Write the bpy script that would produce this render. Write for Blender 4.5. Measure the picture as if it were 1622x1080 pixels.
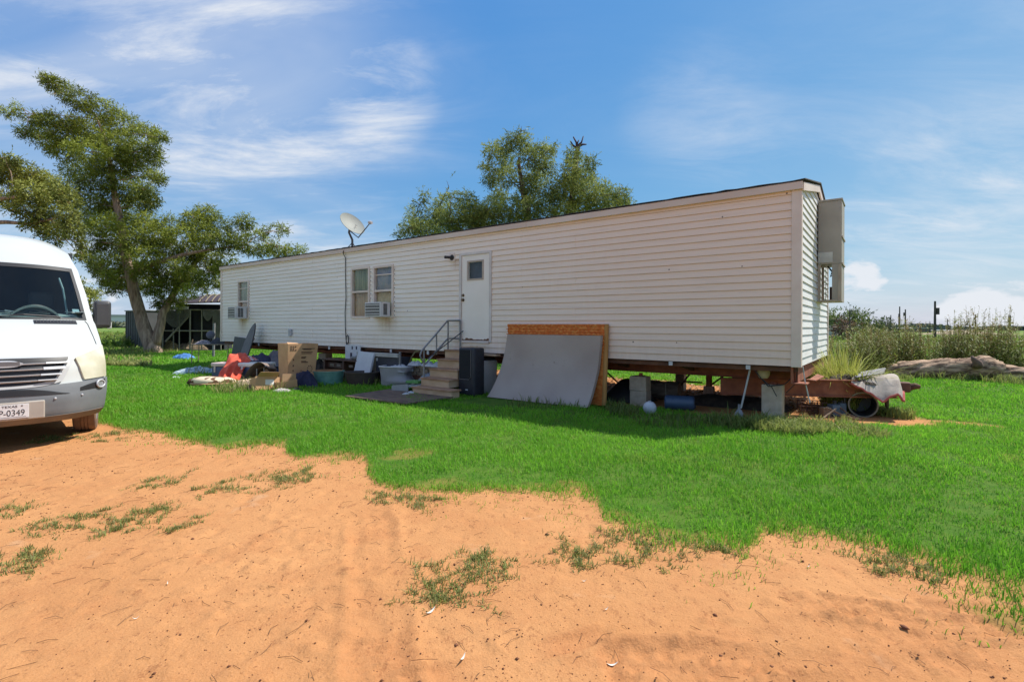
import bpy, bmesh, math, random
import numpy as np
from mathutils import Vector, Matrix, Euler, noise as mnoise

for o in list(bpy.data.objects):
    bpy.data.objects.remove(o)
SC = bpy.context.scene
COL = SC.collection
R = math.radians
random.seed(7)
RNG = np.random.default_rng(11)

# ------------------------------------------------------------------ camera
FPX, CX, CY, ROLL, EYE = 800.0, 811.0, 517.6, 0.0043, 1.40
cam_d = bpy.data.cameras.new('camera')
cam_d.sensor_width = 36.0
cam_d.lens = FPX / 1622.0 * 36.0
cam_d.shift_y = -(540.0 - CY) / 1622.0
cam_d.clip_start = 0.05
cam_d.clip_end = 9000.0
cam = bpy.data.objects.new('camera', cam_d)
COL.objects.link(cam)
cam.matrix_world = Matrix.Translation((0, 0, EYE)) @ Matrix.Rotation(R(90), 4, 'X') @ Matrix.Rotation(ROLL, 4, 'Z')
SC.camera = cam

# ------------------------------------------------------------------ sky, sun, exposure
SUN_AZ = math.atan2(0.918, 0.396)      # clockwise from +Y
SUN_EL = R(54)
world = bpy.data.worlds.new('World')
SC.world = world
world.use_nodes = True
wn, wl = world.node_tree.nodes, world.node_tree.links
wn.clear()
w_out = wn.new('ShaderNodeOutputWorld')
w_bg = wn.new('ShaderNodeBackground')
w_bg.inputs["Strength"].default_value = 0.10
sky = wn.new('ShaderNodeTexSky')
sky.sky_type = 'NISHITA'
sky.sun_disc = False
sky.sun_elevation = SUN_EL
sky.sun_rotation = SUN_AZ
sky.altitude = 200
sky.air_density = 1.0
sky.dust_density = 0.6
sky.ozone_density = 2.0

def wmath(op, a, b=None, c=None, clamp=False):
    n = wn.new('ShaderNodeMath'); n.operation = op; n.use_clamp = clamp
    for i, v in enumerate((a, b, c)):
        if v is None: continue
        if isinstance(v, (int, float)): n.inputs[i].default_value = v
        else: wl.new(v, n.inputs[i])
    return n.outputs[0]
def wramp(v, lo, hi, to0=0.0, to1=1.0):
    n = wn.new('ShaderNodeMapRange'); n.interpolation_type = 'SMOOTHSTEP'
    wl.new(v, n.inputs[0])
    for i, q in enumerate((lo, hi, to0, to1)): n.inputs[i + 1].default_value = q
    return n.outputs[0]
w_tc = wn.new('ShaderNodeTexCoord')
w_sep = wn.new('ShaderNodeSeparateXYZ')
wl.new(w_tc.outputs['Generated'], w_sep.inputs[0])
dx, dy, dz = w_sep.outputs
w_den = wmath('ADD', wmath('MAXIMUM', dz, 0.0), 0.16)
w_plane = wn.new('ShaderNodeCombineXYZ')
wl.new(wmath('DIVIDE', dx, w_den), w_plane.inputs[0])
wl.new(wmath('DIVIDE', dy, w_den), w_plane.inputs[1])
def wnoise(vec, scale, detail, rough, loc, rot, sc, dist=0.0):
    m = wn.new('ShaderNodeMapping')
    m.inputs['Location'].default_value = loc
    m.inputs['Rotation'].default_value = (0, 0, R(rot))
    m.inputs['Scale'].default_value = sc
    wl.new(vec, m.inputs[0])
    n = wn.new('ShaderNodeTexNoise')
    n.inputs['Scale'].default_value = scale
    n.inputs['Detail'].default_value = detail
    n.inputs['Roughness'].default_value = rough
    n.inputs['Distortion'].default_value = dist
    wl.new(m.outputs[0], n.inputs['Vector'])
    return n.outputs['Fac']
# cirrus: long combed streaks broken up by broad patches
n_big = wnoise(w_plane.outputs[0], 0.62, 3, 0.5, (3.1, 1.7, 0), 0, (1, 1, 1), 0.4)
n_fib = wnoise(w_plane.outputs[0], 1.7, 9, 0.68, (0.4, 2.2, 0), -22, (0.7, 1.6, 1), 0.6)
n_soft = wnoise(w_plane.outputs[0], 1.1, 5, 0.55, (5.4, 0.2, 0), -18, (0.8, 1.3, 1), 0.5)
def wdir(px, py, lo, hi):
    d = Vector(((px - CX) / FPX, 1.0, -(py - CY) / FPX)).normalized()
    n = wn.new('ShaderNodeVectorMath'); n.operation = 'DOT_PRODUCT'
    nn = wn.new('ShaderNodeVectorMath'); nn.operation = 'NORMALIZE'
    wl.new(w_tc.outputs['Generated'], nn.inputs[0])
    wl.new(nn.outputs[0], n.inputs[0]); n.inputs[1].default_value = d
    return wramp(n.outputs['Value'], math.cos(R(hi)), math.cos(R(lo)))
patch = wmath('ADD', wramp(n_big, 0.34, 0.66, 0.55, 1.0), 0.0)  # veil baseline thickened over the unseen sky too, added to whiten the fill light
# clear windows of deeper blue where the photograph shows them
for (px, py, lo, hi, amt) in ((930, 50, 1, 40, 0.60), (760, 300, 1, 34, 0.32), (1200, 300, 1, 30, 0.38)):
    patch = wmath('MAXIMUM', wmath('SUBTRACT', patch, wmath('MULTIPLY', wdir(px, py, lo, hi), amt)), 0.05)
for (px, py, lo, hi, amt) in ((150, 70, 1, 34, 0.40), (380, 150, 1, 26, 0.22), (1540, 150, 1, 30, 0.18)):
    patch = wmath('ADD', patch, wmath('MULTIPLY', wdir(px, py, lo, hi), amt))
patch_v = patch
for (px, py, lo, hi, amt) in ((600, 140, 0.3, 7, 0.9), (1110, 175, 0.5, 9, 0.2), (1420, 250, 1, 14, 0.15)):
    patch = wmath('ADD', patch, wmath('MULTIPLY', wdir(px, py, lo, hi), amt))
cir = wmath('MULTIPLY', wramp(n_fib, 0.20, 1.0), wramp(n_soft, 0.30, 0.72, 0.25, 1.0))
cir = wmath('MULTIPLY', wmath('MULTIPLY', cir, patch), 1.7, clamp=True)
veil = wmath('MULTIPLY', wramp(n_soft, 0.28, 0.85, 0.22, 1.0), wmath('MULTIPLY', patch_v, 0.50))
cir = wmath('MAXIMUM', cir, veil)
# small cumulus sitting low over the horizon
w_gen = w_tc.outputs['Generated']
n_cum = wnoise(w_gen, 9.0, 6, 0.55, (0.3, 0.1, 0.9), 0, (1, 1, 2.2), 0.2)
cum_mask = wmath('MAXIMUM', wmath('MULTIPLY', wdir(1362, 442, 0.8, 3.6), 1.0), wmath('MULTIPLY', wdir(1560, 492, 2.0, 5.5), 0.95))
cum_mask = wmath('MAXIMUM', cum_mask, wmath('MULTIPLY', wdir(200, 478, 2.0, 7.0), 0.9))
cum = wramp(wmath('ADD', n_cum, wmath('MULTIPLY', wmath('SUBTRACT', cum_mask, 1.0), 0.5)), 0.42, 0.54)
cum = wmath('MULTIPLY', cum, 0.85)
cloud = wmath('MAXIMUM', cir, wmath('MULTIPLY', cum, 1.1), clamp=True)
w_mix = wn.new('ShaderNodeMix'); w_mix.data_type = 'RGBA'
wl.new(cloud, w_mix.inputs[0])
# a clear dry sky: per channel response that keeps the horizon from burning out
w_s2 = wn.new('ShaderNodeSeparateColor'); w_c2 = wn.new('ShaderNodeCombineColor')
wl.new(sky.outputs[0], w_s2.inputs[0])
for i_, (k_, p_) in enumerate(((.066, 1.10), (.184, .643), (.545, .194))):
    wl.new(wmath('MULTIPLY', wmath('POWER', wmath('MAXIMUM', w_s2.outputs[i_], 1e-4), p_), k_/.23), w_c2.inputs[i_])
wl.new(w_c2.outputs[0], w_mix.inputs[6])
w_mix.inputs[7].default_value = (3.7, 3.85, 4.1, 1)
wl.new(w_mix.outputs[2], w_bg.inputs['Color'])
wl.new(w_bg.outputs[0], w_out.inputs['Surface'])

sun_d = bpy.data.lights.new('sun', 'SUN')
sun_d.energy = 2.85
sun_d.angle = R(0.53)
sun_d.color = (1.0, 0.95, 0.87)
sun = bpy.data.objects.new('sun', sun_d)
COL.objects.link(sun)
sdir = Vector((math.sin(SUN_AZ) * math.cos(SUN_EL), math.cos(SUN_AZ) * math.cos(SUN_EL), math.sin(SUN_EL)))
sun.rotation_euler = (-sdir).to_track_quat('-Z', 'Y').to_euler()
sun.location = sdir * 60

SC.view_settings.view_transform = 'Standard'
SC.view_settings.look = 'None'
SC.view_settings.exposure = 1.15
SC.view_settings.gamma = 1.0
SC.view_settings.use_curve_mapping = False
SC.render.engine = 'CYCLES'
SC.render.resolution_x, SC.render.resolution_y = 1024, 681
SC.cycles.max_bounces = 8
SC.cycles.transparent_max_bounces = 12

# ------------------------------------------------------------------ measuring helpers
CR, SR = math.cos(ROLL), math.sin(ROLL)
def ray(px, py):
    x, y = px - CX, py - CY
    return Vector(((x * CR + y * SR) / FPX, 1.0, -(-x * SR + y * CR) / FPX))
def at(px, py, z=0.0):
    d = ray(px, py)
    t = (z - EYE) / d.z
    return Vector((d.x * t, t, z))
def atY(px, py, Y):
    d = ray(px, py)
    return Vector((d.x * Y, Y, EYE + d.z * Y))
def to_px(X, Y, Z=0.0):
    x, y = FPX * X / Y, -FPX * (Z - EYE) / Y
    return CX + x * CR - y * SR, CY + x * SR + y * CR

# mobile home frame: local x from the near end (0) to the far end (-HL), y towards the back, z up
TH = 0.6418
HX, HY, HL, HW = 4.077, 7.175, 17.96, 3.95
ZB, ZF, ZT = EYE - 0.547, EYE + 1.959, EYE + 2.073
HOME_M = Matrix.Translation((HX, HY, 0)) @ Matrix.Rotation(-TH, 4, 'Z')
HOME_I = HOME_M.inverted()
def hw(x, y, z=0.0):
    return HOME_M @ Vector((x, y, z))
def wall(px, py, s=0.0):
    """local (x, z) where the ray through a pixel meets the plane y=s of the home"""
    o = HOME_I @ Vector((0, 0, EYE)); d = HOME_I.to_3x3() @ ray(px, py)
    t = (s - o.y) / d.y
    p = o + d * t
    return p.x, p.z
def loc(px, py, z=0.0):
    """local home coordinates of a pixel on the level z"""
    return HOME_I @ at(px, py, z)

# ------------------------------------------------------------------ mesh helpers
class MB:
    def __init__(s): s.v, s.f = [], []
    def add(s, verts, faces, M=None):
        b = len(s.v)
        s.v += [tuple(M @ Vector(v)) if M is not None else tuple(v) for v in verts]
        s.f += [tuple(i + b for i in f) for f in faces]
        return s
    def box(s, lo, hi, M=None):
        x0, y0, z0 = lo; x1, y1, z1 = hi
        return s.add([(x0,y0,z0),(x1,y0,z0),(x1,y1,z0),(x0,y1,z0),(x0,y0,z1),(x1,y0,z1),(x1,y1,z1),(x0,y1,z1)],
                     [(0,3,2,1),(4,5,6,7),(0,1,5,4),(1,2,6,5),(2,3,7,6),(3,0,4,7)], M)
    def cbox(s, c, d, rot=(0,0,0), M=None):
        m = Matrix.Translation(c) @ Euler(rot).to_matrix().to_4x4()
        if M is not None: m = M @ m
        return s.box((-d[0]/2,-d[1]/2,-d[2]/2), (d[0]/2,d[1]/2,d[2]/2), m)
    def bbox(s, lo, hi, b, M=None, seg=2):
        bm = bmesh.new()
        bmesh.ops.create_cube(bm, size=1.0)
        for v in bm.verts:
            v.co = Vector([lo[i] + (v.co[i] + .5) * (hi[i] - lo[i]) for i in range(3)])
        bmesh.ops.bevel(bm, geom=list(bm.edges), offset=b, segments=seg, affect='EDGES', profile=.5)
        s.addbm(bm, M); return s
    def addbm(s, bm, M=None):
        bm.verts.ensure_lookup_table()
        for i, v in enumerate(bm.verts): v.index = i
        s.add([v.co.copy() for v in bm.verts], [[v.index for v in f.verts] for f in bm.faces], M)
        bm.free()
    def tube(s, pts, r, n=8, M=None, cap=True):
        pts = [Vector(p) for p in pts]
        rs = r if isinstance(r, (list, tuple)) else [r] * len(pts)
        V, F = [], []
        prev = None
        for i, p in enumerate(pts):
            t = (pts[min(i+1, len(pts)-1)] - pts[max(i-1, 0)])
            if t.length < 1e-9: t = Vector((0,0,1))
            t.normalize()
            if prev is None:
                a = Vector((0,0,1)) if abs(t.z) < .9 else Vector((1,0,0))
                u = t.cross(a).normalized()
            else:
                u = (prev - t * prev.dot(t))
                u = u.normalized() if u.length > 1e-6 else t.orthogonal().normalized()
            prev = u
            w = t.cross(u)
            for k in range(n):
                a = 2*math.pi*k/n
                V.append(p + (u*math.cos(a) + w*math.sin(a)) * rs[i])
        for i in range(len(pts)-1):
            for k in range(n):
                F.append((i*n+k, i*n+(k+1)%n, (i+1)*n+(k+1)%n, (i+1)*n+k))
        if cap:
            F.append(tuple(reversed(range(n)))); F.append(tuple(range((len(pts)-1)*n, len(pts)*n)))
        return s.add(V, F, M)
    def ring(s, prof, n=24, M=None):
        return s.lathe(list(prof)+[prof[0]], n, M, False)
    def lathe(s, prof, n=24, M=None, cap=True):
        V, F = [], []
        for r_, z_ in prof:
            for k in range(n):
                a = 2*math.pi*k/n
                V.append((r_*math.cos(a), r_*math.sin(a), z_))
        for i in range(len(prof)-1):
            for k in range(n):
                F.append((i*n+k, i*n+(k+1)%n, (i+1)*n+(k+1)%n, (i+1)*n+k))
        if cap and prof[0][0] > 1e-6: F.append(tuple(reversed(range(n))))
        if cap and prof[-1][0] > 1e-6: F.append(tuple(range((len(prof)-1)*n, len(prof)*n)))
        return s.add(V, F, M)
    def prism(s, poly, depth, M=None):
        """poly in local xz, extruded along +y"""
        n = len(poly)
        V = [(p[0], 0, p[1]) for p in poly] + [(p[0], depth, p[1]) for p in poly]
        F = [tuple(range(n)), tuple(reversed(range(n, 2*n)))]
        F += [(i, i+n, (i+1)%n+n, (i+1)%n) for i in range(n)]
        return s.add(V, F, M)
    def grid(s, fn, nu, nv, M=None):
        V = [fn(i/nu, j/nv) for j in range(nv+1) for i in range(nu+1)]
        F = [(j*(nu+1)+i, j*(nu+1)+i+1, (j+1)*(nu+1)+i+1, (j+1)*(nu+1)+i) for j in range(nv) for i in range(nu)]
        return s.add(V, F, M)
    def shell(s, fn, nu, nv, th, M=None):
        """a grid with thickness: fn(u,v) is the outer face, th a vector or a function"""
        V = [Vector(fn(i/nu, j/nv)) for j in range(nv+1) for i in range(nu+1)]
        N = len(V)
        W = [p + Vector(th) for p in V]
        q = lambda i, j: j*(nu+1)+i
        F = []
        for j in range(nv):
            for i in range(nu):
                F.append((q(i,j), q(i+1,j), q(i+1,j+1), q(i,j+1)))
                F.append((N+q(i,j), N+q(i,j+1), N+q(i+1,j+1), N+q(i+1,j)))
        for i in range(nu):
            F.append((q(i,0), N+q(i,0), N+q(i+1,0), q(i+1,0))); F.append((q(i,nv), q(i+1,nv), N+q(i+1,nv), N+q(i,nv)))
        for j in range(nv):
            F.append((q(0,j), q(0,j+1), N+q(0,j+1), N+q(0,j))); F.append((q(nu,j), N+q(nu,j), N+q(nu,j+1), q(nu,j+1)))
        return s.add(V+W, F, M)
    def build(s, name, m, parent=None, smooth=False, fix=True):
        me = bpy.data.meshes.new(name)
        me.from_pydata(s.v, [], s.f)
        if fix and len(s.f) < 60000:
            bm = bmesh.new(); bm.from_mesh(me)
            bmesh.ops.recalc_face_normals(bm, faces=bm.faces)
            bm.to_mesh(me); bm.free()
        if m is not None: me.materials.append(m)
        if smooth:
            me.polygons.foreach_set('use_smooth', [True]*len(me.polygons))
            if smooth != 'all': me.set_sharp_from_angle(angle=R(40))
        o = bpy.data.objects.new(name, me)
        COL.objects.link(o)
        if parent is not None: o.parent = parent
        return o
def empty(name, M=None):
    o = bpy.data.objects.new(name, None); COL.objects.link(o)
    o.empty_display_size = .2
    if M is not None: o.matrix_world = M
    return o
def tag(o, label=None, cat=None, group=None, kind=None):
    if label: o['label'] = label
    if cat: o['category'] = cat
    if group: o['group'] = group
    if kind: o['kind'] = kind
    return o
def thing(name, label, cat, M=None, group=None):
    return tag(empty(name, M), label, cat, group)
def P(pos, rz=0.0):
    return Matrix.Translation(pos) @ Matrix.Rotation(rz, 4, 'Z')
def np_mesh(name, V, F, m, parent=None, attr=None, smooth=False):
    """large meshes from numpy; F is (n,3) or (n,4)"""
    V = np.asarray(V, np.float32); F = np.asarray(F, np.int32)
    me = bpy.data.meshes.new(name)
    k = F.shape[1]
    me.vertices.add(len(V)); me.vertices.foreach_set('co', V.ravel())
    me.loops.add(F.size); me.loops.foreach_set('vertex_index', F.ravel())
    me.polygons.add(len(F))
    me.polygons.foreach_set('loop_start', np.arange(0, F.size, k, dtype=np.int32))
    if smooth: me.polygons.foreach_set('use_smooth', np.ones(len(F), bool))
    me.update(calc_edges=True)
    if attr:
        for nm, data in attr.items():
            a = me.attributes.new(nm, 'FLOAT', 'POINT'); a.data.foreach_set('value', np.asarray(data, np.float32))
    if m is not None: me.materials.append(m)
    o = bpy.data.objects.new(name, me); COL.objects.link(o)
    if parent is not None: o.parent = parent
    return o
def vnoise(x, y, seed=0):
    """smooth value noise for numpy arrays"""
    xi, yi = np.floor(x).astype(np.int64), np.floor(y).astype(np.int64)
    xf, yf = x - xi, y - yi
    def h(a, b):
        n = (a * 374761393 + b * 668265263 + seed * 1442695041) & 0x7fffffff
        n = ((n ^ (n >> 13)) * 1274126177) & 0x7fffffff
        return ((n ^ (n >> 16)) & 0xffff) / 65535.0
    u, v = xf*xf*(3-2*xf), yf*yf*(3-2*yf)
    return (h(xi,yi)*(1-u)+h(xi+1,yi)*u)*(1-v) + (h(xi,yi+1)*(1-u)+h(xi+1,yi+1)*u)*v
def fbm(x, y, oct=4, seed=0):
    s, a, t = 0, 1.0, 0
    for i in range(oct):
        s = s + a*vnoise(x*2**i, y*2**i, seed+i); t += a; a *= .5
    return s/t

# ------------------------------------------------------------------ materials
MATS = {}
def mat(name, c, rough=.7, c2=None, var=.12, scale=6, bump=0.0, bscale=60, metal=0.0, stretch=(1,1,1), spec=.5, rnd=0.0, detail=5, coat=0.0, lo=.35, hi=.68):
    if name in MATS: return MATS[name]
    m = bpy.data.materials.new(name); MATS[name] = m
    m.use_nodes = True
    n, l = m.node_tree.nodes, m.node_tree.links
    p = n['Principled BSDF']
    p.inputs['Roughness'].default_value = rough
    p.inputs['Metallic'].default_value = metal
    p.inputs['Specular IOR Level'].default_value = spec
    p.inputs['Coat Weight'].default_value = coat
    if c2 is None:
        ca = tuple(max(0, q*(1-var)) for q in c); cb = tuple(min(1, q*(1+var)) for q in c)
    else: ca, cb = c, c2
    tc = n.new('ShaderNodeTexCoord'); mp = n.new('ShaderNodeMapping'); mp.inputs['Scale'].default_value = stretch
    l.new(tc.outputs['Object'], mp.inputs[0])
    tx = n.new('ShaderNodeTexNoise'); tx.inputs['Scale'].default_value = scale; tx.inputs['Detail'].default_value = detail
    l.new(mp.outputs[0], tx.inputs['Vector'])
    rp = n.new('ShaderNodeMapRange'); rp.inputs[1].default_value = lo; rp.inputs[2].default_value = hi
    l.new(tx.outputs['Fac'], rp.inputs[0])
    mx = n.new('ShaderNodeMix'); mx.data_type = 'RGBA'
    l.new(rp.outputs[0], mx.inputs[0]); mx.inputs[6].default_value = (*ca,1); mx.inputs[7].default_value = (*cb,1)
    out = mx.outputs[2]
    if rnd:
        oi = n.new('ShaderNodeObjectInfo'); hs = n.new('ShaderNodeHueSaturation')
        r2 = n.new('ShaderNodeMapRange'); r2.inputs[3].default_value = 1-rnd; r2.inputs[4].default_value = 1+rnd
        l.new(oi.outputs['Random'], r2.inputs[0]); l.new(r2.outputs[0], hs.inputs['Value']); l.new(out, hs.inputs['Color'])
        out = hs.outputs[0]
    l.new(out, p.inputs['Base Color'])
    if bump:
        b = n.new('ShaderNodeBump'); b.inputs['Strength'].default_value = min(1, bump); b.inputs['Distance'].default_value = .01
        t2 = n.new('ShaderNodeTexNoise'); t2.inputs['Scale'].default_value = bscale; t2.inputs['Detail'].default_value = 4
        l.new(mp.outputs[0], t2.inputs['Vector']); l.new(t2.outputs['Fac'], b.inputs['Height']); l.new(b.outputs[0], p.inputs['Normal'])
    return m
def foliage_mat(name, dark, light, dry=None, trans=.35, rough=.6, dryamt=.0):
    if name in MATS: return MATS[name]
    m = bpy.data.materials.new(name); MATS[name] = m
    m.use_nodes = True
    n, l = m.node_tree.nodes, m.node_tree.links
    p = n['Principled BSDF']; o = n['Material Output']
    p.inputs['Roughness'].default_value = rough; p.inputs['Specular IOR Level'].default_value = .25
    at_ = n.new('ShaderNodeAttribute'); at_.attribute_name = 'tone'
    mx = n.new('ShaderNodeMix'); mx.data_type = 'RGBA'
    l.new(at_.outputs['Fac'], mx.inputs[0]); mx.inputs[6].default_value = (*dark,1); mx.inputs[7].default_value = (*light,1)
    c = mx.outputs[2]
    if dry:
        a2 = n.new('ShaderNodeAttribute'); a2.attribute_name = 'dry'
        m2 = n.new('ShaderNodeMix'); m2.data_type = 'RGBA'
        l.new(a2.outputs['Fac'], m2.inputs[0]); l.new(c, m2.inputs[6]); m2.inputs[7].default_value = (*dry,1)
        c = m2.outputs[2]
    l.new(c, p.inputs['Base Color'])
    tr = n.new('ShaderNodeBsdfTranslucent'); l.new(c, tr.inputs[0])
    ms = n.new('ShaderNodeMixShader'); ms.inputs[0].default_value = trans
    l.new(p.outputs[0], ms.inputs[1]); l.new(tr.outputs[0], ms.inputs[2]); l.new(ms.outputs[0], o.inputs[0])
    return m
def glass_mat(name, tint, gloss=.03, ior=1.45):
    if name in MATS: return MATS[name]
    m = bpy.data.materials.new(name); MATS[name] = m
    m.use_nodes = True
    n, l = m.node_tree.nodes, m.node_tree.links
    n.remove(n['Principled BSDF']); o = n['Material Output']
    t = n.new('ShaderNodeBsdfTransparent'); t.inputs[0].default_value = (*tint,1)
    g = n.new('ShaderNodeBsdfGlossy'); g.inputs['Roughness'].default_value = gloss
    f = n.new('ShaderNodeFresnel'); ge = n.new('ShaderNodeNewGeometry')
    mi = n.new('ShaderNodeMix'); mi.data_type = 'FLOAT'; mi.inputs[2].default_value = ior; mi.inputs[3].default_value = 1/ior
    l.new(ge.outputs['Backfacing'], mi.inputs[0]); l.new(mi.outputs[0], f.inputs[0])      # the same reflectance on both sides of a pane
    ms = n.new('ShaderNodeMixShader')
    l.new(f.outputs[0], ms.inputs[0]); l.new(t.outputs[0], ms.inputs[1]); l.new(g.outputs[0], ms.inputs[2]); l.new(ms.outputs[0], o.inputs[0])
    return m

# ================================================================== GROUND
BND = [(-700,612),(-300,628),(0,652),(157,670),(197,690),(248,695),(313,703),(345,716),(404,708),(452,706),(456,728),(480,741),(531,738),(575,737),
       (586,761),(602,779),(667,781),(748,781),(789,774),(830,784),(876,794),(945,809),(958,847),(1013,863),(1084,863),(1155,863),(1185,876),
       (1205,850),(1256,855),(1307,860),(1352,873),(1405,884),(1413,913),(1459,923),(1474,944),(1535,964),(1611,979),(1750,1012),(2300,1090)]
BX = np.array([b[0] for b in BND], float); BY = np.array([b[1] for b in BND], float)
def px_np(X, Y):
    x, y = FPX*X/Y, FPX*EYE/Y
    return CX + x*CR - y*SR, CY + x*SR + y*CR
def home_np(X, Y):
    c, s = math.cos(-TH), math.sin(-TH)
    dx_, dy_ = X-HX, Y-HY
    return dx_*c + dy_*s, -dx_*s + dy_*c
def lawn_mask(X, Y, fringe=False):
    """0 on bare dirt, 1 on lawn"""
    Yc = np.maximum(Y, 1.2)
    px, py = px_np(X, Yc)
    b = np.interp(px, BX, BY)
    # distance in metres between the point and the edge along the line of sight
    db = FPX*EYE/np.maximum(b-CY, 2.0)
    e = (Yc - db) + (fbm(X*1.7, Y*1.7, 4, 3)-.5)*.75 + (vnoise(X*9, Y*9, 9)-.5)*.16
    m = np.clip(e/.22, 0, 1)
    if fringe: m = np.maximum(m, .16*np.clip(1+e/.55, 0, 1)*(vnoise(X*6, Y*6, 70) > .45))
    else: m = np.clip((e-.10)/.35, 0, 1)
    hx, hy = home_np(X, Y)
    inside = (hx > -HL+.2) & (hx < .35 + .25*fbm(X*2, Y*2, 3, 5)) & (hy > .05 + .5*fbm(X*2.3, Y*2.3, 3, 8)) & (hy < HW + 1.4*fbm(X*1.3, Y*1.3, 3, 2))
    m = np.where(inside, 0.0, m)
    # scuffed spot under the trailer tongue
    q = ((hx-.75)/.85)**2 + ((hy-1.55)/.75)**2 + (fbm(X*3, Y*3, 3, 21)-.5)*1.2
    m = np.where((q < 1) & (hx > 0), m*np.clip((q-.55)/.45, 0, 1), m)
    q = ((hx-1.9)/.55)**2 + ((hy-1.75)/.16)**2 + (fbm(X*3, Y*3, 3, 31)-.5)*1.3
    m = np.where(q < 1, m*.15, m)
    # thin spots in the lawn
    th = fbm(X*.9+7, Y*.9, 4, 40)
    m = np.where((th > .78), m*(1-np.clip((th-.78)*6, 0, .25)), m)
    return m
# tracks pressed into the dirt: centre lines in metres
def gpts(l): return [at(*p) for p in l]
TRK = [(gpts([(585,800),(596,900),(600,1000),(598,1078),(594,1250)]), .17, True),
       (gpts([(1700,985),(1500,985),(1350,1000),(1100,1042),(960,1046)]), .16, True),
       (gpts([(640,1078),(760,1052),(860,1024),(960,1000)]), .07, False),
       (gpts([(960,1062),(1100,1052),(1300,1070),(1622,1078)]), .20, True),
       (gpts([(1100,962),(1300,955),(1622,1005)]), .10, True)]
def tracks(X, Y):
    z = np.zeros_like(X); w = np.zeros_like(X)
    for pts, hwid, tread in TRK:
        s0 = 0.0
        for a, b in zip(pts[:-1], pts[1:]):
            d = (b-a).to_2d(); L = d.length; d /= L
            t = (X-a.x)*d.x + (Y-a.y)*d.y
            n = -(X-a.x)*d.y + (Y-a.y)*d.x
            n = n + (vnoise(X*5, Y*5, 77)-.5)*.05
            on = (t > 0) & (t < L)
            k = np.clip(1-np.abs(n)/hwid, 0, 1)
            prof = -.014*np.clip(k*3, 0, 1) + .022*np.exp(-((np.abs(n)-hwid)/.022)**2)
            if tread:
                prof = prof + np.where(k > .08, .016*((np.mod((t+s0)/.062 + .25*np.sign(n)*np.abs(n)/hwid, 1) < .3)*(vnoise(X*14,Y*14,5)>.42)), 0)
                prof = prof + .014*np.exp(-((np.mod(n+hwid, hwid*.5)-hwid*.25)/.008)**2)*(k > .05)
            fade = np.clip(fbm(X*1.6+3, Y*1.6, 3, 61)*3-.75, 0, .8)
            z = np.where(on, z + prof*fade, z); w = np.where(on & (k > 0), np.maximum(w, fade*.6), w)
            s0 += L
    return z, w
def ground_z(X, Y, fine=True):
    near = np.exp(-(np.maximum(np.abs(X)-4, 0)/6)**2 - (np.maximum(Y-4, 0)/5)**2)
    z = (fbm(X*.55, Y*.55, 4, 50)-.5)*.05
    z = z + (fbm(X*4.5, Y*4.5, 4, 51)-.5)*.012*near
    z = z + (np.clip(fbm(X*14, Y*14, 3, 52)-.55, 0, 1)*.055*np.clip(fbm(X*1.1, Y*1.1, 2, 58)*3-.9, .15, 1) - np.clip(fbm(X*9, Y*9, 2, 54)-.66, 0, 1)*.045)*near
    fade = np.clip((np.hypot(X-3, Y-7)-20)/15, 0, 1)
    z = z*(1-fade)
    t, w = tracks(X, Y)
    return z + t, w
def axis(parts):
    out = []
    for a, b, st in parts: out.append(np.arange(a, b, st))
    return np.unique(np.round(np.concatenate(out), 4))
gx = axis([(-6000,-400,800),(-400,-60,40),(-60,-14,2.0),(-14,-6,.2),(-6,6,.024),(6,12,.12),(12,60,2.0),(60,400,40),(400,6001,800)])
gy = axis([(-40,0,4),(0,1.6,.4),(1.6,4.6,.018),(4.6,8,.055),(8,24,.32),(24,60,2),(60,400,30),(400,8001,950)])
GX, GY = np.meshgrid(gx, gy)
GM = np.where(GY > 1.3, lawn_mask(GX, GY), 0.0)
GZ, GW = ground_z(GX, GY)
GZ = GZ + GM*.012*(np.hypot(GX, GY) < 40)
nx, ny = len(gx), len(gy)
gi = np.arange(nx*ny).reshape(ny, nx)
GF = np.stack([gi[:-1,:-1], gi[:-1,1:], gi[1:,1:], gi[1:,:-1]], -1).reshape(-1, 4)

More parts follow.
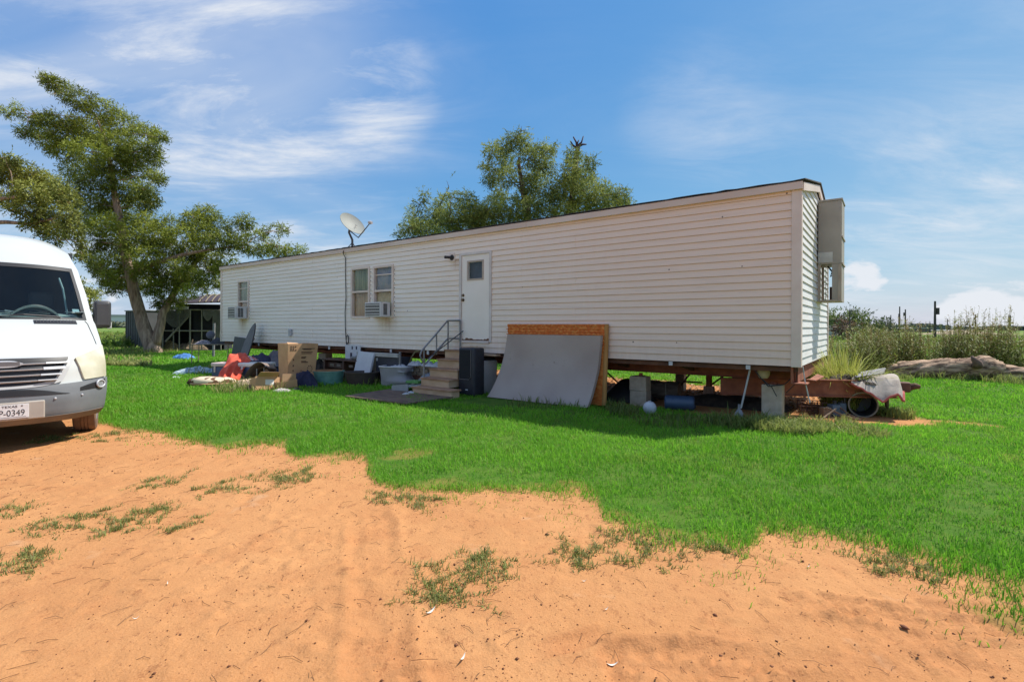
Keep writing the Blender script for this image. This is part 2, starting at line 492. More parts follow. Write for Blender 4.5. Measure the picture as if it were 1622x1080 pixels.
def ground_mat():
    m = bpy.data.materials.new('red_dirt_and_turf'); m.use_nodes = True
    n, l = m.node_tree.nodes, m.node_tree.links
    p = n['Principled BSDF']; p.inputs['Roughness'].default_value = .95; p.inputs['Specular IOR Level'].default_value = .1
    tc = n.new('ShaderNodeTexCoord')
    def nz(sc, det=5, ro=.6, stretch=None):
        t = n.new('ShaderNodeTexNoise'); t.inputs['Scale'].default_value = sc; t.inputs['Detail'].default_value = det; t.inputs['Roughness'].default_value = ro
        if stretch:
            mp = n.new('ShaderNodeMapping'); mp.inputs['Scale'].default_value = stretch; l.new(tc.outputs['Object'], mp.inputs[0]); l.new(mp.outputs[0], t.inputs['Vector'])
        else: l.new(tc.outputs['Object'], t.inputs['Vector'])
        return t.outputs['Fac']
    def rng(v, a, b, c=0, d=1):
        r_ = n.new('ShaderNodeMapRange'); l.new(v, r_.inputs[0])
        for i, q in enumerate((a, b, c, d)): r_.inputs[i+1].default_value = q
        return r_.outputs[0]
    def mix(f, a, b):
        x = n.new('ShaderNodeMix'); x.data_type = 'RGBA'
        if isinstance(f, float): x.inputs[0].default_value = f
        else: l.new(f, x.inputs[0])
        for i, q in ((6, a), (7, b)):
            if isinstance(q, tuple): x.inputs[i].default_value = (*q, 1)
            else: l.new(q, x.inputs[i])
        return x.outputs[2]
    c = mix(rng(nz(.8, 4), .35, .68), (.43, .195, .073), (.51, .25, .10))
    c = mix(rng(nz(2.6, 6, .7), .48, .70), c, (.41, .178, .068))
    c = mix(rng(nz(34, 4, .75), .60, .68, 0, .85), c, (.20, .075, .030))
    c = mix(rng(nz(10, 7, .8, (1, .5, 1)), .575, .64, 0, .7), c, (.23, .088, .035))
    c = mix(rng(nz(150, 2, .5), .35, .7, 0, .35), c, (.62, .32, .15))
    c = mix(rng(nz(2.1, 4, .6), .64, .74, 0, .5), c, (.56, .35, .2))
    tr = n.new('ShaderNodeAttribute'); tr.attribute_name = 'track'
    c = mix(rng(tr.outputs['Fac'], 0, 1, 0, .55), c, (.40, .165, .068))
    lw = n.new('ShaderNodeAttribute'); lw.attribute_name = 'lawn'
    g = mix(rng(nz(5, 5), .3, .7), (.045, .12, .012), (.10, .17, .025))
    fld = n.new('ShaderNodeAttribute'); fld.attribute_name = 'field'
    f2 = mix(rng(nz(.06, 5, .6, (1, .35, 1)), .35, .65), (.10, .20, .03), (.20, .24, .07))
    f2 = mix(rng(nz(.5, 5, .7), .45, .7), f2, (.09, .15, .03))
    g = mix(fld.outputs['Fac'], g, f2)
    c = mix(lw.outputs['Fac'], c, g)
    l.new(c, p.inputs['Base Color'])
    b = n.new('ShaderNodeBump'); b.inputs['Strength'].default_value = .55; b.inputs['Distance'].default_value = .012
    l.new(nz(60, 6, .7), b.inputs['Height'])
    b2 = n.new('ShaderNodeBump'); b2.inputs['Strength'].default_value = .3; b2.inputs['Distance'].default_value = .03
    l.new(nz(14, 5, .65), b2.inputs['Height']); l.new(b.outputs[0], b2.inputs['Normal'])
    l.new(b2.outputs[0], p.inputs['Normal'])
    return m
field = np.clip((np.hypot(GX-2, GY-4)-20)/10, 0, 1)
g_ = np_mesh('ground', np.stack([GX, GY, GZ], -1).reshape(-1, 3), GF, ground_mat(),
             attr={'lawn': GM.ravel(), 'track': GW.ravel(), 'field': field.ravel()}, smooth=True)
tag(g_, 'red dirt yard running into the green lawn', kind='structure')

# ================================================================== GRASS AND WEEDS
def footprint_free(X, Y):
    """no blades through the things that stand on the lawn"""
    hx, hy = home_np(X, Y)
    ok = np.ones_like(X, bool)
    for (x0, x1, y0, y1) in KEEP_OUT:
        ok &= ~((hx > x0) & (hx < x1) & (hy > y0) & (hy < y1))
    return ok
KEEP_OUT = [(-5.35, -3.95, -1.45, .2), (-5.1, -3.6, -.9, .3)]
def blades(X, Y, h, wid, lean, seed, zb=None, two=True, upright=None):
    """tapered bent blades: returns verts, tris, tone, dry"""
    rg = np.random.default_rng(seed); n = len(X)
    a = rg.uniform(0, 2*np.pi, n); la = a + rg.normal(0, .6, n)
    H = h*rg.uniform(.55, 1.25, n); Wd = wid*rg.uniform(.7, 1.3, n)
    ln = lean*rg.uniform(.15, 1.15, n)
    z0 = ground_z(X, Y)[0] - .004 if zb is None else zb
    cx, sx = np.cos(a+np.pi/2)*Wd*.5, np.sin(a+np.pi/2)*Wd*.5
    dx_, dy_ = np.cos(la)*ln*H, np.sin(la)*ln*H
    V = np.empty((n, 5, 3), np.float32)
    V[:,0] = np.stack([X-cx, Y-sx, z0], -1); V[:,1] = np.stack([X+cx, Y+sx, z0], -1)
    mz = z0 + H*.6
    V[:,2] = np.stack([X+dx_*.38-cx*.8, Y+dy_*.38-sx*.8, mz], -1); V[:,3] = np.stack([X+dx_*.38+cx*.8, Y+dy_*.38+sx*.8, mz], -1)
    V[:,4] = np.stack([X+dx_, Y+dy_, z0+H*(1-.25*np.clip(ln, 0, 2))], -1)
    i = np.arange(n)[:,None]*5
    T = np.concatenate([i+np.array([[0,1,3]]), i+np.array([[0,3,2]]), i+np.array([[2,3,4]])], 1).reshape(-1, 3)
    return V.reshape(-1, 3), T
M_LAWN = foliage_mat('lawn_blades', (.08, .26, .014), (.25, .55, .042), (.30, .29, .08), trans=.5, rough=.55)
M_WEED = foliage_mat('weed_blades', (.09, .135, .03), (.29, .35, .085), (.42, .32, .15), trans=.4)
M_STEM = foliage_mat('tall_weeds', (.10, .135, .03), (.34, .40, .09), (.28, .18, .08), trans=.3)
def scatter(n, x0, x1, y0, y1, seed):
    rg = np.random.default_rng(seed)
    return rg.uniform(x0, x1, n), rg.uniform(y0, y1, n)
def lawn(seed):
    Vs, Ts, To, Dr = [], [], [], []
    off = 0
    #  (ymin, ymax, blades per m2, height, width)
    for k, (y0, y1, dens, h, w) in enumerate(((2.2, 4.6, 5200, .062, .0052), (4.6, 7.5, 3600, .070, .0065), (7.5, 11, 1500, .078, .0100),
                                              (11, 17, 620, .085, .0165), (17, 30, 210, .10, .030))):
        xm = min(y1*1.12+1.5, 26)
        n = int(dens*(y1-y0)*2*xm)
        X, Y = scatter(n, -xm, xm, y0, y1, seed+k)
        px, py = px_np(X, Y)
        keep = (px > -160) & (px < 1790)
        X, Y = X[keep], Y[keep]
        m = lawn_mask(X, Y, True)
        clump = fbm(X*2.6, Y*2.6, 3, 90)
        keep = (RNG.uniform(0, 1, len(X)) < m*np.clip(clump*2.3-.25, .18, 1)) & footprint_free(X, Y)
        X, Y, m, clump = X[keep], Y[keep], m[keep], clump[keep]
        hh = h*(.62+.75*clump)*(.55+.45*m)*(.8+.45*fbm(X*.7, Y*.7, 2, 14))
        V, T = blades(X, Y, hh, w, .75, seed+10+k)
        Vs.append(V); Ts.append(T+off); off += len(V)
        tone = np.clip(-.05+1.1*(.5*fbm(X*.85, Y*.85, 3, 91)+.5*fbm(X*.22+9, Y*.3, 2, 95))+RNG.normal(0, .16, len(X)) + .35*(clump-.5), 0, 1)
        dry = np.clip((fbm(X*2.3+4, Y*2.3, 4, 92)-.60)*2.0, 0, .30)*(RNG.uniform(0, 1, len(X)) < .75) + (RNG.uniform(0, 1, len(X)) < .07)*.7
        dry = np.clip(dry + (m < .7)*RNG.uniform(0, .4, len(X)), 0, .9)
        To.append(np.repeat(tone, 5)); Dr.append(np.repeat(dry, 5))
    o = np_mesh('lawn_grass', np.concatenate(Vs), np.concatenate(Ts), M_LAWN, attr={'tone': np.concatenate(To), 'dry': np.concatenate(Dr)})
    tag(o, 'short bright green lawn between the red dirt and the trailer', 'grass', kind='stuff')
    print('lawn tris', len(o.data.polygons))
lawn(100)

# straggly weeds on the bare dirt
PATCH = [(258,764,36,15,.5),(345,775,30,14,.35),(420,768,60,22,.7),(470,757,30,10,.6),(110,832,62,22,.75),(202,835,36,18,.75),(252,808,26,8,.5),(25,895,36,18,.9),
         (728,912,74,44,1.0),(690,940,40,24,.6),(775,890,34,20,.7),(910,878,48,20,.9),(1024,872,58,34,.9),(1130,880,40,14,.4),(1390,890,40,22,.5),(75,696,30,7,.9),(20,810,26,10,.4),
         (300,830,14,8,.4),(180,690,40,10,.5),(620,790,30,10,.6),(670,795,30,12,.6),(1440,905,40,18,.5), (1370,842,50,6,.2)]
def weeds():
    Vs, Ts, To, Dr = [], [], [], []; off = 0
    rg = np.random.default_rng(5)
    for k, (px, py, rx, ry, dn) in enumerate(PATCH):
        a = at(px-rx, py); b = at(px+rx, py); c = at(px, py-ry); d = at(px, py+ry)
        cx, cy = (a.x+b.x)/2, (c.y+d.y)/2
        hx_, hy_ = (b.x-a.x)/2, (c.y-d.y)/2
        # runners: each a chain of tufts
        nt = int(26*dn*(1+hx_*hy_*9))
        for q in range(nt):
            ang = rg.uniform(0, 2*np.pi); rr = math.sqrt(rg.uniform(0, 1))
            x0, y0 = cx+hx_*rr*math.cos(ang), cy+hy_*rr*math.sin(ang)
            ln = rg.uniform(.05, .22); da = rg.uniform(0, 2*np.pi); nb = rg.integers(14, 34)
            t = rg.uniform(0, 1, nb)
            X = x0 + np.cos(da)*ln*t + rg.normal(0, .012, nb); Y = y0 + np.sin(da)*ln*t + rg.normal(0, .012, nb)
            V, T = blades(X, Y, np.full(nb, rg.uniform(.022, .05)), .0055, 1.25, int(rg.integers(1e9)))
            Vs.append(V); Ts.append(T+off); off += len(V)
            To.append(np.repeat(np.clip(rg.normal(.5, .3, nb), 0, 1), 5)); Dr.append(np.repeat(np.clip(rg.normal(.22, .28, nb), 0, 1), 5))
    o = np_mesh('dirt_weeds', np.concatenate(Vs), np.concatenate(Ts), M_WEED, attr={'tone': np.concatenate(To), 'dry': np.concatenate(Dr)})
    tag(o, 'straggly low weeds scattered over the bare red dirt', 'weeds', kind='stuff')
    # taller fringe weeds at the piers and the tongue
    Vs, Ts, To, Dr = [], [], [], []; off = 0
    for (px, py, rx, ry, n, h, lean, dry, tone) in ((1250,682,62,9,1500,.16,.9,.05,.95),(1170,676,50,10,420,.2,.7,.0,.35),(1075,672,80,10,420,.15,.7,.0,.25),(1360,688,40,9,600,.13,.9,.1,.9),
                        (1400,655,26,9,700,.17,.9,.05,.85),(985,655,26,9,300,.2,.8,0,.2),(870,645,70,5,150,.16,.8,0,.2),(400,615,55,8,700,.22,.9,.25,.6),(600,605,34,7,420,.25,.8,.1,.4),
                        (535,603,20,5,260,.22,.9,.2,.4),(770,612,12,8,80,.25,.7,.0,.1),(440,605,50,8,300,.15,.9,.2,.5),(345,588,25,6,250,.22,.9,.3,.7),(240,560,24,5,260,.28,.8,.3,.6),
                        (200,560,20,8,500,.4,.7,.0,.3),(1390,598,30,6,700,.25,.9,.0,.8),(1500,600,70,4,900,.24,.9,.05,.75),(1300,672,60,9,600,.12,.9,.15,.85), (1595,607,25,4,300,.25,.9,.05,.75),(1440,596,26,4,450,.25,.9,.0,.8)):
        g = at(px, py); rxm = rx*g.y/FPX; rym = (at(px, py-ry).y-at(px, py+ry).y)/2
        rr, aa = np.sqrt(rg.uniform(0, 1, n)), rg.uniform(0, 2*np.pi, n)
        X, Y = g.x+rxm*rr*np.cos(aa), g.y+rym*rr*np.sin(aa)
        cl = fbm(X*4, Y*4, 2, 8)
        V, T = blades(X, Y, h*(.5+cl), .010+.0006*g.y, lean, int(rg.integers(1e9)))
        Vs.append(V); Ts.append(T+off); off += len(V)
        To.append(np.repeat(np.clip(rg.normal(tone, .2, n), 0, 1), 5)); Dr.append(np.repeat(np.clip(rg.normal(dry, .15, n), 0, 1), 5))
    o = np_mesh('fringe_weeds', np.concatenate(Vs), np.concatenate(Ts), M_WEED, attr={'tone': np.concatenate(To), 'dry': np.concatenate(Dr)})
    tag(o, 'pale leafy weeds along the piers, the tongue and the junk', 'weeds', kind='stuff')
weeds()

# dirt crumbs, twigs and dry bits
def crumbs():
    rg = np.random.default_rng(17)
    Vs, Fs = [], []; off = 0
    n = 26000
    X, Y = rg.uniform(-6.5, 6.5, n), 1.9+rg.uniform(0, 1, n)**1.4*5.5
    keep = lawn_mask(X, Y) < .25
    dens = fbm(X*1.4, Y*1.4, 3, 33)
    keep &= rg.uniform(0, 1, n) < np.clip(dens*2.4-.55, .08, 1)
    X, Y = X[keep], Y[keep]; n = len(X)
    Z = ground_z(X, Y)[0]
    base = np.array([(1,0,0),(-1,0,0),(0,1,0),(0,-1,0),(0,0,1),(0,0,-1)], float)
    F = np.array([(0,2,4),(2,1,4),(1,3,4),(3,0,4),(2,0,5),(1,2,5),(3,1,5),(0,3,5)])
    for i in range(n):
        r_ = .0024*np.exp(rg.normal(0, .5)); 
        if rg.uniform() < .004: r_ *= 1.6
        v = base*r_*rg.uniform(.55, 1.4, (6, 3))*np.array([1.2, 1, .75]); a = rg.uniform(0, 6.3)
        c, s = np.cos(a), np.sin(a)
        v = np.stack([v[:,0]*c-v[:,1]*s+X[i], v[:,0]*s+v[:,1]*c+Y[i], v[:,2]+Z[i]+r_*.35], -1)
        Vs.append(v); Fs.append(F+off); off += 6
    o = np_mesh('dirt_clods', np.concatenate(Vs), np.concatenate(Fs), mat('clod', (.16,.062,.028), .95, var=.4, scale=3))
    tag(o, 'small dark crumbs of earth on the red dirt', 'clods', kind='stuff')
    mb = MB()
    for i in range(900):
        x, y = rg.uniform(-5.5, 6), 1.95+rg.uniform(0, 1)**1.3*4.6
        if lawn_mask(np.array([x]), np.array([y]))[0] > .3: continue
        z = float(ground_z(np.array([x]), np.array([y]))[0][0]); a = rg.uniform(0, 6.3); L = rg.uniform(.015, .06)
        dx_, dy_ = math.cos(a)*L, math.sin(a)*L; k = rg.uniform(-.3, .3)
        mb.tube([(x-dx_, y-dy_, z+.003), (x-dy_*k, y+dx_*k, z+.009), (x+dx_, y+dy_, z+.003)], .0011, 3, cap=False)
    tag(mb.build('dry_twigs', mat('twig', (.12,.055,.025), .9), None), 'thin dry twigs and stems lying on the dirt', 'twigs', kind='stuff')
    for (px, py, L, a, wh) in ((682,968,.034,1.0,'touching the biggest weed tuft in the dirt'),(733,1042,.024,1.2,'at the bottom edge below the biggest weed tuft'),(970,1041,.026,.2,'at the bottom edge right of centre'),(1280,900,.014,.4,'below the ragged grass edge at the right'),
                            (925,918,.014,.1,'below the weeds right of the biggest tuft'),(215,985,.014,.6,'alone in the lower left dirt'),(265,930,.014,2.0,'below the left-hand weed patches'),(960,963,.014,0.5,'midway between the right weeds and the bottom edge')):
        g = at(px, py); z = float(ground_z(np.array([g.x]), np.array([g.y]))[0][0])
        b = MB(); b.grid(lambda u, v: ((u-.5)*2*L, (v-.5)*L*.36*(1-(2*u-1)**2), .006+.012*(2*u-1)**2), 6, 2)
        b2 = MB(); b2.shell(lambda u, v: ((u-.5)*2*L, (v-.5)*L*.36*(1-.95*(2*u-1)**2), .006+.012*(2*u-1)**2), 6, 2, (0, 0, -.0015))
        o = b2.build('pale_dry_leaf', mat('dry_leaf', (.72,.68,.58), .8), None)
        o.matrix_world = P((g.x, g.y, z), a)
        tag(o, 'pale dry leaf '+wh, 'leaf', 'pale dry leaves on the dirt')
crumbs()
# fallen leaf litter on the bare ground under the trailer
def litter():
    rg = np.random.default_rng(3); n = 5200
    lx, ly = rg.uniform(-9, .4, n), rg.uniform(1.3, 5.2, n)
    W_ = np.array([tuple(hw(a, b)) for a, b in zip(lx, ly)])
    s = rg.uniform(.02, .05, n); a = rg.uniform(0, 6.3, n)
    c, q = np.cos(a)*s, np.sin(a)*s
    X, Y = W_[:,0], W_[:,1]; z = ground_z(X, Y)[0]+.012; dz_ = rg.uniform(-.01, .03, (4, n))
    V = np.stack([np.stack([X+c, Y+q, z+dz_[0]], -1), np.stack([X-q*.4, Y+c*.4, z+dz_[1]], -1), np.stack([X-c, Y-q, z+dz_[2]], -1), np.stack([X+q*.4, Y-c*.4, z+dz_[3]], -1)], 1).reshape(-1, 3)
    F = np.arange(4*n).reshape(-1, 4)
    tag(np_mesh('leaf_litter', V, F, foliage_mat('litter', (.20,.10,.045), (.42,.26,.12), trans=.1), attr={'tone': np.repeat(rg.uniform(0, 1, n), 4)}),
        'dry brown leaf litter on the bare ground under the trailer', 'leaves', kind='stuff')
litter()

# ================================================================== MOBILE HOME
home = thing('mobile_home', 'long white single-wide mobile home raised on concrete piers', 'mobile home', HOME_M)
def siding_mat(nm, ca, cb, dusty=False):  # dusty: red dust and warm bounce light both go into the colour
    m = mat(nm, ca, .5, c2=cb, scale=1.3, stretch=(.35, 1, 2.2), bump=.12, bscale=14, spec=.35)
    n, l = m.node_tree.nodes, m.node_tree.links
    p = n['Principled BSDF']; src = p.inputs['Base Color'].links[0].from_socket
    tc = n.new('ShaderNodeTexCoord'); sp = n.new('ShaderNodeSeparateXYZ'); l.new(tc.outputs['Object'], sp.inputs[0])
    def mth(op, a, b=None, cl=False):
        q = n.new('ShaderNodeMath'); q.operation = op; q.use_clamp = cl
        for i, v in enumerate((a, b)):
            if v is None: continue
            if isinstance(v, (int, float)): q.inputs[i].default_value = v
            else: l.new(v, q.inputs[i])
        return q.outputs[0]
    nz = n.new('ShaderNodeTexNoise'); nz.inputs['Scale'].default_value = 9; nz.inputs['Detail'].default_value = 5
    mp = n.new('ShaderNodeMapping'); mp.inputs['Scale'].default_value = (1.6, 1, .25); l.new(tc.outputs['Object'], mp.inputs[0]); l.new(mp.outputs[0], nz.inputs['Vector'])
    total = None
    for (cx, cz, wx, hz) in STAINS:
        fx = mth('SUBTRACT', 1.0, mth('MULTIPLY', mth('ABSOLUTE', mth('SUBTRACT', sp.outputs[0], cx)), 1/wx), True)
        fz = mth('SUBTRACT', 1.0, mth('MULTIPLY', mth('SUBTRACT', cz, sp.outputs[2]), 1/hz), True)
        lim = mth('LESS_THAN', sp.outputs[2], cz)
        t = mth('MULTIPLY', mth('MULTIPLY', mth('MULTIPLY', fx, fz), lim), mth('MULTIPLY', nz.outputs['Fac'], 1.5))
        total = t if total is None else mth('MAXIMUM', total, t)
    # long faint dust streaks caught under each lap
    st = n.new('ShaderNodeTexNoise'); st.inputs['Scale'].default_value = 2.0; st.inputs['Detail'].default_value = 8; st.inputs['Roughness'].default_value = .7
    mp2 = n.new('ShaderNodeMapping'); mp2.inputs['Scale'].default_value = (.6, 1, 14); l.new(tc.outputs['Object'], mp2.inputs[0]); l.new(mp2.outputs[0], st.inputs['Vector'])
    d1 = n.new('ShaderNodeMapRange'); d1.inputs[1].default_value = .5; d1.inputs[2].default_value = .78; d1.inputs[4].default_value = .55; l.new(st.outputs['Fac'], d1.inputs[0])
    vo = n.new('ShaderNodeTexVoronoi'); vo.inputs['Scale'].default_value = 2.2; l.new(tc.outputs['Object'], vo.inputs['Vector'])
    spt = n.new('ShaderNodeMapRange'); spt.inputs[1].default_value = .035; spt.inputs[2].default_value = .02; l.new(vo.outputs['Distance'], spt.inputs[0])
    cur = src
    extra = []
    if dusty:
        # red dust plus painted warm bounce light, stronger towards the near end
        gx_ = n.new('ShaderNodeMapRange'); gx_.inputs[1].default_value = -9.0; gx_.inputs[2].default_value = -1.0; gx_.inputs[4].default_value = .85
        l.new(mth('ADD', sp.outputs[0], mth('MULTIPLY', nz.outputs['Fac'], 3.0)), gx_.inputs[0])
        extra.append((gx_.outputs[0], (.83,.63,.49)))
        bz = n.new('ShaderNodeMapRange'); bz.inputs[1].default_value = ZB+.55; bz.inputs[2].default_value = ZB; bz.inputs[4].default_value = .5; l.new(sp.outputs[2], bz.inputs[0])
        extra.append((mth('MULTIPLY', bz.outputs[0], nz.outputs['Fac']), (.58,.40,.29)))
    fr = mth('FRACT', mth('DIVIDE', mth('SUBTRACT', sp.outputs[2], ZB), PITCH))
    lp = n.new('ShaderNodeMapRange'); lp.inputs[1].default_value = .90; lp.inputs[2].default_value = .98; lp.inputs[4].default_value = .6 if dusty else .25; l.new(fr, lp.inputs[0])  # brown line at the top of each course: dust and painted lap shade
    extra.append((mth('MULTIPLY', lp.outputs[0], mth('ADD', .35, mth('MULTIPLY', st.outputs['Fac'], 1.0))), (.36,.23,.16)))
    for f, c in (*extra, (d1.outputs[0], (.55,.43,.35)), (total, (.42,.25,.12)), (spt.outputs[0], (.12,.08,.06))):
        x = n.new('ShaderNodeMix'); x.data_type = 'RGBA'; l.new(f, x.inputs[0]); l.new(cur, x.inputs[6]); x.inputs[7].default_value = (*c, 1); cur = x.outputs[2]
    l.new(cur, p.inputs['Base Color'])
    return m
# openings measured on the front wall (local x, z)
def rect(x0, y0, x1, y1, s=0.0):
    a = wall(x0, y1, s); b = wall(x1, y0, s)
    zb_ = wall((x0+x1)/2, y1, s)[1]; zt_ = wall((x0+x1)/2, y0, s)[1]
    return (a[0], b[0], zb_, zt_)
DOOR = rect(729, 399.5, 779.5, 541.5)
W1 = rect(557.5, 424, 586.5, 503.5)
W2 = rect(592.5, 421, 624, 503)
W3 = rect(378, 445, 395, 505.5)
OPEN = [DOOR, W1, W2, W3]
AC2_X = wall(615, 500)[0]; AC3_X = wall(385, 505)[0]
STAINS = [(AC2_X, W2[2]+.02, .42, .5), (AC3_X, W3[2]+.0, .36, .55), (DOOR[0]-.12, DOOR[3]-.1, .2, .3), (DOOR[1]-.4, ZB+.14, .5, .2)]
NCRS = 22.4
PITCH = (ZF - ZB)/NCRS
M_SID = siding_mat('dusty_bounce_tint_siding', (.86,.785,.68), (.92,.845,.745), True)  # shaded front: warm bounce tint painted in along with the dust
M_SIDE = siding_mat('untinted_vinyl_siding', (.70,.70,.67), (.77,.77,.75))  # sunlit end: same white siding without the painted bounce tint
M_TRIM = mat('white_trim', (.76,.64,.55), .5, c2=(.66,.53,.44), scale=3, bump=.1)
M_FASC = mat('fascia_paint', (.60,.47,.39), .55, c2=(.68,.57,.49), scale=2.5, stretch=(.4,1,1), bump=.15, bscale=20)
M_ROOF = mat('asphalt_shingle', (.05,.045,.045), .95, c2=(.10,.09,.085), scale=30, bump=.5, bscale=120)
M_INT = mat('interior_panel', (.22,.16,.11), .8)
M_RUST = mat('rusty_red_steel', (.22,.068,.036), .8, c2=(.34,.12,.06), scale=7, bump=.3, bscale=40)
M_DARKSTEEL = mat('dark_rusty_steel', (.10,.045,.03), .85, c2=(.17,.075,.045), scale=6, bump=.3)
def lap(z0, z): return -.017*(1-(z-z0)/PITCH)
JOINTS = []
def strip(mb, xa, xb, za, zb_, z0, face='front'):
    # a run is cut at the vertical joints; every other panel overlaps its neighbour
    if face == 'front' and JOINTS:
        cut = [xa]+[j for j in JOINTS if xa+.15 < j < xb-.15]+[xb]
        for a_, b_ in zip(cut[:-1], cut[1:]):
            one = MB(); strip1(one, a_, b_, za, zb_, z0, face, -.0035 if sum(j <= a_+1e-6 for j in JOINTS) % 2 else 0.0)
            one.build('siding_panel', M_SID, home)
    else: strip1(mb, xa, xb, za, zb_, z0, face)
def strip1(mb, xa, xb, za, zb_, z0, face='front', dy_=0.0):
    """one stretch of lap siding: slanted face, lip below, back behind"""
    ya, yb = lap(z0, za)-.004+dy_, lap(z0, zb_)-.004+dy_
    t = .022
    if face == 'front':
        V = [(xa,ya,za),(xb,ya,za),(xb,yb,zb_),(xa,yb,zb_),(xa,t,za),(xb,t,za),(xb,t,zb_),(xa,t,zb_)]
    else:
        V = [(-ya,xa,za),(-ya,xb,za),(-yb,xb,zb_),(-yb,xa,zb_),(-t,xa,za),(-t,xb,za),(-t,xb,zb_),(-t,xa,zb_)]
    mb.add(V, [(0,1,2,3),(4,7,6,5),(0,4,5,1),(1,5,6,2),(2,6,7,3),(3,7,4,0)])
XFAR, XNEAR = -HL+.07, -.09
for i in range(int(math.ceil(NCRS))):
    z0 = ZB + i*PITCH; z1 = min(z0+PITCH, ZF)-.0006
    mb = MB()
    cuts = sorted(OPEN, key=lambda o: o[0])
    JOINTS[:] = sorted([-3.62-(i//2 % 3)*1.22, -7.27-(i//2 % 4)*.61, -11.0-(i//2 % 3)*1.22, -14.7-(i//2 % 2)*.9])
    x = XFAR
    for (a, b, lo, hi) in cuts:
        if hi <= z0 or lo >= z1: continue
        strip(mb, x, a, z0, z1, z0)
        if lo > z0 + .004: strip(mb, a, b, z0, lo, z0)
        if hi < z1 - .004: strip(mb, a, b, hi, z1, z0)
        x = b
    strip(mb, x, XNEAR, z0, z1, z0)
PEAK = ZT + .40
def roof_under(y): 
    return (ZF+.02) + (PEAK-ZT)*(1-abs(y-HW/2)/(HW/2))
zc = ZB
while zc < PEAK-.03:
    z1 = zc+PITCH-.0006; mb = MB()
    if z1 <= ZF: strip(mb, .07, HW-.07, zc, z1, zc, 'end')
    else:
        # clipped to the gable
        def ylim(z): 
            k = (z-ZF-.02)/(PEAK-ZT); k = min(max(k, 0), 1)
            return .07+(HW/2-.07)*k
        y0, y1 = ylim(zc), ylim(z1)
        ya, yb = lap(zc, zc)-.004, lap(zc, z1)-.004
        V = [(-ya,y0,zc),(-ya,HW-y0,zc),(-yb,HW-y1,z1),(-yb,y1,z1),(-.022,y0,zc),(-.022,HW-y0,zc),(-.022,HW-y1,z1),(-.022,y1,z1)]
        mb.add(V, [(0,1,2,3),(4,7,6,5),(0,4,5,1),(1,5,6,2),(2,6,7,3),(3,7,4,0)])
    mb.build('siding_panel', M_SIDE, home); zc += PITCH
# trims
MB().bbox((-.095,-.034,ZB-.012), (.034,-.0,ZF), .006).build('corner_trim', M_TRIM, home)
MB().bbox((.0,0.001,ZB-.012), (.0335,.085,ZF), .006).build('corner_trim', M_TRIM, home)
MB().bbox((0,HW-.085,ZB-.012), (.033,HW+.0,ZF), .006).build('corner_trim', M_TRIM, home)
MB().bbox((-HL-.03,-.034,ZB-.012), (-HL+.08,.06,ZF), .006).build('corner_trim', M_TRIM, home)
xs = [-HL-.04, -13.2, -9.1, -4.7, .05]
for a, b in zip(xs[:-1], xs[1:]):
    MB().bbox((a+.002,-.075,ZF-.002), (b-.002,-.045,ZT-.006), .005).build('fascia', M_FASC, home)
MB().box((-HL,-.046,ZF+.0), (.03,.05,ZF+.018)).build('soffit', M_FASC, home)
# rake boards of the near gable
def rake(y0, y1, name='rake_board', x0=.036, x1=.060, dn=.115):
    z = lambda y: ZT-.012+(PEAK-ZT)*(1-abs(y-HW/2)/(HW/2))
    MB().add([(x0,y0,z(y0)-dn),(x1,y0,z(y0)-dn),(x1,y1,z(y1)-dn),(x0,y1,z(y1)-dn),(x0,y0,z(y0)),(x1,y0,z(y0)),(x1,y1,z(y1)),(x0,y1,z(y1))],
             [(0,3,2,1),(4,5,6,7),(0,1,5,4),(1,2,6,5),(2,3,7,6),(3,0,4,7)]).build(name, M_TRIM, home)
rake(-.043, HW/2-.002); rake(HW/2+.002, HW+.07)
# roof: two slopes with a ragged shingle edge along the eave
def slope(sgn, name):
    nseg = 120; V, F = [], []
    rg = random.Random(4 if sgn > 0 else 9)
    for i in range(nseg+1):
        x = -HL-.07 + (HL+.15)*i/nseg
        ey = (-.085-rg.uniform(0, .015)) if sgn > 0 else HW+.09
        ez = ZT + .004 + rg.uniform(-.004, .008)
        sag = rg.uniform(-.006, .006)
        V += [(x, ey, ez), (x, ey, ez+.012), (x, HW/2, PEAK+.012), (x, HW/2, PEAK+.034+sag*.5), ]
    for i in range(nseg):
        a, b = i*4, (i+1)*4
        F += [(a,b,b+1,a+1),(a+1,b+1,b+3,a+3),(a,a+2,b+2,b),(a+2,a+3,b+3,b+2)]
    F += [(0,1,3,2), (nseg*4, nseg*4+2, nseg*4+3, nseg*4+1)]
    return MB().add(V, F).build(name, M_ROOF, home)
slope(1, 'roof'); slope(-1, 'roof')
# wall boards behind the siding, with the openings left free
mb = MB(); x = -HL
for (a, b, lo, hi) in sorted(OPEN, key=lambda o: o[0]):
    mb.box((x,.024,ZB), (a,.10,ZF-.004)); mb.box((a,.024,ZB), (b,.10,lo)); mb.box((a,.024,hi), (b,.10,ZF-.004)); x = b
mb.box((x,.024,ZB), (-.026,.10,ZF-.004))
mb.build('wall', M_INT, home)
MB().box((-.10,.101,ZB), (-.026,HW-.101,ZF)).build('wall', M_INT, home)
MB().box((-HL,.101,ZB), (-HL+.08,HW-.101,ZF)).build('wall', M_TRIM, home)
MB().box((-HL,HW-.10,ZB), (-.026,HW,ZF)).build('wall', M_TRIM, home)
MB().prism([(.0,ZF),(HW,ZF),(HW/2,PEAK-.03)], .05, Matrix.Translation((-HL,0,0)) @ Matrix(((0,1,0,0),(1,0,0,0),(0,0,1,0),(0,0,0,1)))).build('wall', M_TRIM, home)
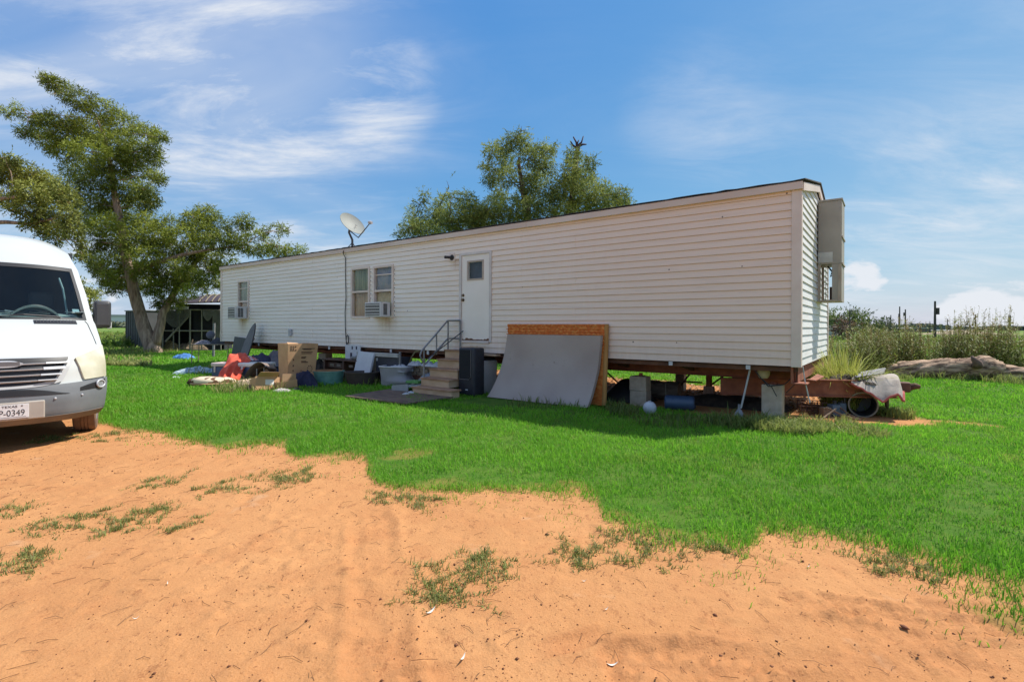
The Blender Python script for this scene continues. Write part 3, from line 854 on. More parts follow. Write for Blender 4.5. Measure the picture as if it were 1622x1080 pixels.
MB().box((-HL+.02,.105,ZB-.02), (-.03,HW-.105,ZB+.06)).build('floor', M_DARKSTEEL, home)
MB().box((-HL+.085,.11,ZF-.12), (-.11,HW-.11,ZF-.09)).build('ceiling', M_INT, home)

# ---- windows
M_GLASS = glass_mat('window_glass', (.95,.96,.95), .02, 1.36)
M_CURT = mat('curtain_brown', (.42,.26,.13), .9, c2=(.55,.37,.2), scale=5, stretch=(6,1,.4))
M_CURTG = mat('curtain_olive', (.15,.17,.09), .9, c2=(.33,.33,.19), scale=4, stretch=(5,1,.4))
M_BLUE = mat('curtain_slate', (.20,.21,.28), .9, c2=(.36,.33,.33), scale=3)
def window(o, upper, lower, split=.5, rail=True, low_open=False):
    a, b, lo, hi = o
    zm = lo+(hi-lo)*split
    w = MB()
    t = .045
    for bx in (((a-.012),(a+t),lo-.01,hi+.01), ((b-t),(b+.012),lo-.01,hi+.01)): w.box((bx[0],-.040,bx[2]), (bx[1],.06,bx[3]))
    w.box((a+t,-.040,hi-t), (b-t,.06,hi+.01)); w.box((a+t,-.046,lo-.012), (b-t,.06,lo+t))
    root = w.build('window', M_TRIM, home)
    s = MB(); s.box((a+t,-.030,zm-.025), (b-t,.045,zm+.025)); s.build('sash_rail', M_TRIM, root)
    MB().box((a+t,.012,zm+.025), (b-t,.018,hi-t)).build('pane', M_GLASS, root)
    MB().box((a+t,.028,lo+t), (b-t,.034,zm-.025)).build('pane', M_GLASS, root)
    if rail: MB().box((a+t,.004,(zm+hi)/2+.08), (b-t,.028,(zm+hi)/2+.105)).build('muntin', M_TRIM, root)
    def cur(z0, z1, m, yy):
        MB().shell(lambda u, v: (a-.05+(b-a+.1)*u, yy+.005*math.sin(u*26)+.003*math.sin(u*61+2), z0+(z1-z0)*v), 40, 2, (0,.004,0)).build('curtain', m, root, smooth='all')
    cur(zm-.02, hi-.0, upper, .052); cur(lo+.0, zm-.024, lower, .062)
    # dark boxes put in for the shaded gaps beside the frame, one per lap
    for i in range(int((hi-lo)/PITCH)): MB().cbox((b+.05, -.012, lo+.05+i*PITCH), (.03,.02,.022)).build('dark_gap_box', mat('dark_gap', (.10,.08,.07), .9), root)
    return root
window(W1, M_CURTG, M_CURT, .52, rail=False)
window(W2, M_BLUE, mat('curtain_straw', (.50,.34,.14), .9, c2=(.68,.5,.25), scale=14), .52)
window(W3, M_CURTG, M_CURT, .46)

# ---- door
a, b, lo, hi = DOOR
M_DOOR = mat('door_paint', (.82,.735,.65), .45, c2=(.87,.79,.71), scale=1.6, bump=.06)
nd, ldk = M_DOOR.node_tree.nodes, M_DOOR.node_tree.links
f = MB(); t = .05
f.box((a-.01,-.036,lo), (a+t,.07,hi)); f.box((b-t,-.036,lo), (b+.01,.07,hi)); f.box((a+t,-.036,hi-t), (b-t,.07,hi)); f.box((a+t,-.05,lo-.02), (b-t,.07,lo+.03))
door = f.build('door', mat('door_frame', (.58,.50,.45), .5, c2=(.68,.62,.58), scale=4), home)
wx0, wz0 = wall(742.8, 442); wx1, wz1 = wall(764.8, 414)
leaf = MB()
da, db, dlo, dhi = a+t+.004, b-t-.004, lo+.035, hi-t-.004
for (x0, x1, z0, z1) in ((da,wx0,dlo,dhi),(wx1,db,dlo,dhi),(wx0,wx1,dlo,wz0),(wx0,wx1,wz1,dhi)): leaf.box((x0,-.014,z0), (x1,.03,z1))
lf = leaf.build('door_leaf', M_DOOR, door)
g = MB(); q = .035
g.box((wx0-q,-.026,wz0-q), (wx0,-.0141,wz1+q)); g.box((wx1,-.026,wz0-q), (wx1+q,-.0141,wz1+q)); g.box((wx0,-.026,wz0-q), (wx1,-.0141,wz0)); g.box((wx0,-.026,wz1), (wx1,-.0141,wz1+q))
g.build('window_frame', mat('door_window_frame', (.42,.33,.26), .5), door)
MB().box((wx0,.0,wz0), (wx1,.006,wz1)).build('pane', M_GLASS, door)
MB().box((wx0-.1,.09,wz0-.1), (wx1+.1,.095,wz1+.1)).build('curtain', mat('door_blind', (.05,.06,.09), .9), door)
for py in (467.8, 475.2):
    kx, kz = wall(734.5, py)
    k = MB(); k.lathe([(.0,-.055),(.022,-.055),(.03,-.042),(.026,-.026),(.014,-.02),(.014,-.012),(.035,-.008),(.035,.0)] if py > 470 else [(0,-.026),(.024,-.026),(.028,-.018),(.034,0)], 16, Matrix.Translation((kx,-.0145,kz)) @ Matrix.Rotation(R(-90), 4, 'X'))
    k.build('knob', mat('tarnished_brass', (.16,.11,.07), .4, metal=.8), door, smooth=True)
rg = random.Random(2); poly = [(da+.01, dlo)]
nn = 26
for i in range(nn+1):
    u = i/nn; hgt = .012+.028*rg.random()*(1.6 if (.1 < u < .45 or u > .72) else .35)
    poly.append((da+.01+(db-da-.02)*u, dlo+hgt))
poly.append((db-.01, dlo))
MB().prism(poly, .003, Matrix.Translation((0,-.0175,0))).build('rusted_bottom_edge', mat('door_rust', (.10,.04,.02), .9, c2=(.22,.10,.05), scale=30), door)['label'] = 'rusted through bottom edge of the door'
# rust run below the knob
lx, lz = wall(731.5, 480)
sr = MB(); sr.grid(lambda u, v: (lx+(.006+.012*math.sin(v*3))*(u-.3)*2*(1-v*.6), -.0152, lz-.42*v), 3, 12)
sr.build('rust_streak', mat('rust_run', (.42,.26,.13), .8, c2=(.60,.47,.36), scale=18), door)
# ---- porch lamp
lxp, lzp = wall(717, 408.5)
MB().bbox((lxp-.07,-.034,lzp-.09), (lxp+.09,-.005,lzp+.10), .006).build('lamp_plate', M_TRIM, home)
lm = MB(); lm.lathe([(0,-.06),(.04,-.06),(.06,-.04),(.065,0)], 16, Matrix.Translation((lxp+.01,-.036,lzp)) @ Matrix.Rotation(R(-90), 4, 'X') @ Matrix.Scale(-1, 4, (0,0,1)))
lm.tube([(lxp+.0,-.07,lzp+.0),(lxp-.05,-.12,lzp+.005),(lxp-.11,-.13,lzp+.01)], [.03,.03,.034], 10)
lm.build('porch_lamp', mat('black_metal', (.03,.02,.018), .5), home, smooth=True)
# ---- small grey meter plate low on the siding
mx0, mz0 = wall(460, 532); mx1, mz1 = wall(464.2, 521)
MB().bbox((mx0,-.07,mz0), (mx1,-.015,mz1), .006).build('vent_cover', mat('grey_plastic', (.45,.45,.46), .6), home)
# ---- undercarriage
def ibeam(x0, x1, y, z0, z1, name='chassis_beam', m=M_RUST):
    b_ = MB(); b_.box((x0,y-.05,z0), (x1,y+.05,z0+.014)); b_.box((x0,y-.05,z1-.014), (x1,y+.05,z1)); b_.box((x0,y-.006,z0+.014), (x1,y+.006,z1-.014))
    return b_.build(name, m, home)
for y in (.78, 3.05): ibeam(-HL+.3, -.02, y, ZB-.275, ZB-.022)
for i in range(15):
    x = -.5-i*1.2
    c = MB(); c.add([(x-.03,.12,ZB-.03),(x+.03,.12,ZB-.03),(x+.03,.12,ZB-.09),(x-.03,.12,ZB-.09),(x-.03,.72,ZB-.03),(x+.03,.72,ZB-.03),(x+.03,.72,ZB-.2),(x-.03,.72,ZB-.2)],
                    [(0,1,2,3),(4,7,6,5),(0,4,5,1),(1,5,6,2),(2,6,7,3),(3,7,4,0)])
    c.build('outrigger', M_DARKSTEEL, home)
    if i % 2 == 0: MB().box((x+.06,.86,ZB-.2), (x+.12,2.98,ZB-.09)).build('cross_member', M_DARKSTEEL, home)
MB().box((-HL+.1,.06,ZB-.085), (-.03,.1,ZB-.021)).build('rim_joist', M_DARKSTEEL, home)
MB().box((-.07,.12,ZB-.24), (-.025,HW-.1,ZB-.022)).build('end_beam', M_RUST, home)
# rusty end bracket hanging below the near corner
MB().box((-.105,.02,ZB-.24), (-.075,.30,ZB-.015)).build('corner_bracket', M_RUST, home)
MB().box((-.105,.02,ZB-.255), (.10,.30,ZB-.241)).build('corner_bracket', M_RUST, home)
for px, py in ((1063,575.5),(1185.5,581.5)):
    x, z = wall(px, py); h_ = .030
    b_ = MB(); b_.box((x-h_,-.028,z-h_), (x+h_,-.012,z-h_*.6)); b_.box((x-h_,-.028,z+h_*.6), (x+h_,-.012,z+h_)); b_.box((x-h_,-.028,z-h_*.6), (x-h_*.6,-.012,z+h_*.6)); b_.box((x+h_*.6,-.028,z-h_*.6), (x+h_,-.012,z+h_*.6)); b_.box((x-h_*.62,-.02,z-h_*.62), (x+h_*.62,-.008,z+h_*.62))
    b_.build('tie_bracket', mat('zinc', (.55,.55,.55), .5), home)
for i in range(9):
    x = -6.2-i*1.3; MB().box((x-.03,-.02,ZB-.10), (x+.03,.0,ZB-.014)).build('tie_bracket', MATS['zinc'], home)
# hanging conduit and wires near the corner
MB().tube([(.04,.10,ZB-.01),(.06,.12,ZB-.2),(.10,.16,ZB-.42),(.12,.17,ZB-.52)], .009, 6).build('conduit', mat('grey_pipe', (.5,.5,.5), .5), home)
MB().tube([(-.02,.05,ZB-.01),(-.05,.10,ZB-.25),(-.18,.15,ZB-.40)], .006, 5).build('wire', mat('black_cable', (.02,.02,.022), .6), home)
MB().tube([(-.62,.10,ZB-.06),(-.5,.06,ZB-.2),(-.36,.1,ZB-.33),(-.30,.12,ZB-.46)], .007, 5).build('wire', MATS['black_cable'], home)
MB().tube([(-.05,.2,ZB-.12),(-.2,.15,ZB-.28),(-.42,.18,ZB-.33),(-.55,.3,ZB-.22)], .008, 5).build('wire', MATS['black_cable'], home)
MB().lathe([(0,-.09),(.06,-.085),(.085,-.04),(.09,.03),(.07,.09),(0,.10)], 14, Matrix.Translation((-.50,.25,ZB-.13))).build('foam_lump', mat('foam', (.42,.33,.18), .9, c2=(.55,.44,.25), scale=12), home, smooth=True)
# ---- tongue: A-frame of rusty beams in front of the near end
TCO = Vector((1.22, 1.95, 0))
def tbeam(p0, p1, z0, z1, w=.10):
    p0, p1 = Vector(p0), Vector(p1); d = (p1-p0).normalized(); n_ = Vector((-d.y, d.x))*w/2
    b_ = MB()
    for (za, zb_, k) in ((z0, z0+.016, 1), (z1-.016, z1, 1), (z0+.016, z1-.016, .14)):
        c = [(p0-n_*k), (p1-n_*k), (p1+n_*k), (p0+n_*k)]
        b_.add([(q.x, q.y, za) for q in c]+[(q.x, q.y, zb_) for q in c], [(0,3,2,1),(4,5,6,7),(0,1,5,4),(1,2,6,5),(2,3,7,6),(3,0,4,7)])
    return b_.build('tongue_beam', M_RUST, home)
TZ0, TZ1 = .30, .575
tbeam((-1.2,.55), (1.12,1.86), TZ0, TZ1); tbeam((-1.2,3.3), (1.12,2.04), TZ0+.002, TZ1+.002)
MB().box((.30,1.42,TZ1-.10), (.36,2.46,TZ1-.018)).build('tongue_brace', M_RUST, home)
cp = MB(); cp.bbox((1.08,1.84,.40), (1.30,2.06,.55), .02); cp.tube([(1.28,1.95,.47),(1.36,1.95,.50),(1.42,1.95,.49)], [.055,.05,.03], 10)
cp.build('coupler', M_DARKSTEEL, home)
MB().tube([(1.0,1.95,.0),(1.0,1.95,.42)], .03, 10).build('jack_leg', M_DARKSTEEL, home)
# splayed flange plate catching the light behind the corner
MB().add([(.04,.75,.60),(.13,.78,.59),(.20,1.25,.62),(.10,1.3,.65),(.04,.75,.612),(.13,.78,.602),(.20,1.25,.632),(.10,1.3,.662)], [(0,3,2,1),(4,5,6,7),(0,1,5,4),(1,2,6,5),(2,3,7,6),(3,0,4,7)]).build('flange_plate', M_RUST, home)

# ================================================================== COOLER HOUSING on the end wall
M_TAN = mat('tan_sheet_metal', (.30,.275,.225), .6, c2=(.38,.35,.29), scale=2.2, bump=.1, bscale=18)
M_TANE = mat('tan_edge', (.42,.36,.28), .6, c2=(.36,.29,.22), scale=6)
CYF = 2.05
cx0, czb = wall(1290, 478, CYF); cx1, _ = wall(1333, 478, CYF)
cx0 = .027; cd = cx1; czt = wall(1290, 322, CYF)[1]; czm = wall(1300, 419, CYF)[1]; cw = .62
cool = thing('cooler_housing', 'tall tan sheet metal cooler box hung on the end wall', 'cooler box', HOME_M)
up = MB(); up.bbox((cx0,CYF,czm), (cd,CYF+cw,czt), .008); up.build('upper_casing', M_TAN, cool)
cap = MB(); cap.bbox((cx0,CYF-.012,czt+.001), (cd+.012,CYF+cw+.012,czt+.035), .006); cap.build('lid', M_TAN, cool)
for z in (czm, czm+.42*(czt-czm)):
    MB().box((cd+.001,CYF-.004,z-.012), (cd+.016,CYF+cw+.004,z+.014)).build('seam_strip', M_TANE, cool)
px0, pz0 = wall(1290, 417, CYF); px1, pz1 = wall(1319, 399, CYF)
MB().box((cx0+.004,CYF-.010,pz0), (px1,CYF-.001,pz1)).build('pale_patch', mat('pale_sheet', (.52,.52,.47), .5), cool)
for (x0, x1, y0, y1) in ((cx0,cx0+.04,CYF,CYF+.04),(cd-.05,cd-.001,CYF,CYF+.04),(cx0,cx0+.04,CYF+cw-.04,CYF+cw),(cd-.05,cd-.001,CYF+cw-.04,CYF+cw)): MB().box((x0,y0,czb+.03), (x1,y1,czm-.001)).build('corner_post', M_TANE, cool)
MB().box((cx0,CYF-.006,czb), (cd,CYF+cw,czb+.03)).build('tray', M_TANE, cool)
MB().box((cd-.14,CYF+.006,czb+.031), (cd-.051,CYF+.03,czm-.002)).build('side_panel', M_TAN, cool)
MB().box((cd-.012,CYF+.042,czb+.031), (cd-.002,CYF+cw-.042,czm-.002)).build('side_panel', M_TAN, cool)
MB().box((cx0+.15,CYF+.3,czb+.031), (cd-.16,CYF+.36,czb+.27)).build('inner_baffle', mat('dark_brown_metal', (.11,.07,.05), .7), cool)
for k in range(3): MB().tube([(cx0+.055+k*.03,CYF+.05,czb+.03),(cx0+.055+k*.03,CYF+.05,czm-.01)], .006, 5).build('grille_bar', M_TANE, cool)
for k in range(5): MB().tube([(cx0+.045,CYF+.05,czb+.07+k*.07),(cx0+.16,CYF+.05,czb+.09+k*.07)], .005, 5).build('grille_bar', M_TANE, cool)
MB().tube([(cx0+.13,CYF+.2,czm-.02),(cx0+.2,CYF+.18,czm-.12),(cx0+.17,CYF+.2,czm-.2),(cx0+.25,CYF+.2,czm-.16)], .014, 6).build('hose', MATS['black_cable'], cool)

# ================================================================== WINDOW AIR CONDITIONERS
def air_con(x0, x1, z0, z1, out, label):
    """x0..x1 along the wall, sticks out of the wall by out"""
    t_ = thing('window_air_conditioner', label, 'air conditioner', HOME_M, 'window air conditioners')
    mw = mat('aircon_casing', (.70,.68,.66), .5, c2=(.60,.57,.54), scale=5); dk = mat('aircon_fin', (.10,.095,.09), .6, c2=(.2,.19,.18), scale=30)
    MB().bbox((x0,-out,z0), (x1,-.05,z1), .01).build('casing', mw, t_)
    # rear condenser face
    f_ = MB(); m_ = .03
    MB().box((x0+m_,-out-.004,z0+m_), (x1-m_,-out-.0005,z1-m_)).build('condenser_fins', dk, t_)
    nb = 4
    for i in range(nb):
        z = z0+m_+(z1-z0-2*m_)*(i+.5)/nb
        MB().box((x0+m_,-out-.012,z-.008), (x1-m_,-out-.0045,z+.008)).build('grille_slat', mw, t_)
    for i in range(2):
        y = -out+.09+i*(out-.22)/1.0*.42
        MB().box((x1+.0005,y,z0+.05), (x1+.004,y+(out-.2)*.34,z1-.04)).build('side_vent', dk, t_)
    return t_
z0_, z1_ = wall(610, 503)[1], wall(610, 482.5)[1]
air_con(W2[1]-.66, W2[1]-.06, W2[2]+.01, W2[2]+.37, .36, 'white window air conditioner in the middle pair of windows')
air_con(W3[1]-.57, W3[1]-.05, W3[2]+.01, W3[2]+.40, .43, 'white window air conditioner in the far left window')

# ================================================================== SATELLITE DISH
bx_, _ = wall(558, 395, .25)
dbase = hw(bx_, .25, ZT+.04)
dd = dbase.y
dish = thing('satellite_dish', 'pale grey satellite dish on a short mast at the roof edge', 'satellite dish', Matrix.Translation(dbase))
dc = atY(555.8, 357.4, dd-.05) - dbase
nrm = Vector((.67, -.45, .58)).normalized()
M_DISH = mat('dish_grey', (.22,.23,.205), .65, c2=(.26,.27,.24), scale=3); M_DKM = mat('dark_mast', (.07,.065,.065), .5, c2=(.12,.11,.11), scale=5)
Q = nrm.to_track_quat('Z', 'Y').to_matrix().to_4x4()
DM = Matrix.Translation(dc) @ Q
rd = .365
pr = [(0,0)]+[(rd*k/8, .09*(k/8)**2) for k in range(1, 9)]
d_ = MB(); d_.lathe(pr+[(rd+.006,.094),(rd+.006,.084),(rd*.9,.066)]+[(rd*k/8, .09*(k/8)**2-.012) for k in range(7, 0, -1)]+[(0,-.012)], 40, DM)
refl = d_.build('reflector', M_DISH, dish, smooth=True)
MB().tube([(0,0,0),(0,0,(dc.z-.14)*.5),dc-nrm*.10-Vector((0,0,.12)),dc-nrm*.05], [.03,.03,.028,.025], 10).build('mast', M_DKM, dish)
MB().bbox((-.10,-.09,-.02), (.10,.09,.012), .004).build('foot_plate', M_DKM, dish)
for sx in (-1, 1): MB().tube([(sx*.13,-.05,0),(sx*.05,-.02,.10),(0,0,.17)], .012, 6).build('mast_stay', M_DKM, dish)
low = dc + (DM.to_3x3() @ Vector((0,0,0)))
edge = atY(567.5, 376.5, dd-.02)-dbase; feed = atY(586.7, 352.8, dd-.40)-dbase
MB().tube([dc-nrm*.06-Vector((0,0,.1)), edge, feed], [.016,.015,.013], 8).build('feed_arm', M_DKM, dish)
fa = (dc+nrm*.2-feed).normalized()
MB().tube([feed-fa*.05, feed+fa*.0, feed+fa*.06], [.035,.045,.035], 12).build('feed_horn', mat('feed_pink', (.55,.48,.45), .5), dish)
# faded lettering strokes on the reflector
lg = MB(); rg = random.Random(3)
for i in range(6):
    x = -.14+i*.038; y = .12+.008*math.sin(i)
    for (p_, q_) in (((x,y-.03),(x,y+.035 if i in (0,3) else y+.015)), ((x,y-.03 if i % 2 else y+.01),(x+.024,y-.028 if i % 2 else y+.012))):
        zz = lambda a_, b_: .09*((a_*a_+b_*b_)/rd**2)+.003
        lg.tube([(p_[0],p_[1],zz(*p_)), (q_[0],q_[1],zz(*q_))], .0045, 4, DM @ Matrix.Rotation(R(-128), 4, 'Z'))
lg.build('lettering', mat('faded_print', (.70,.69,.62), .6), dish)
# cable dropping from the roof edge down the wall
cab = thing('wall_cable', 'black cable running from the roof down the siding with a coil', 'cable', HOME_M)
pts = []
for px, py in ((544,397),(543.5,401),(547,408),(547.2,440),(548,470),(546.5,495),(547,520),(548,537)):
    x, z = wall(px, py, -.09 if py < 405 else -.04); pts.append((x, -.09 if py < 405 else -.04, z))
MB().tube(pts, .011, 6).build('cable_run', MATS['black_cable'], cab)
cxk, czk = wall(550.5, 537.5, -.04)
MB().tube([(cxk+.06*math.cos(t_*.55), -.042-.004*(t_ % 3), czk+.11*math.sin(t_*.55)) for t_ in range(24)], .011, 6).build('cable_coil', MATS['black_cable'], cab)
MB().tube([(cxk-.04,-.045,czk-.1),(cxk+.0,-.05,czk-.17),(cxk+.07,-.05,czk-.16)], .018, 6).build('cable_end', MATS['black_cable'], cab)

# ================================================================== PIERS AND JACKS
M_CONC = mat('concrete_block', (.40,.32,.24), .95, c2=(.52,.43,.33), scale=9, bump=.5, bscale=70)
def pier(px, py, w, d, h, label, n=3, rz=-TH, cap_h=.10, steel=True):
    t = thing('concrete_pier', label, 'pier', P(at(px, py), rz), 'concrete piers under the trailer')
    hh = h/n; rg = random.Random(int(px))
    for i in range(n):
        ox, oy = rg.uniform(-.006, .006), rg.uniform(-.006, .006)
        MB().bbox((-w/2+ox, oy, i*hh+.002-(.05 if i == 0 else 0)), (w/2+ox, d+oy, (i+1)*hh-.002), .008).build('block', M_CONC, t)
    if steel:
        MB().bbox((-.06,.08,h), (.06,.20,h+.012), .003).build('cap_plate', M_RUST, t)
        MB().tube([(0,.14,h+.012),(0,.14,ZB-.28)], .034, 10).build('jack_screw', M_RUST, t)
    return t
pier(1010, 642, .31, .24, .52, 'grey concrete block pier just right of the leaning mattresses', 2)
pier(1222, 667, .28, .22, .545, 'grey concrete pier under the near corner of the trailer', 1)
pier(1076, 618.5, .19, .2, .53, 'narrow concrete pier far under the trailer behind the blue drum', 3)
pier(1175, 627, .40, .2, .53, 'wide shaded concrete pier standing in the back row', 3)
for k, x in enumerate((-5.0, -7.6, -10.2, -12.8, -15.4)):
    q = hw(x, .66)
    lab = ('behind the grey foam slab', 'behind the door steps', 'behind the brown desk', 'behind the tall carton', 'near the ironing board')[k]
    t = thing('concrete_pier', 'dark concrete pier under the trailer '+lab, 'pier', P(q, -TH), 'concrete piers under the trailer')
    for i in range(3): MB().bbox((-.19,0,i*.19+.002-(.05 if i == 0 else 0)), (.19,.24,i*.19+.188), .008).build('block', M_CONC, t)
# flared steel jack stand
js = thing('jack_stand', 'brown steel jack stand with flared foot under the beam', 'jack stand', P(at(1123, 637), -TH))
prof = [(.13,.0),(.125,.05),(.10,.14),(.085,.30)]
f = MB()
for s_ in (0,):
    V, F = [], []
    for (w, z) in prof: V += [(-w,-w*.6,z),(w,-w*.6,z),(w,w*.6,z),(-w,w*.6,z)]
    for i in range(len(prof)-1):
        for k in range(4): F.append((i*4+k, i*4+(k+1)%4, (i+1)*4+(k+1)%4, (i+1)*4+k))
    F += [(3,2,1,0), (12,13,14,15)]
    f.add(V, F)
M_PINK = mat('dusty_pink_steel', (.33,.19,.135), .8, c2=(.42,.26,.19), scale=8, bump=.3)
f.build('flared_foot', M_PINK, js)
for xx in (-.035, .035): MB().tube([(xx,-.065,.28),(xx*1.4,-.082,.06)], .008, 5).build('rib', M_PINK, js)
MB().tube([(0,0,.30),(0,0,ZB-.05)], .055, 10).build('post', M_RUST, js)
# braces lying under the home
for k, (p0, p1, lab) in enumerate((((1112,620,.1), (1148,594,.52), 'rusty brace bar slanting up beside the jack stand'), ((962,590,.52), (985,612,.2), 'rusty brace bar slanting down beside the orange mattress'),
                                   ((1075,615,.15), (1092,593,.5), 'short rusty brace bar behind the blue drum'), ((1082,604,.36), (1112,606,.34), 'thin level rod behind the jack stand'))):
    a_, b_ = Vector(hw(0,0)), 0
    ya = 1.9
    xa, za = wall(p0[0], p0[1], ya); xb, zb_ = wall(p1[0], p1[1], ya)
    t = MB().tube([(xa,ya,max(za,.02)),(xb,ya,max(zb_,.02))], .018, 6).build('brace_bar', M_DARKSTEEL, None)
    t.matrix_world = HOME_M; tag(t, lab, 'brace', 'steel braces under the trailer')

# ================================================================== THINGS LYING UNDER THE NEAR END
M_BLK = mat('black_plastic', (.018,.018,.02), .5, c2=(.035,.035,.038), scale=8)
g = at(1029, 656.5); b_ = thing('white_globe', 'round white plastic globe resting in the grass', 'ball', P(g))
MB().lathe([(0,0),(.05,.006),(.085,.04),(.105,.09),(.105,.13),(.09,.17),(.055,.2),(.0,.212)], 20).build('globe', mat('white_globe', (.46,.47,.50), .5, c2=(.55,.56,.58), scale=9), b_, smooth='all')
MB().lathe([(.0,.2095),(.028,.209),(.028,.222),(0,.224)], 14).build('neck', mat('white_globe_neck', (.36,.36,.38), .6), b_)
g = at(1076, 651); t = thing('blue_drum', 'dark blue plastic drum lying on its side under the beam', 'drum', P(g, -TH+.3))
DMx = Matrix.Translation((0,.1,.125)) @ Matrix.Rotation(R(90), 4, 'Y')
MB().lathe([(0,-.24),(.10,-.24),(.122,-.22),(.126,-.1),(.120,-.08),(.126,-.06),(.126,.1),(.12,.12),(.126,.14),(.122,.22),(.1,.24),(0,.24)], 20, DMx).build('drum_body', mat('navy_plastic', (.035,.065,.12), .4, c2=(.05,.09,.15), scale=5), t, smooth=True)
MB().lathe([(0,.24),(.03,.24),(.03,.262),(0,.262)], 10, DMx @ Matrix.Translation((.05,0,0))).build('cap', M_BLK, t)
g = hw(-2.55, 1.5); t = thing('wood_bolster', 'bark-covered log section stored under the trailer', 'log', P(g, -TH+R(6)))
bk = mat('bark_grey', (.11,.085,.065), .95, c2=(.22,.17,.13), scale=14, stretch=(.3,1,1), bump=.9, bscale=30)
lg = MB(); rg = random.Random(6)
V, F = [], []; nr = 22
for i in range(13):
    for k in range(nr):
        a_ = 2*math.pi*k/nr; r_ = .17+.018*mnoise.noise(Vector((i*.4, math.cos(a_)*2, math.sin(a_)*2)))*2
        V.append((-.35+.7*i/12, math.cos(a_)*r_, .175+math.sin(a_)*r_))
for i in range(12):
    for k in range(nr): F.append((i*nr+k, i*nr+(k+1)%nr, (i+1)*nr+(k+1)%nr, (i+1)*nr+k))
lg.add(V, F); lg.build('bark', bk, t, smooth=True)
for s_ in (0, 12): MB().add([V[s_*nr+k] for k in range(nr)], [tuple(range(nr))]).build('cut_end', mat('cut_wood', (.25,.15,.10), .9, c2=(.13,.08,.055), scale=22), t)
MB().box((.12,-.195,.03), (.14,-.18,.33)).build('strap', mat('old_strap', (.3,.28,.22), .8), t)
g = hw(-3.0, .95); t = MB()
t.grid(lambda u, v: ((u-.5)*.9, (v-.5)*.7, max(0, (.36+.1*mnoise.noise(Vector((u*3, v*3, 1))))*math.sin(math.pi*u)**.6*math.sin(math.pi*v)**.6)), 16, 12)
o = t.build('black_tarp_bundle', M_BLK, None, smooth='all'); o.matrix_world = P(g, -TH); tag(o, 'black tarp bundle in the dark behind the orange mattress', 'tarp')
g = hw(-1.25, 1.5); t = MB()
t.grid(lambda u, v: ((u-.5)*1.9, (v-.5)*.8, max(0, (.17+.12*mnoise.noise(Vector((u*6, v*3, 4))))*math.sin(math.pi*u)**.5*math.sin(math.pi*v)**.5)), 26, 12)
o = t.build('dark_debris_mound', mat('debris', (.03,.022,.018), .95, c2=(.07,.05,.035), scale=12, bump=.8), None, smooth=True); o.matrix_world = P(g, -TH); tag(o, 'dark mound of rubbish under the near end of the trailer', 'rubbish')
# shovel with a white handle leaning on the beam
t = thing('shovel', 'shovel with a white pole leaning under the near corner', 'shovel', HOME_M)
a_ = Vector((-.83, .18, .03)); top = Vector((wall(1188, 585, .14)[0], .14, wall(1188, 585, .14)[1]))
MB().tube([a_+(top-a_)*.18, top], .014, 8).build('handle', mat('white_pole', (.5,.5,.5), .5), t)
MB().shell(lambda u, v: (a_.x-.07*(1-v*.25)*math.sin(math.pi*(.12+.76*min(1, v*1.3+.15)))*(2*u-1)*-1, a_.y-.02-.02*math.sin(math.pi*u)+.03*v, a_.z-.03+.22*v), 8, 6, (0,.006,0)).build('blade', mat('grey_blade', (.3,.3,.31), .5, metal=.3), t, smooth=True)

# ================================================================== TONGUE LOAD AND JUNK BESIDE IT
def heap(name, label, cat, pos, rz, sx, sy, h, m, seed=0, fold=5.0, amp=.45, nx_=26, ny_=20, pw=.6, flat=0.0, smooth='all', ridge=True):
    def fn(u, v):
        e = max(0, math.sin(math.pi*u))**pw*max(0, math.sin(math.pi*v))**pw
        q = mnoise.noise(Vector((u*fold+seed*7.1, v*fold*.8, seed)))
        if ridge: q = 1-2*abs(q)
        q2 = mnoise.noise(Vector((u*fold*2.3, v*fold*2.1, seed+5)))
        bx = .10*mnoise.noise(Vector((u*3.1, v*3.3, seed+9))); by = .10*mnoise.noise(Vector((u*3.2, v*2.9, seed+19)))
        return ((u-.5+bx)*sx, (v-.5+by)*sy, -.005+h*e*(1-amp+amp*(.75*q+.35*q2)) + flat*e)
    o = MB().grid(fn, nx_, ny_).build(name, m, None, smooth=smooth)
    o.matrix_world = P(pos, rz)
    return tag(o, label, cat)
# grey and red rug draped over the coupler
M_RUG = mat('rug_back', (.34,.29,.25), .95, c2=(.43,.38,.33), scale=10, bump=.4)
def rug(u, v, k=0.0):
    # u from the home outward, v across (front to back), corners hang down
    x = .55+.74*u; y = 1.25+1.15*v + .15*u
    zz = TZ1+.035+k+.035*math.sin(u*3.0)
    fall = max(0, .34-v)*1.05*max(0.0, 1-abs(u-.55)*1.5) + max(0, v-.78)*.8 + max(0, u-.80)*(.75+.2*(1-v))
    return (x-max(0, u-.8)*.45, y+max(0, .34-v)*.28, zz-fall+.04*mnoise.noise(Vector((u*5, v*4, 2)))+.012*mnoise.noise(Vector((u*13, v*11, 6))))
t = thing('draped_rug', 'grey rug with a red border draped over the tongue end', 'rug', HOME_M)
MB().shell(rug, 22, 20, (0,0,-.012)).build('rug_sheet', M_RUG, t, smooth=True)
M_RED = mat('red_binding', (.36,.075,.065), .9, c2=(.48,.14,.12), scale=9)
MB().tube([Vector(rug(i/24, 0))+Vector((0,-.004,-.006)) for i in range(25)], .017, 6).build('binding', M_RED, t)
MB().tube([Vector(rug(1, i/24))+Vector((.006,0,-.006)) for i in range(25)], .019, 6).build('binding', M_RED, t)
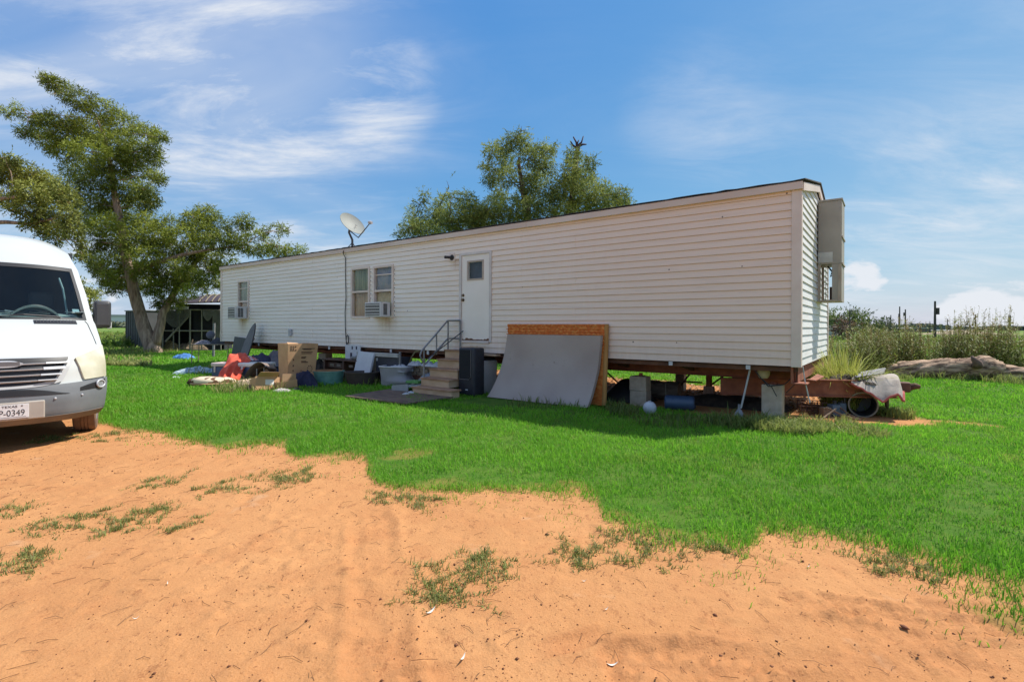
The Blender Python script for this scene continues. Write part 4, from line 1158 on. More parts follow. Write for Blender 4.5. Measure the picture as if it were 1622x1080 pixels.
# aluminium rails lying over the rug
for k in range(3):
    p0 = atY(1354+4*k, 597-3*k, 8.0+.10*k); p1 = atY(1400+1*k, 590-3*k, 8.1+.12*k)
    o = MB(); d_ = (p1-p0)
    o.tube([p0, p0+d_*.5, p1], .019, 4); tag(o.build('metal_rail', mat('dull_aluminium', (.19,.19,.195), .6, metal=.2), None), ('lowest', 'middle', 'topmost')[k]+' of the three grey metal rails lying on the tongue', 'rail', 'metal rails on the tongue')
# plastic bag and board behind grass on tongue
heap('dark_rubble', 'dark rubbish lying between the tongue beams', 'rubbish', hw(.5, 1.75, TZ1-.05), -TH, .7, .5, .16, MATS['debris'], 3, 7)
# tall grass clump growing up through the tongue
def clump_plant(name, label, cat, pos, n, h, spread, lean, seed, wid=.011, m=None, dry=.12, tone=.75, group=None, stem=True):
    rg = np.random.default_rng(seed)
    V, F, T, D = [], [], [], []; off = 0
    for i in range(n):
        a = rg.uniform(0, 6.283); r0 = spread*.35*math.sqrt(rg.uniform()); H = h*rg.uniform(.45, 1.12); L = lean*rg.uniform(.1, 1.2)*H
        bx, by = math.cos(a)*r0, math.sin(a)*r0; a2 = a+rg.normal(0, 1.1); w = wid*rg.uniform(.6, 1.3)
        ns = 5; droop = rg.uniform(.1, 1.25)*min(1, lean*1.6)
        px_, py_ = -math.sin(a2)*w, math.cos(a2)*w
        for k in range(ns+1):
            t = k/ns; out = L*t**1.7; z = H*(t-droop*.5*t**3)
            ww = (1-t)**.7
            V += [(bx+math.cos(a2)*out-px_*ww, by+math.sin(a2)*out-py_*ww, z), (bx+math.cos(a2)*out+px_*ww, by+math.sin(a2)*out+py_*ww, z+.002)]
        for k in range(ns): F.append((off+2*k, off+2*k+1, off+2*k+3, off+2*k+2))
        off += 2*(ns+1)
        tt = min(1, max(0, rg.normal(tone, .22))); dd_ = min(1, max(0, rg.normal(dry, .2)))
        T += [tt]*(2*(ns+1)); D += [dd_]*(2*(ns+1))
    th_ = thing(name, label, cat, P(pos), group)
    np_mesh('blade', np.array(V), np.array(F), m or M_WEED, th_, attr={'tone': T, 'dry': D})['kind'] = 'stuff'
    return th_
M_TALL = foliage_mat('tall_grass', (.16,.22,.035), (.46,.50,.10), (.45,.38,.17), trans=.35)
clump_plant('tall_grass_clump', 'tall yellow-green grass clump growing up through the trailer tongue', 'grass clump', hw(.36, 2.05, .0), 1200, 1.0, .75, .7, 5, wid=.011, m=M_TALL)
clump_plant('tall_grass_clump', 'tall grass clump right against the end wall siding', 'grass clump', hw(.34, 2.5, .0), 520, 1.2, .6, .5, 6, wid=.014, m=M_TALL)
clump_plant('tall_grass_clump', 'drooping grass tuft spilling over the front tongue beam', 'grass clump', hw(.66, 1.68, .5), 90, .34, .3, 1.1, 7, m=M_TALL)
# black tubs, jugs, cage and chair under the tongue
t = thing('black_barrel', 'black open barrel tipped on its side below the tongue', 'barrel', P(at(1367, 660), R(-28)))
BM = Matrix.Translation((0,.22,.19)) @ Matrix.Rotation(R(90), 4, 'X') @ Matrix.Rotation(R(0), 4, 'Y')
MB().lathe([(.0,-.26),(.15,-.26),(.17,-.22),(.185,.18),(.195,.2),(.195,.215),(.175,.215),(.16,-.2),(0,-.22)], 26, BM).build('barrel_shell', M_BLK, t, smooth=True)
MB().ring([(.183,.217),(.2,.217),(.203,.232),(.183,.232)], 26, BM).build('rim', mat('pale_rim', (.22,.19,.14), .7), t, smooth=True)
t = thing('grey_jug', 'grey-blue jug leaning left of the tipped black barrel', 'jug', P(at(1322, 659), R(10)))
MB().bbox((-.075,-.05,0), (.075,.09,.19), .025).build('jug_body', mat('slate_plastic', (.08,.11,.14), .45, c2=(.14,.17,.2), scale=7), t, smooth=True)
MB().lathe([(.03,.19),(.026,.22),(.03,.225),(.03,.245),(0,.246)], 12).build('cap', M_BLK, t)
t = thing('grey_jug', 'small slate jug standing second from the wire cage', 'jug', P(at(1334, 657), R(-15)))
MB().bbox((-.055,-.045,0), (.055,.07,.2), .022).build('jug_body', MATS['slate_plastic'], t, smooth=True)
MB().lathe([(.022,.2),(.022,.235),(0,.236)], 12).build('cap', M_BLK, t)
t = thing('wire_cage', 'rusty wire cage crate under the trailer tongue', 'cage', P(at(1290, 656), -TH+.35))
for i in range(6):
    MB().tube([(-.19+.076*i,0,0),(-.19+.076*i,0,.19)], .006, 4).build('wire', M_DARKSTEEL, t); MB().tube([(-.19+.076*i,.26,0),(-.19+.076*i,.26,.19)], .006, 4).build('wire', M_DARKSTEEL, t)
for z in (0.006, .065, .125, .19):
    MB().tube([(-.19,0,z),(.19,0,z),(.19,.26,z),(-.19,.26,z),(-.19,0,z)], .007, 4).build('hoop', M_DARKSTEEL, t)
o = MB().bbox((-.07,-.05,0), (.07,.05,.15), .008).build('wood_block', mat('old_wood', (.17,.11,.07), .9, c2=(.27,.19,.12), scale=6, stretch=(1,1,6), bump=.4), None); o.matrix_world = P(at(1307, 660), .2); tag(o, 'weathered wood block beside the wire cage', 'wood block')
for k, (px, py, L, a) in enumerate(((1335,664,.45,2.4),(1312,666,.4,.5),(1345,662,.35,1.9))):
    o = MB().tube([(-L/2,0,.02),(0,.03,.07),(L/2,.0,.16)], .012, 6).build('broken_stick', MATS['old_wood'], None); o.matrix_world = P(at(px, py), a)
    tag(o, ('broken stick slanting across the grey jugs', 'broken stick at the foot of the wire cage', 'broken stick against the black barrel')[k], 'stick', 'sticks below the tongue')
o = MB().tube([(0,0,0),(0,.02,.34)], .014, 8).build('pale_pipe', mat('pale_pipe_m', (.45,.42,.33), .6), None); o.matrix_world = P(at(1339, 655)); tag(o, 'short pale pipe standing between the jugs and the barrel', 'pipe')

# ================================================================== DOOR STEPS AND HANDRAIL
M_STEP = mat('step_board', (.48,.31,.19), .85, c2=(.58,.41,.27), scale=4, stretch=(1,1,2), bump=.25, bscale=30)
M_TREAD = mat('step_tread', (.30,.16,.09), .85, c2=(.44,.26,.16), scale=5, bump=.3)
st = thing('door_steps', 'five brown wooden steps leading up to the trailer door', 'steps', HOME_M)
SY = [-1.16,-.93,-.68,-.46,-.23]; SZ = [.18,.345,.52,.71,.90]
for i in range(5):
    xr = -5.66 if i == 0 else -5.95
    zb_ = 0 if i == 0 else SZ[i-1]
    yb_ = SY[i+1]+.03 if i < 4 else -.04
    MB().bbox((-6.755,SY[i]-.025,SZ[i]-.032), (xr+.02,yb_,SZ[i]), .006).build('tread', M_TREAD, st)
    MB().bbox((-6.74,SY[i],zb_+.001-(.04 if i == 0 else 0)), (xr,SY[i]+.03,SZ[i]-.033), .004).build('riser', M_STEP, st)
    y1 = -.05
    for xa in (-6.735, xr-.035):
        MB().box((xa,SY[i]+.031,zb_+.002-(.04 if i == 0 else 0)), (xa+.03,y1 if i else SY[1]-.002,SZ[i]-.034)).build('side_board', M_STEP, st)
MB().bbox((-6.05,-.20,.80), (-5.35,-.035,.835), .005).build('landing_plank', M_STEP, st)
M_RAIL = mat('galvanised_pipe', (.20,.195,.20), .5, c2=(.30,.285,.275), scale=6, metal=.3)
hr = thing('handrail', 'grey bent pipe handrail on the left of the door steps', 'handrail', HOME_M)
RX = -6.70
def rl(name, pts, r_=.019): MB().tube(pts, r_, 9).build(name, M_RAIL, hr, smooth=True)
rl('top_rail', [(RX+.25,-.06,1.53),(RX,-.18,1.53),(RX,-.22,1.51),(RX,-.55,1.23),(RX,-.88,.96),(RX,-.96,.89),(RX,-1.0,.80),(RX,-.96,.72),(RX,-.89,.66)])
rl('post', [(RX,-.89,.345),(RX,-.89,.955)]); rl('post', [(RX,-.53,.80),(RX,-.53,1.25)], .015); rl('post', [(RX,-.18,.90),(RX,-.18,1.53)]); rl('post', [(RX+.25,-.06,.90),(RX+.25,-.06,1.53)])
rl('lower_rail', [(RX+.25,-.06,1.14),(RX,-.18,1.14),(RX,-.24,1.10),(RX,-.85,.62)])
br = wall(734, 524, -.08); b0 = (-6.82,-.86,.62)
o = MB().tube([b0, (br[0],-.08,br[1])], .011, 6).build('dark_pole', M_BLK, None); o.matrix_world = HOME_M; tag(o, 'thin dark pole leaning through the handrail to the door', 'pole')
# plywood on the ground
t = MB(); ply = [loc(546,631.5), loc(645,644), loc(718,633), loc(622,619.5)]
t.add([(p_.x,p_.y,.035) for p_ in ply]+[(p_.x,p_.y,.06) for p_ in ply], [(3,2,1,0),(4,5,6,7),(0,1,5,4),(1,2,6,5),(2,3,7,6),(3,0,4,7)])
o = t.build('plywood_sheet', mat('wet_plywood', (.085,.052,.04), .75, c2=(.20,.125,.09), scale=3.5, stretch=(1,3,1), bump=.25, bscale=20), None); o.matrix_world = HOME_M; tag(o, 'weathered dark plywood sheet lying before the door steps', 'plywood')
# tower heater and grey bin right of the steps
t = thing('tower_speaker', 'tall black tower speaker standing right of the door steps', 'speaker', HOME_M)
M_SPK = mat('speaker_black', (.018,.018,.026), .6, c2=(.026,.026,.036), scale=10)
sx0, sx1, sy = -5.93, -5.50, -.68
MB().bbox((sx0,sy,.03), (sx1,sy+.32,.975), .035, seg=3).build('cabinet', M_SPK, t, smooth=True)
MB().bbox((sx0+.04,sy-.012,.36), (sx1-.10,sy+.01,.94), .012).build('grille_panel', mat('speaker_cloth', (.012,.012,.015), .9), t)
MB().tube([(sx0+.045,sy-.008,.35),(sx1-.14,sy-.008,.35),(sx1-.09,sy-.008,.40),(sx1-.09,sy-.008,.94)], .006, 6).build('trim_line', mat('trim_grey', (.16,.14,.14), .5), t)
MB().bbox((sx0+.20,sy-.008,.135), (sx0+.26,sy+.005,.155), .002).build('badge', mat('badge_silver', (.6,.6,.6), .4), t)
MB().bbox((sx0+.02,sy+.02,0), (sx1-.02,sy+.3,.03), .01).build('plinth', M_BLK, t)
g = at(774, 624.5); t = thing('grey_bin', 'tall grey plastic bin with black lid beside the foam slab', 'bin', P(g, R(38)))
M_GB = mat('bin_grey', (.42,.39,.38), .6, c2=(.50,.47,.45), scale=4)
V = []; bw, tw = .21, .235
bmb = MB()
for (w, z) in ((bw,0),(tw,.70)): V += [(0,0,z) if False else (-.0+x_*w*2*.0+x_*w*1.0, y_*w*1.0+w, z) for (x_, y_) in ((-1,-1),(1,-1),(1,1),(-1,1))]
bm = bmesh.new(); vs = [bm.verts.new(v) for v in V]
for f_ in ((3,2,1,0),(4,5,6,7),(0,1,5,4),(1,2,6,5),(2,3,7,6),(3,0,4,7)): bm.faces.new([vs[i] for i in f_])
bmesh.ops.bevel(bm, geom=list(bm.edges), offset=.03, segments=3, affect='EDGES', profile=.5)
bmb.addbm(bm); bmb.build('bin_body', M_GB, t, smooth=True)
MB().bbox((-.19,.03,.70), (.19,.41,.745), .015).build('lid', M_BLK, t)

# ================================================================== MATTRESSES
def slab_fn(x0t, x1t, x0b, x1b, zt, yt, yb, zb_=.035, curve=.55, wav=.012, seed=0, th=.09):
    def fn(u, v):           # v 0 bottom .. 1 top
        k = (1-v)
        y = yt + (yb-yt)*(k**(1+curve*2))
        x = (x0b+(x0t-x0b)*v**.7)*(1-u) + (x1b+(x1t-x1b)*v**.7)*u
        return (x, y+wav*mnoise.noise(Vector((u*3, v*3, seed))), zb_+(zt-zb_)*v)
    return fn
def sstain(name, c1, c2, stain, scale=2.0):
    m = mat(name, c1, .9, c2=c2, scale=1.4, bump=.25, bscale=40)
    n, l = m.node_tree.nodes, m.node_tree.links; p = n['Principled BSDF']; src = p.inputs['Base Color'].links[0].from_socket
    tc = n.new('ShaderNodeTexCoord'); v = n.new('ShaderNodeTexNoise'); v.inputs['Scale'].default_value = 5.5; v.inputs['Detail'].default_value = 6; v.inputs['Roughness'].default_value = .7
    l.new(tc.outputs['Object'], v.inputs['Vector'])
    r_ = n.new('ShaderNodeMapRange'); r_.inputs[1].default_value = .64; r_.inputs[2].default_value = .76; r_.inputs[4].default_value = .8; l.new(v.outputs['Fac'], r_.inputs[0])
    x = n.new('ShaderNodeMix'); x.data_type = 'RGBA'; l.new(r_.outputs[0], x.inputs[0]); l.new(src, x.inputs[6]); x.inputs[7].default_value = (*stain, 1); l.new(x.outputs[2], p.inputs['Base Color'])
    return m
M_FOAM = sstain('foam_grey', (.37,.285,.245), (.43,.345,.30), (.16,.11,.08))
M_ORNG = mat('orange_cover', (.55,.135,.02), .85, c2=(.66,.235,.05), scale=24, stretch=(.55,1,1), detail=1, lo=.45, hi=.62, bump=.3, bscale=60)
t = thing('orange_mattress', 'orange quilted mattress leaning on the siding behind the foam slab', 'mattress', HOME_M)
fn = slab_fn(-5.12, -2.98, -5.0, -2.97, 1.455, -.10, -.20, curve=.2, wav=.006, seed=3)
# quilted bumps along the exposed band
def quilt(u, v):
    x, y, z = fn(u, v)
    q = .022*abs(math.sin(u*75+((int(v*26)) % 2)*1.57))*abs(math.sin(v*26*math.pi)) if v > .66 else 0
    return (x, y-q-.012*math.sin(math.pi*u)**.3, z)
MB().shell(quilt, 170, 78, (0,.085,0)).build('quilted_cover', M_ORNG, t, smooth=True)
MB().tube([Vector(fn(1, v/12))+Vector((.012,.035,0)) for v in range(13)], .045, 10).build('side_roll', mat('orange_side', (.42,.20,.055), .85, c2=(.50,.26,.08), scale=6), t, smooth=True)
for k in range(4): MB().tube([Vector(fn(0, .72+.07*k))+Vector((-.03,-.01,0)), Vector(fn(0, .72+.07*k))+Vector((.02,-.018,0))], .008, 6).build('tuft_button', M_ORNG, t)
t = thing('foam_slab', 'grey stained foam slab bowed against the orange mattress', 'foam mattress', HOME_M)
fn2 = slab_fn(-5.03, -2.99, -5.26, -3.07, 1.25, -.235, -.58, curve=.65, wav=.02, seed=8)
MB().shell(fn2, 30, 26, (0,.085,.0)).build('foam_face', M_FOAM, t, smooth=True)

# ================================================================== JUNK ALONG THE FRONT WALL
M_CARD = mat('cardboard', (.50,.285,.145), .9, c2=(.58,.35,.19), scale=4, bump=.1, bscale=40)
M_CARDD = mat('cardboard_tan', (.42,.26,.145), .9, c2=(.35,.20,.10), scale=3, bump=.1)
M_PRINT = mat('carton_ink', (.10,.055,.035), .9)
def carton(name, label, pos, rz, w, d, h, tilt=(0,0), flaps=True, m=None, group=None, lean=0.0):
    m = m or M_CARD
    t = thing(name, label, 'cardboard box', P(pos, rz) @ Matrix.Rotation(tilt[0], 4, 'X') @ Matrix.Rotation(tilt[1], 4, 'Y'), group)
    k = .006
    for (lo, hi) in (((-w/2,0,0),(w/2,k,h)), ((-w/2,d-k,0),(w/2,d,h)), ((-w/2,k,0),(-w/2+k,d-k,h)), ((w/2-k,k,0),(w/2,d-k,h))):
        MB().box(lo, hi).build('side', m, t)
    MB().box((-w/2+k,k,0), (w/2-k,d-k,k)).build('bottom', m, t)
    return t
# the tall printed carton, corner towards the camera, leaning outward
g = at(455, 612.5)
big = thing('tall_carton', 'tall open cardboard carton with dark printed marks', 'cardboard box', P(g, R(45)) @ Matrix.Translation((.30,0,0)) @ Matrix.Rotation(R(3), 4, 'Y'))
k = .008; w, d, h = .70, .55, .97
def taper(lo, hi): return None
bot = [(-w*.42,0),(w*.46,0),(w*.46,d*.9),(-w*.42,d*.9)]; tp = [(-w*.52,-.07),(w*.50,-.05),(w*.52,d),(-w*.52,d)]
faces = []
for i in range(4):
    j = (i+1) % 4
    a0, a1 = Vector((*bot[i],0)), Vector((*bot[j],0)); b0_, b1_ = Vector((*tp[i],h+(.03 if i in (1,2) else 0))), Vector((*tp[j],h+(.03 if j in (1,2) else 0)))
    nrm_ = (a1-a0).cross(b0_-a0).normalized()*-.007
    ins = [a0, a1, b1_, b0_]
    MB().add(ins+[q+nrm_ for q in ins], [(0,1,2,3),(7,6,5,4),(0,4,5,1),(1,5,6,2),(2,6,7,3),(3,7,4,0)]).build('side', M_CARD, big)
    faces.append(ins)
# flaps folded into the top
fr = faces[0]; bk_ = faces[2]
MB().add([fr[3]+Vector((0,.01,-.006)), fr[2]+Vector((0,.01,-.006)), fr[2]+Vector((-.05,.22,-.03)), fr[3]+Vector((.06,.24,.03))]+[q+Vector((0,0,.006)) for q in (fr[3]+Vector((0,.01,-.006)), fr[2]+Vector((0,.01,-.006)), fr[2]+Vector((-.05,.22,-.03)), fr[3]+Vector((.06,.24,.03)))],
         [(0,3,2,1),(4,5,6,7),(0,1,5,4),(1,2,6,5),(2,3,7,6),(3,0,4,7)]).build('flap', M_CARD, big)
# printed marks on the front face: bars of small print, a strip of letters, round handling mark
ink = []
def onface(u, v, off=.0035):
    a_, b__, c_, d_ = faces[0]
    p0 = a_+(b__-a_)*u; p1 = d_+(c_-d_)*u; q = p0+(p1-p0)*v
    n_ = (b__-a_).cross(d_-a_).normalized()
    return q+n_*off
rg = random.Random(12)
def bar(u0, u1, v0, v1):
    vs_ = [onface(u0, v0), onface(u1, v0), onface(u1, v1), onface(u0, v1)]
    MB().add(vs_, [(0,1,2,3)]).build('print_mark', M_PRINT, big)
for (vv, segs) in ((.93, 3), (.885, 2), (.845, 3)):
    for s_ in range(segs): bar(.07+s_*.075+rg.uniform(0, .01), .07+s_*.075+.045+rg.uniform(0, .015), vv-.012, vv+.016)
for vv in (.62, .48, .36, .26): bar(.165, .205, vv-.02, vv+.022)
for (vv, a_, b__) in ((.88,.46,.9),(.86,.5,.78),(.80,.44,.83),(.765,.45,.8),(.68,.45,.62),(.655,.45,.6),(.58,.45,.63),(.555,.45,.70),(.36,.45,.5),(.34,.54,.57)): bar(a_, b__, vv-.006, vv+.012)
for q in range(9):
    a_ = q*2*math.pi/9; uc, vc = .78+.085*math.cos(a_), .40+.075*math.sin(a_)
    bar(uc-.018, uc+.018, vc-.010, vc+.012)
# small cartons in front
c1 = carton('small_carton', 'small opened cardboard box with a white label lying on the grass', at(424, 618), R(46), .50, .36, .30, (R(-16), R(6)))
MB().box((-.05,-.003,.12), (.13,-.0005,.24)).build('label_sticker', mat('white_sticker', (.75,.72,.66), .7), c1)
MB().add([(-.21,0,.30),(.21,0,.30),(.19,-.16,.37),(-.2,-.16,.36),(-.21,.004,.304),(.21,.004,.304),(.19,-.156,.374),(-.2,-.156,.364)], [(0,3,2,1),(4,5,6,7),(0,1,5,4),(1,2,6,5),(2,3,7,6),(3,0,4,7)]).build('flap', M_CARD, c1)
c2 = carton('small_carton', 'flattened cardboard box with raised flap beside the dark jacket', at(455, 616), R(40), .44, .36, .18, (R(8), R(-6)), m=M_CARD)
MB().add([(-.1,.02,.15),(.2,.02,.15),(.22,.05,.30),(-.05,.10,.33),(-.1,.026,.15),(.2,.026,.15),(.22,.056,.30),(-.05,.106,.33)], [(0,3,2,1),(4,5,6,7),(0,1,5,4),(1,2,6,5),(2,3,7,6),(3,0,4,7)]).build('flap', M_CARDD, c2)
c3 = carton('small_carton', 'brown cardboard box tipped behind the shoe and lampshade', at(415, 606), R(20), .5, .4, .36, (R(-8), R(4)), m=M_CARDD)
# chest coolers
M_NAVY = mat('cooler_navy', (.06,.075,.16), .5, c2=(.08,.10,.2), scale=5); M_LID = mat('cooler_white', (.66,.63,.60), .5, c2=(.74,.72,.70), scale=5)
def cooler(label, pos, rz, w, d, h, lidm):
    t = thing('chest_cooler', label, 'cooler', P(pos, rz), 'picnic coolers in the junk pile')
    MB().bbox((-w/2,0,0), (w/2,d,h*.78), .03, seg=3).build('cooler_body', M_NAVY, t, smooth=True)
    MB().bbox((-w/2-.015,-.015,h*.782), (w/2+.015,d+.015,h), .025, seg=3).build('cooler_lid', lidm, t, smooth=True)
    MB().bbox((-w/2+.08,-.022,h*.45), (-w/2+.13,-.002,h*.8), .006).build('latch', lidm, t)
    return t
cooler('navy cooler with a pink-white lid under the red shirt', at(352, 602), R(-8), .62, .42, .44, mat('cooler_pinklid', (.62,.45,.42), .5, c2=(.7,.55,.52), scale=4))
cooler('navy cooler with a white lid behind the grey shoe', at(399, 604), R(-4), .72, .44, .46, M_LID)
# clothes and soft things
M_SHIRT = mat('red_cloth', (.60,.055,.025), .85, c2=(.72,.13,.07), scale=6, bump=.2)
def drape(name, label, cat, pts, m, nseg=16, thick=.006, seed=0, amp=.05):
    """a cloth hung between two edges given as point lists, with folds"""
    A, B = pts
    def lerp(L, t):
        s_ = t*(len(L)-1); i = min(int(s_), len(L)-2); return Vector(L[i])*(1-(s_-i))+Vector(L[i+1])*(s_-i)
    def fn(u, v):
        p_ = lerp(A, u)*(1-v)+lerp(B, u)*v
        f_ = amp*(1-2*abs(mnoise.noise(Vector((u*3.2+seed, v*1.4, seed)))))+amp*.22*mnoise.noise(Vector((u*8, v*3, seed+3)))
        return p_+Vector((0,-.3,1)).normalized()*f_*math.sin(math.pi*min(1, max(0.02, v)))**.4
    o = MB().shell(fn, 34, nseg, (0,.006,-thick)).build(name, m, None, smooth='all')
    return tag(o, label, cat)
q = lambda px, py, Y: tuple(atY(px, py, Y))
drape('red_shirt', 'crumpled red shirt draped over the chest cooler', 'shirt', ([q(364,562,13.3), q(388,559,13.4), q(398,573,13.1)], [q(342,609,12.1), q(356,607,12.0), q(378,602,12.3)]), M_SHIRT, amp=.10, seed=2)
heap('patterned_cloth', 'small red and white patterned cloth bunched above the red shirt', 'cloth', atY(393, 570, 13.8), .2, .45, .3, .14, mat('red_pattern', (.55,.10,.08), .9, c2=(.75,.68,.66), scale=22, detail=1, lo=.45, hi=.55), 4, 6)
heap('navy_cloth', 'dark navy blanket heaped behind the red shirt', 'blanket', hw(-13.7, -.75, .0), -TH, 1.5, .8, .72, mat('navy_cloth_m', (.035,.035,.07), .95, c2=(.05,.05,.09), scale=5), 5, 3)
heap('grey_blanket', 'grey brown blanket piled against the siding by the ironing board', 'blanket', hw(-13.4, -.45, .25), -TH, 1.0, .6, .52, mat('grey_cloth', (.12,.105,.115), .95, c2=(.17,.15,.155), scale=5), 6, 3)
heap('blue_bedding', 'dark blue bedding in the shade left of the tall carton', 'bedding', hw(-12.75, -.35, 0), -TH, 1.4, .7, .62, mat('blue_cloth', (.03,.045,.09), .9, c2=(.05,.10,.24), scale=3.5, lo=.5, hi=.7), 8, 4)
heap('light_blue_rag', 'pale blue rag on the grass left of the coolers', 'rag', at(312, 592), R(20), 1.25, .35, .26, mat('pale_denim', (.20,.30,.38), .9, c2=(.55,.64,.66), scale=16, detail=3, lo=.42, hi=.6), 9, 9, pw=.8)
heap('white_scrap', 'white cloth scrap on the lawn left of the pale blue rag', 'cloth', at(279, 599), .1, .3, .22, .07, mat('white_cloth', (.55,.6,.6), .9), 11, 6)
heap('blue_tarp', 'bright blue tarp bunched on the shaded lawn near the tree', 'tarp', at(292, 569), R(-10), .95, .55, .30, mat('tarp_blue', (.06,.17,.42), .5, c2=(.10,.26,.55), scale=6), 12, 7)
# cow-spotted cushion
t = thing('spotted_cushion', 'round cream pet cushion with brown cow spots on the grass', 'cushion', P(at(331, 612), R(8)))
M_COW = mat('cow_plush', (.66,.56,.40), .95, c2=(.13,.06,.03), scale=5.0, detail=1.2, lo=.50, hi=.53, bump=.3)
MB().lathe([(0,0),(.34,0),(.42,.05),(.43,.10),(.40,.15),(.30,.185),(.15,.20),(0,.205)], 28, Matrix.Translation((0,.25,0)) @ Matrix.Diagonal((1.12,.78,1,1)) @ Matrix.Rotation(R(4), 4, 'Y')).build('pillow', M_COW, t, smooth='all')
MB().tube([(-.42,.22,.05),(-.50,.2,.085),(-.53,.2,.05)], [.07,.085,.05], 10).build('corner_tuft', mat('dark_brown_plush', (.07,.035,.02), .95), t, smooth='all')
MB().ring([(.435,.03),(.455,.055),(.435,.08)], 28, Matrix.Translation((0,.25,0)) @ Matrix.Diagonal((1.12,.78,1,1))).build('piping', mat('tan_piping', (.40,.24,.13), .9), t, smooth='all')
# grey shoe (rollerblade-sized sole standing on edge) and fallen lampshade hoop
t = thing('shoe', 'grey shoe standing on its heel beside the tall carton', 'shoe', P(at(443, 610), R(-20)) @ Matrix.Rotation(R(-70), 4, 'X'))
sole = [(-.07,-.0),(.07,0),(.10,.12),(.085,.28),(.105,.42),(.08,.53),(.02,.57),(-.05,.54),(-.095,.42),(-.08,.25),(-.09,.1)]
MB().prism([(a_, b__) for a_, b__ in sole], .05, Matrix.Rotation(R(90), 4, 'X') @ Matrix.Rotation(R(-90), 4, 'X')).build('sole', mat('shoe_sole', (.10,.10,.13), .8, c2=(.15,.15,.18), scale=8), t)
MB().tube([(x_*.82, -.012, z_*.92+.02) for x_, z_ in sole]+[(sole[0][0]*.82,-.012,.02)], .02, 6).build('welt', mat('shoe_welt', (.16,.13,.13), .8), t)
for s_ in range(4): MB().box((-.04+.01*s_,-.014,.22+s_*.055), (.04,-.004,.245+s_*.055)).build('tread_patch', mat('shoe_patch', (.45,.42,.4), .8), t)
t = thing('folded_chair', 'curved brown vinyl chair seat tipped over among the boxes', 'chair', P(at(408, 610), R(-12)))
MB().shell(lambda u, v: (-.40+.62*u, .05+.32*v, .02+.52*math.sin(math.pi*(.12+.60*u))**1.0-.05*v), 18, 4, (.0,.05,-.035)).build('shell_seat', mat('taupe_vinyl', (.20,.145,.115), .6, c2=(.26,.195,.16), scale=5), t, smooth=True)
MB().shell(lambda u, v: (-.28+.5*u, .16+.26*v, .02+.40*math.sin(math.pi*(.15+.62*u))), 14, 3, (.0,.03,-.03)).build('back_pad', mat('brown_vinyl', (.16,.095,.065), .7), t, smooth=True)
MB().tube([(-.1,.1,.0),(-.12,.12,.38)], .014, 8).build('leg', M_RAIL, t); MB().tube([(.1,.12,.0),(.06,.14,.40)], .014, 8).build('leg', M_RAIL, t)
# navy jacket over a stool
heap('navy_jacket', 'dark navy jacket slumped beside the green tub', 'jacket', at(482, 612), R(20), .60, .50, .42, mat('jacket_navy', (.018,.018,.045), .95, c2=(.03,.03,.065), scale=5), 6, 3.2, amp=.35, pw=.5)
# green tub with cardboard liner
def tub(name, label, cat, pos, rz, r0, r1, h, m, sq=1.0, n=30, liner=None, wall_=.02):
    t = thing(name, label, cat, P(pos, rz))
    S_ = Matrix.Diagonal((1, sq, 1, 1)) @ Matrix.Translation((0, r1, 0))
    MB().lathe([(0,0),(r0,0),(r1,h),(r1+.018,h),(r1+.018,h+.018),(r1-wall_,h+.018),(r0-wall_,.03),(0,.03)], n, S_).build('tub_wall', m, t, smooth=True)
    if liner: MB().lathe([(0,h*.5),(r1-wall_-.03,h*.62),(r1-wall_-.012,h-.02),(r1-wall_-.012,h+.03),(r1-wall_-.022,h+.03),(r1-wall_-.04,h*.6)], n, S_).build('liner', liner, t, smooth=True)
    return t
tub('green_tub', 'round teal plastic tub holding brown cardboard', 'tub', at(512, 610), 0, .34, .38, .30, mat('teal_plastic', (.10,.24,.20), .55, c2=(.16,.33,.28), scale=7), .8, liner=M_CARDD)
tub('black_tub', 'wide black rubber tub on the grass before the desk', 'tub', at(567, 612), 0, .33, .41, .30, mat('tub_black', (.045,.03,.028), .6, c2=(.065,.045,.04), scale=6), .75)
# white storage tote with sagging side
t = thing('white_tote', 'milky white plastic tote sagging out of shape left of the steps', 'tote', P(at(621, 613), -TH+R(22)))
def tote(u, v):
    a_ = u*2*math.pi; c_, s_ = math.cos(a_), math.sin(a_)
    k_ = (abs(c_)**6+abs(s_)**6)**(-1/6)
    r_ = .29*(1+.12*v*v) + .10*math.exp(-((v-.28)/.16)**2)*max(0, c_*.8-s_*.5) - .05*math.exp(-((v-.6)/.15)**2)*max(0, c_)
    return (c_*k_*r_*1.15, s_*k_*r_*.85+.26, v*.46)
MB().shell(tote, 48, 14, (0,0,.0)).build('tote_body', mat('milky_plastic', (.52,.50,.52), .45, c2=(.60,.585,.60), scale=4), t, smooth='all')
MB().tube([Vector(tote(i/48, 1.0))*1.0 for i in range(49)], .02, 6, cap=False).build('rim', MATS['milky_plastic'], t, smooth='all')
heap('tote_rags', 'white rag pile inside the milky plastic tote', 'rags', at(621, 613)+hw(-.04,.26,.36)-hw(0,0), -TH+.2, .56, .44, .20, mat('rag_white', (.5,.5,.51), .9), 3, 5)
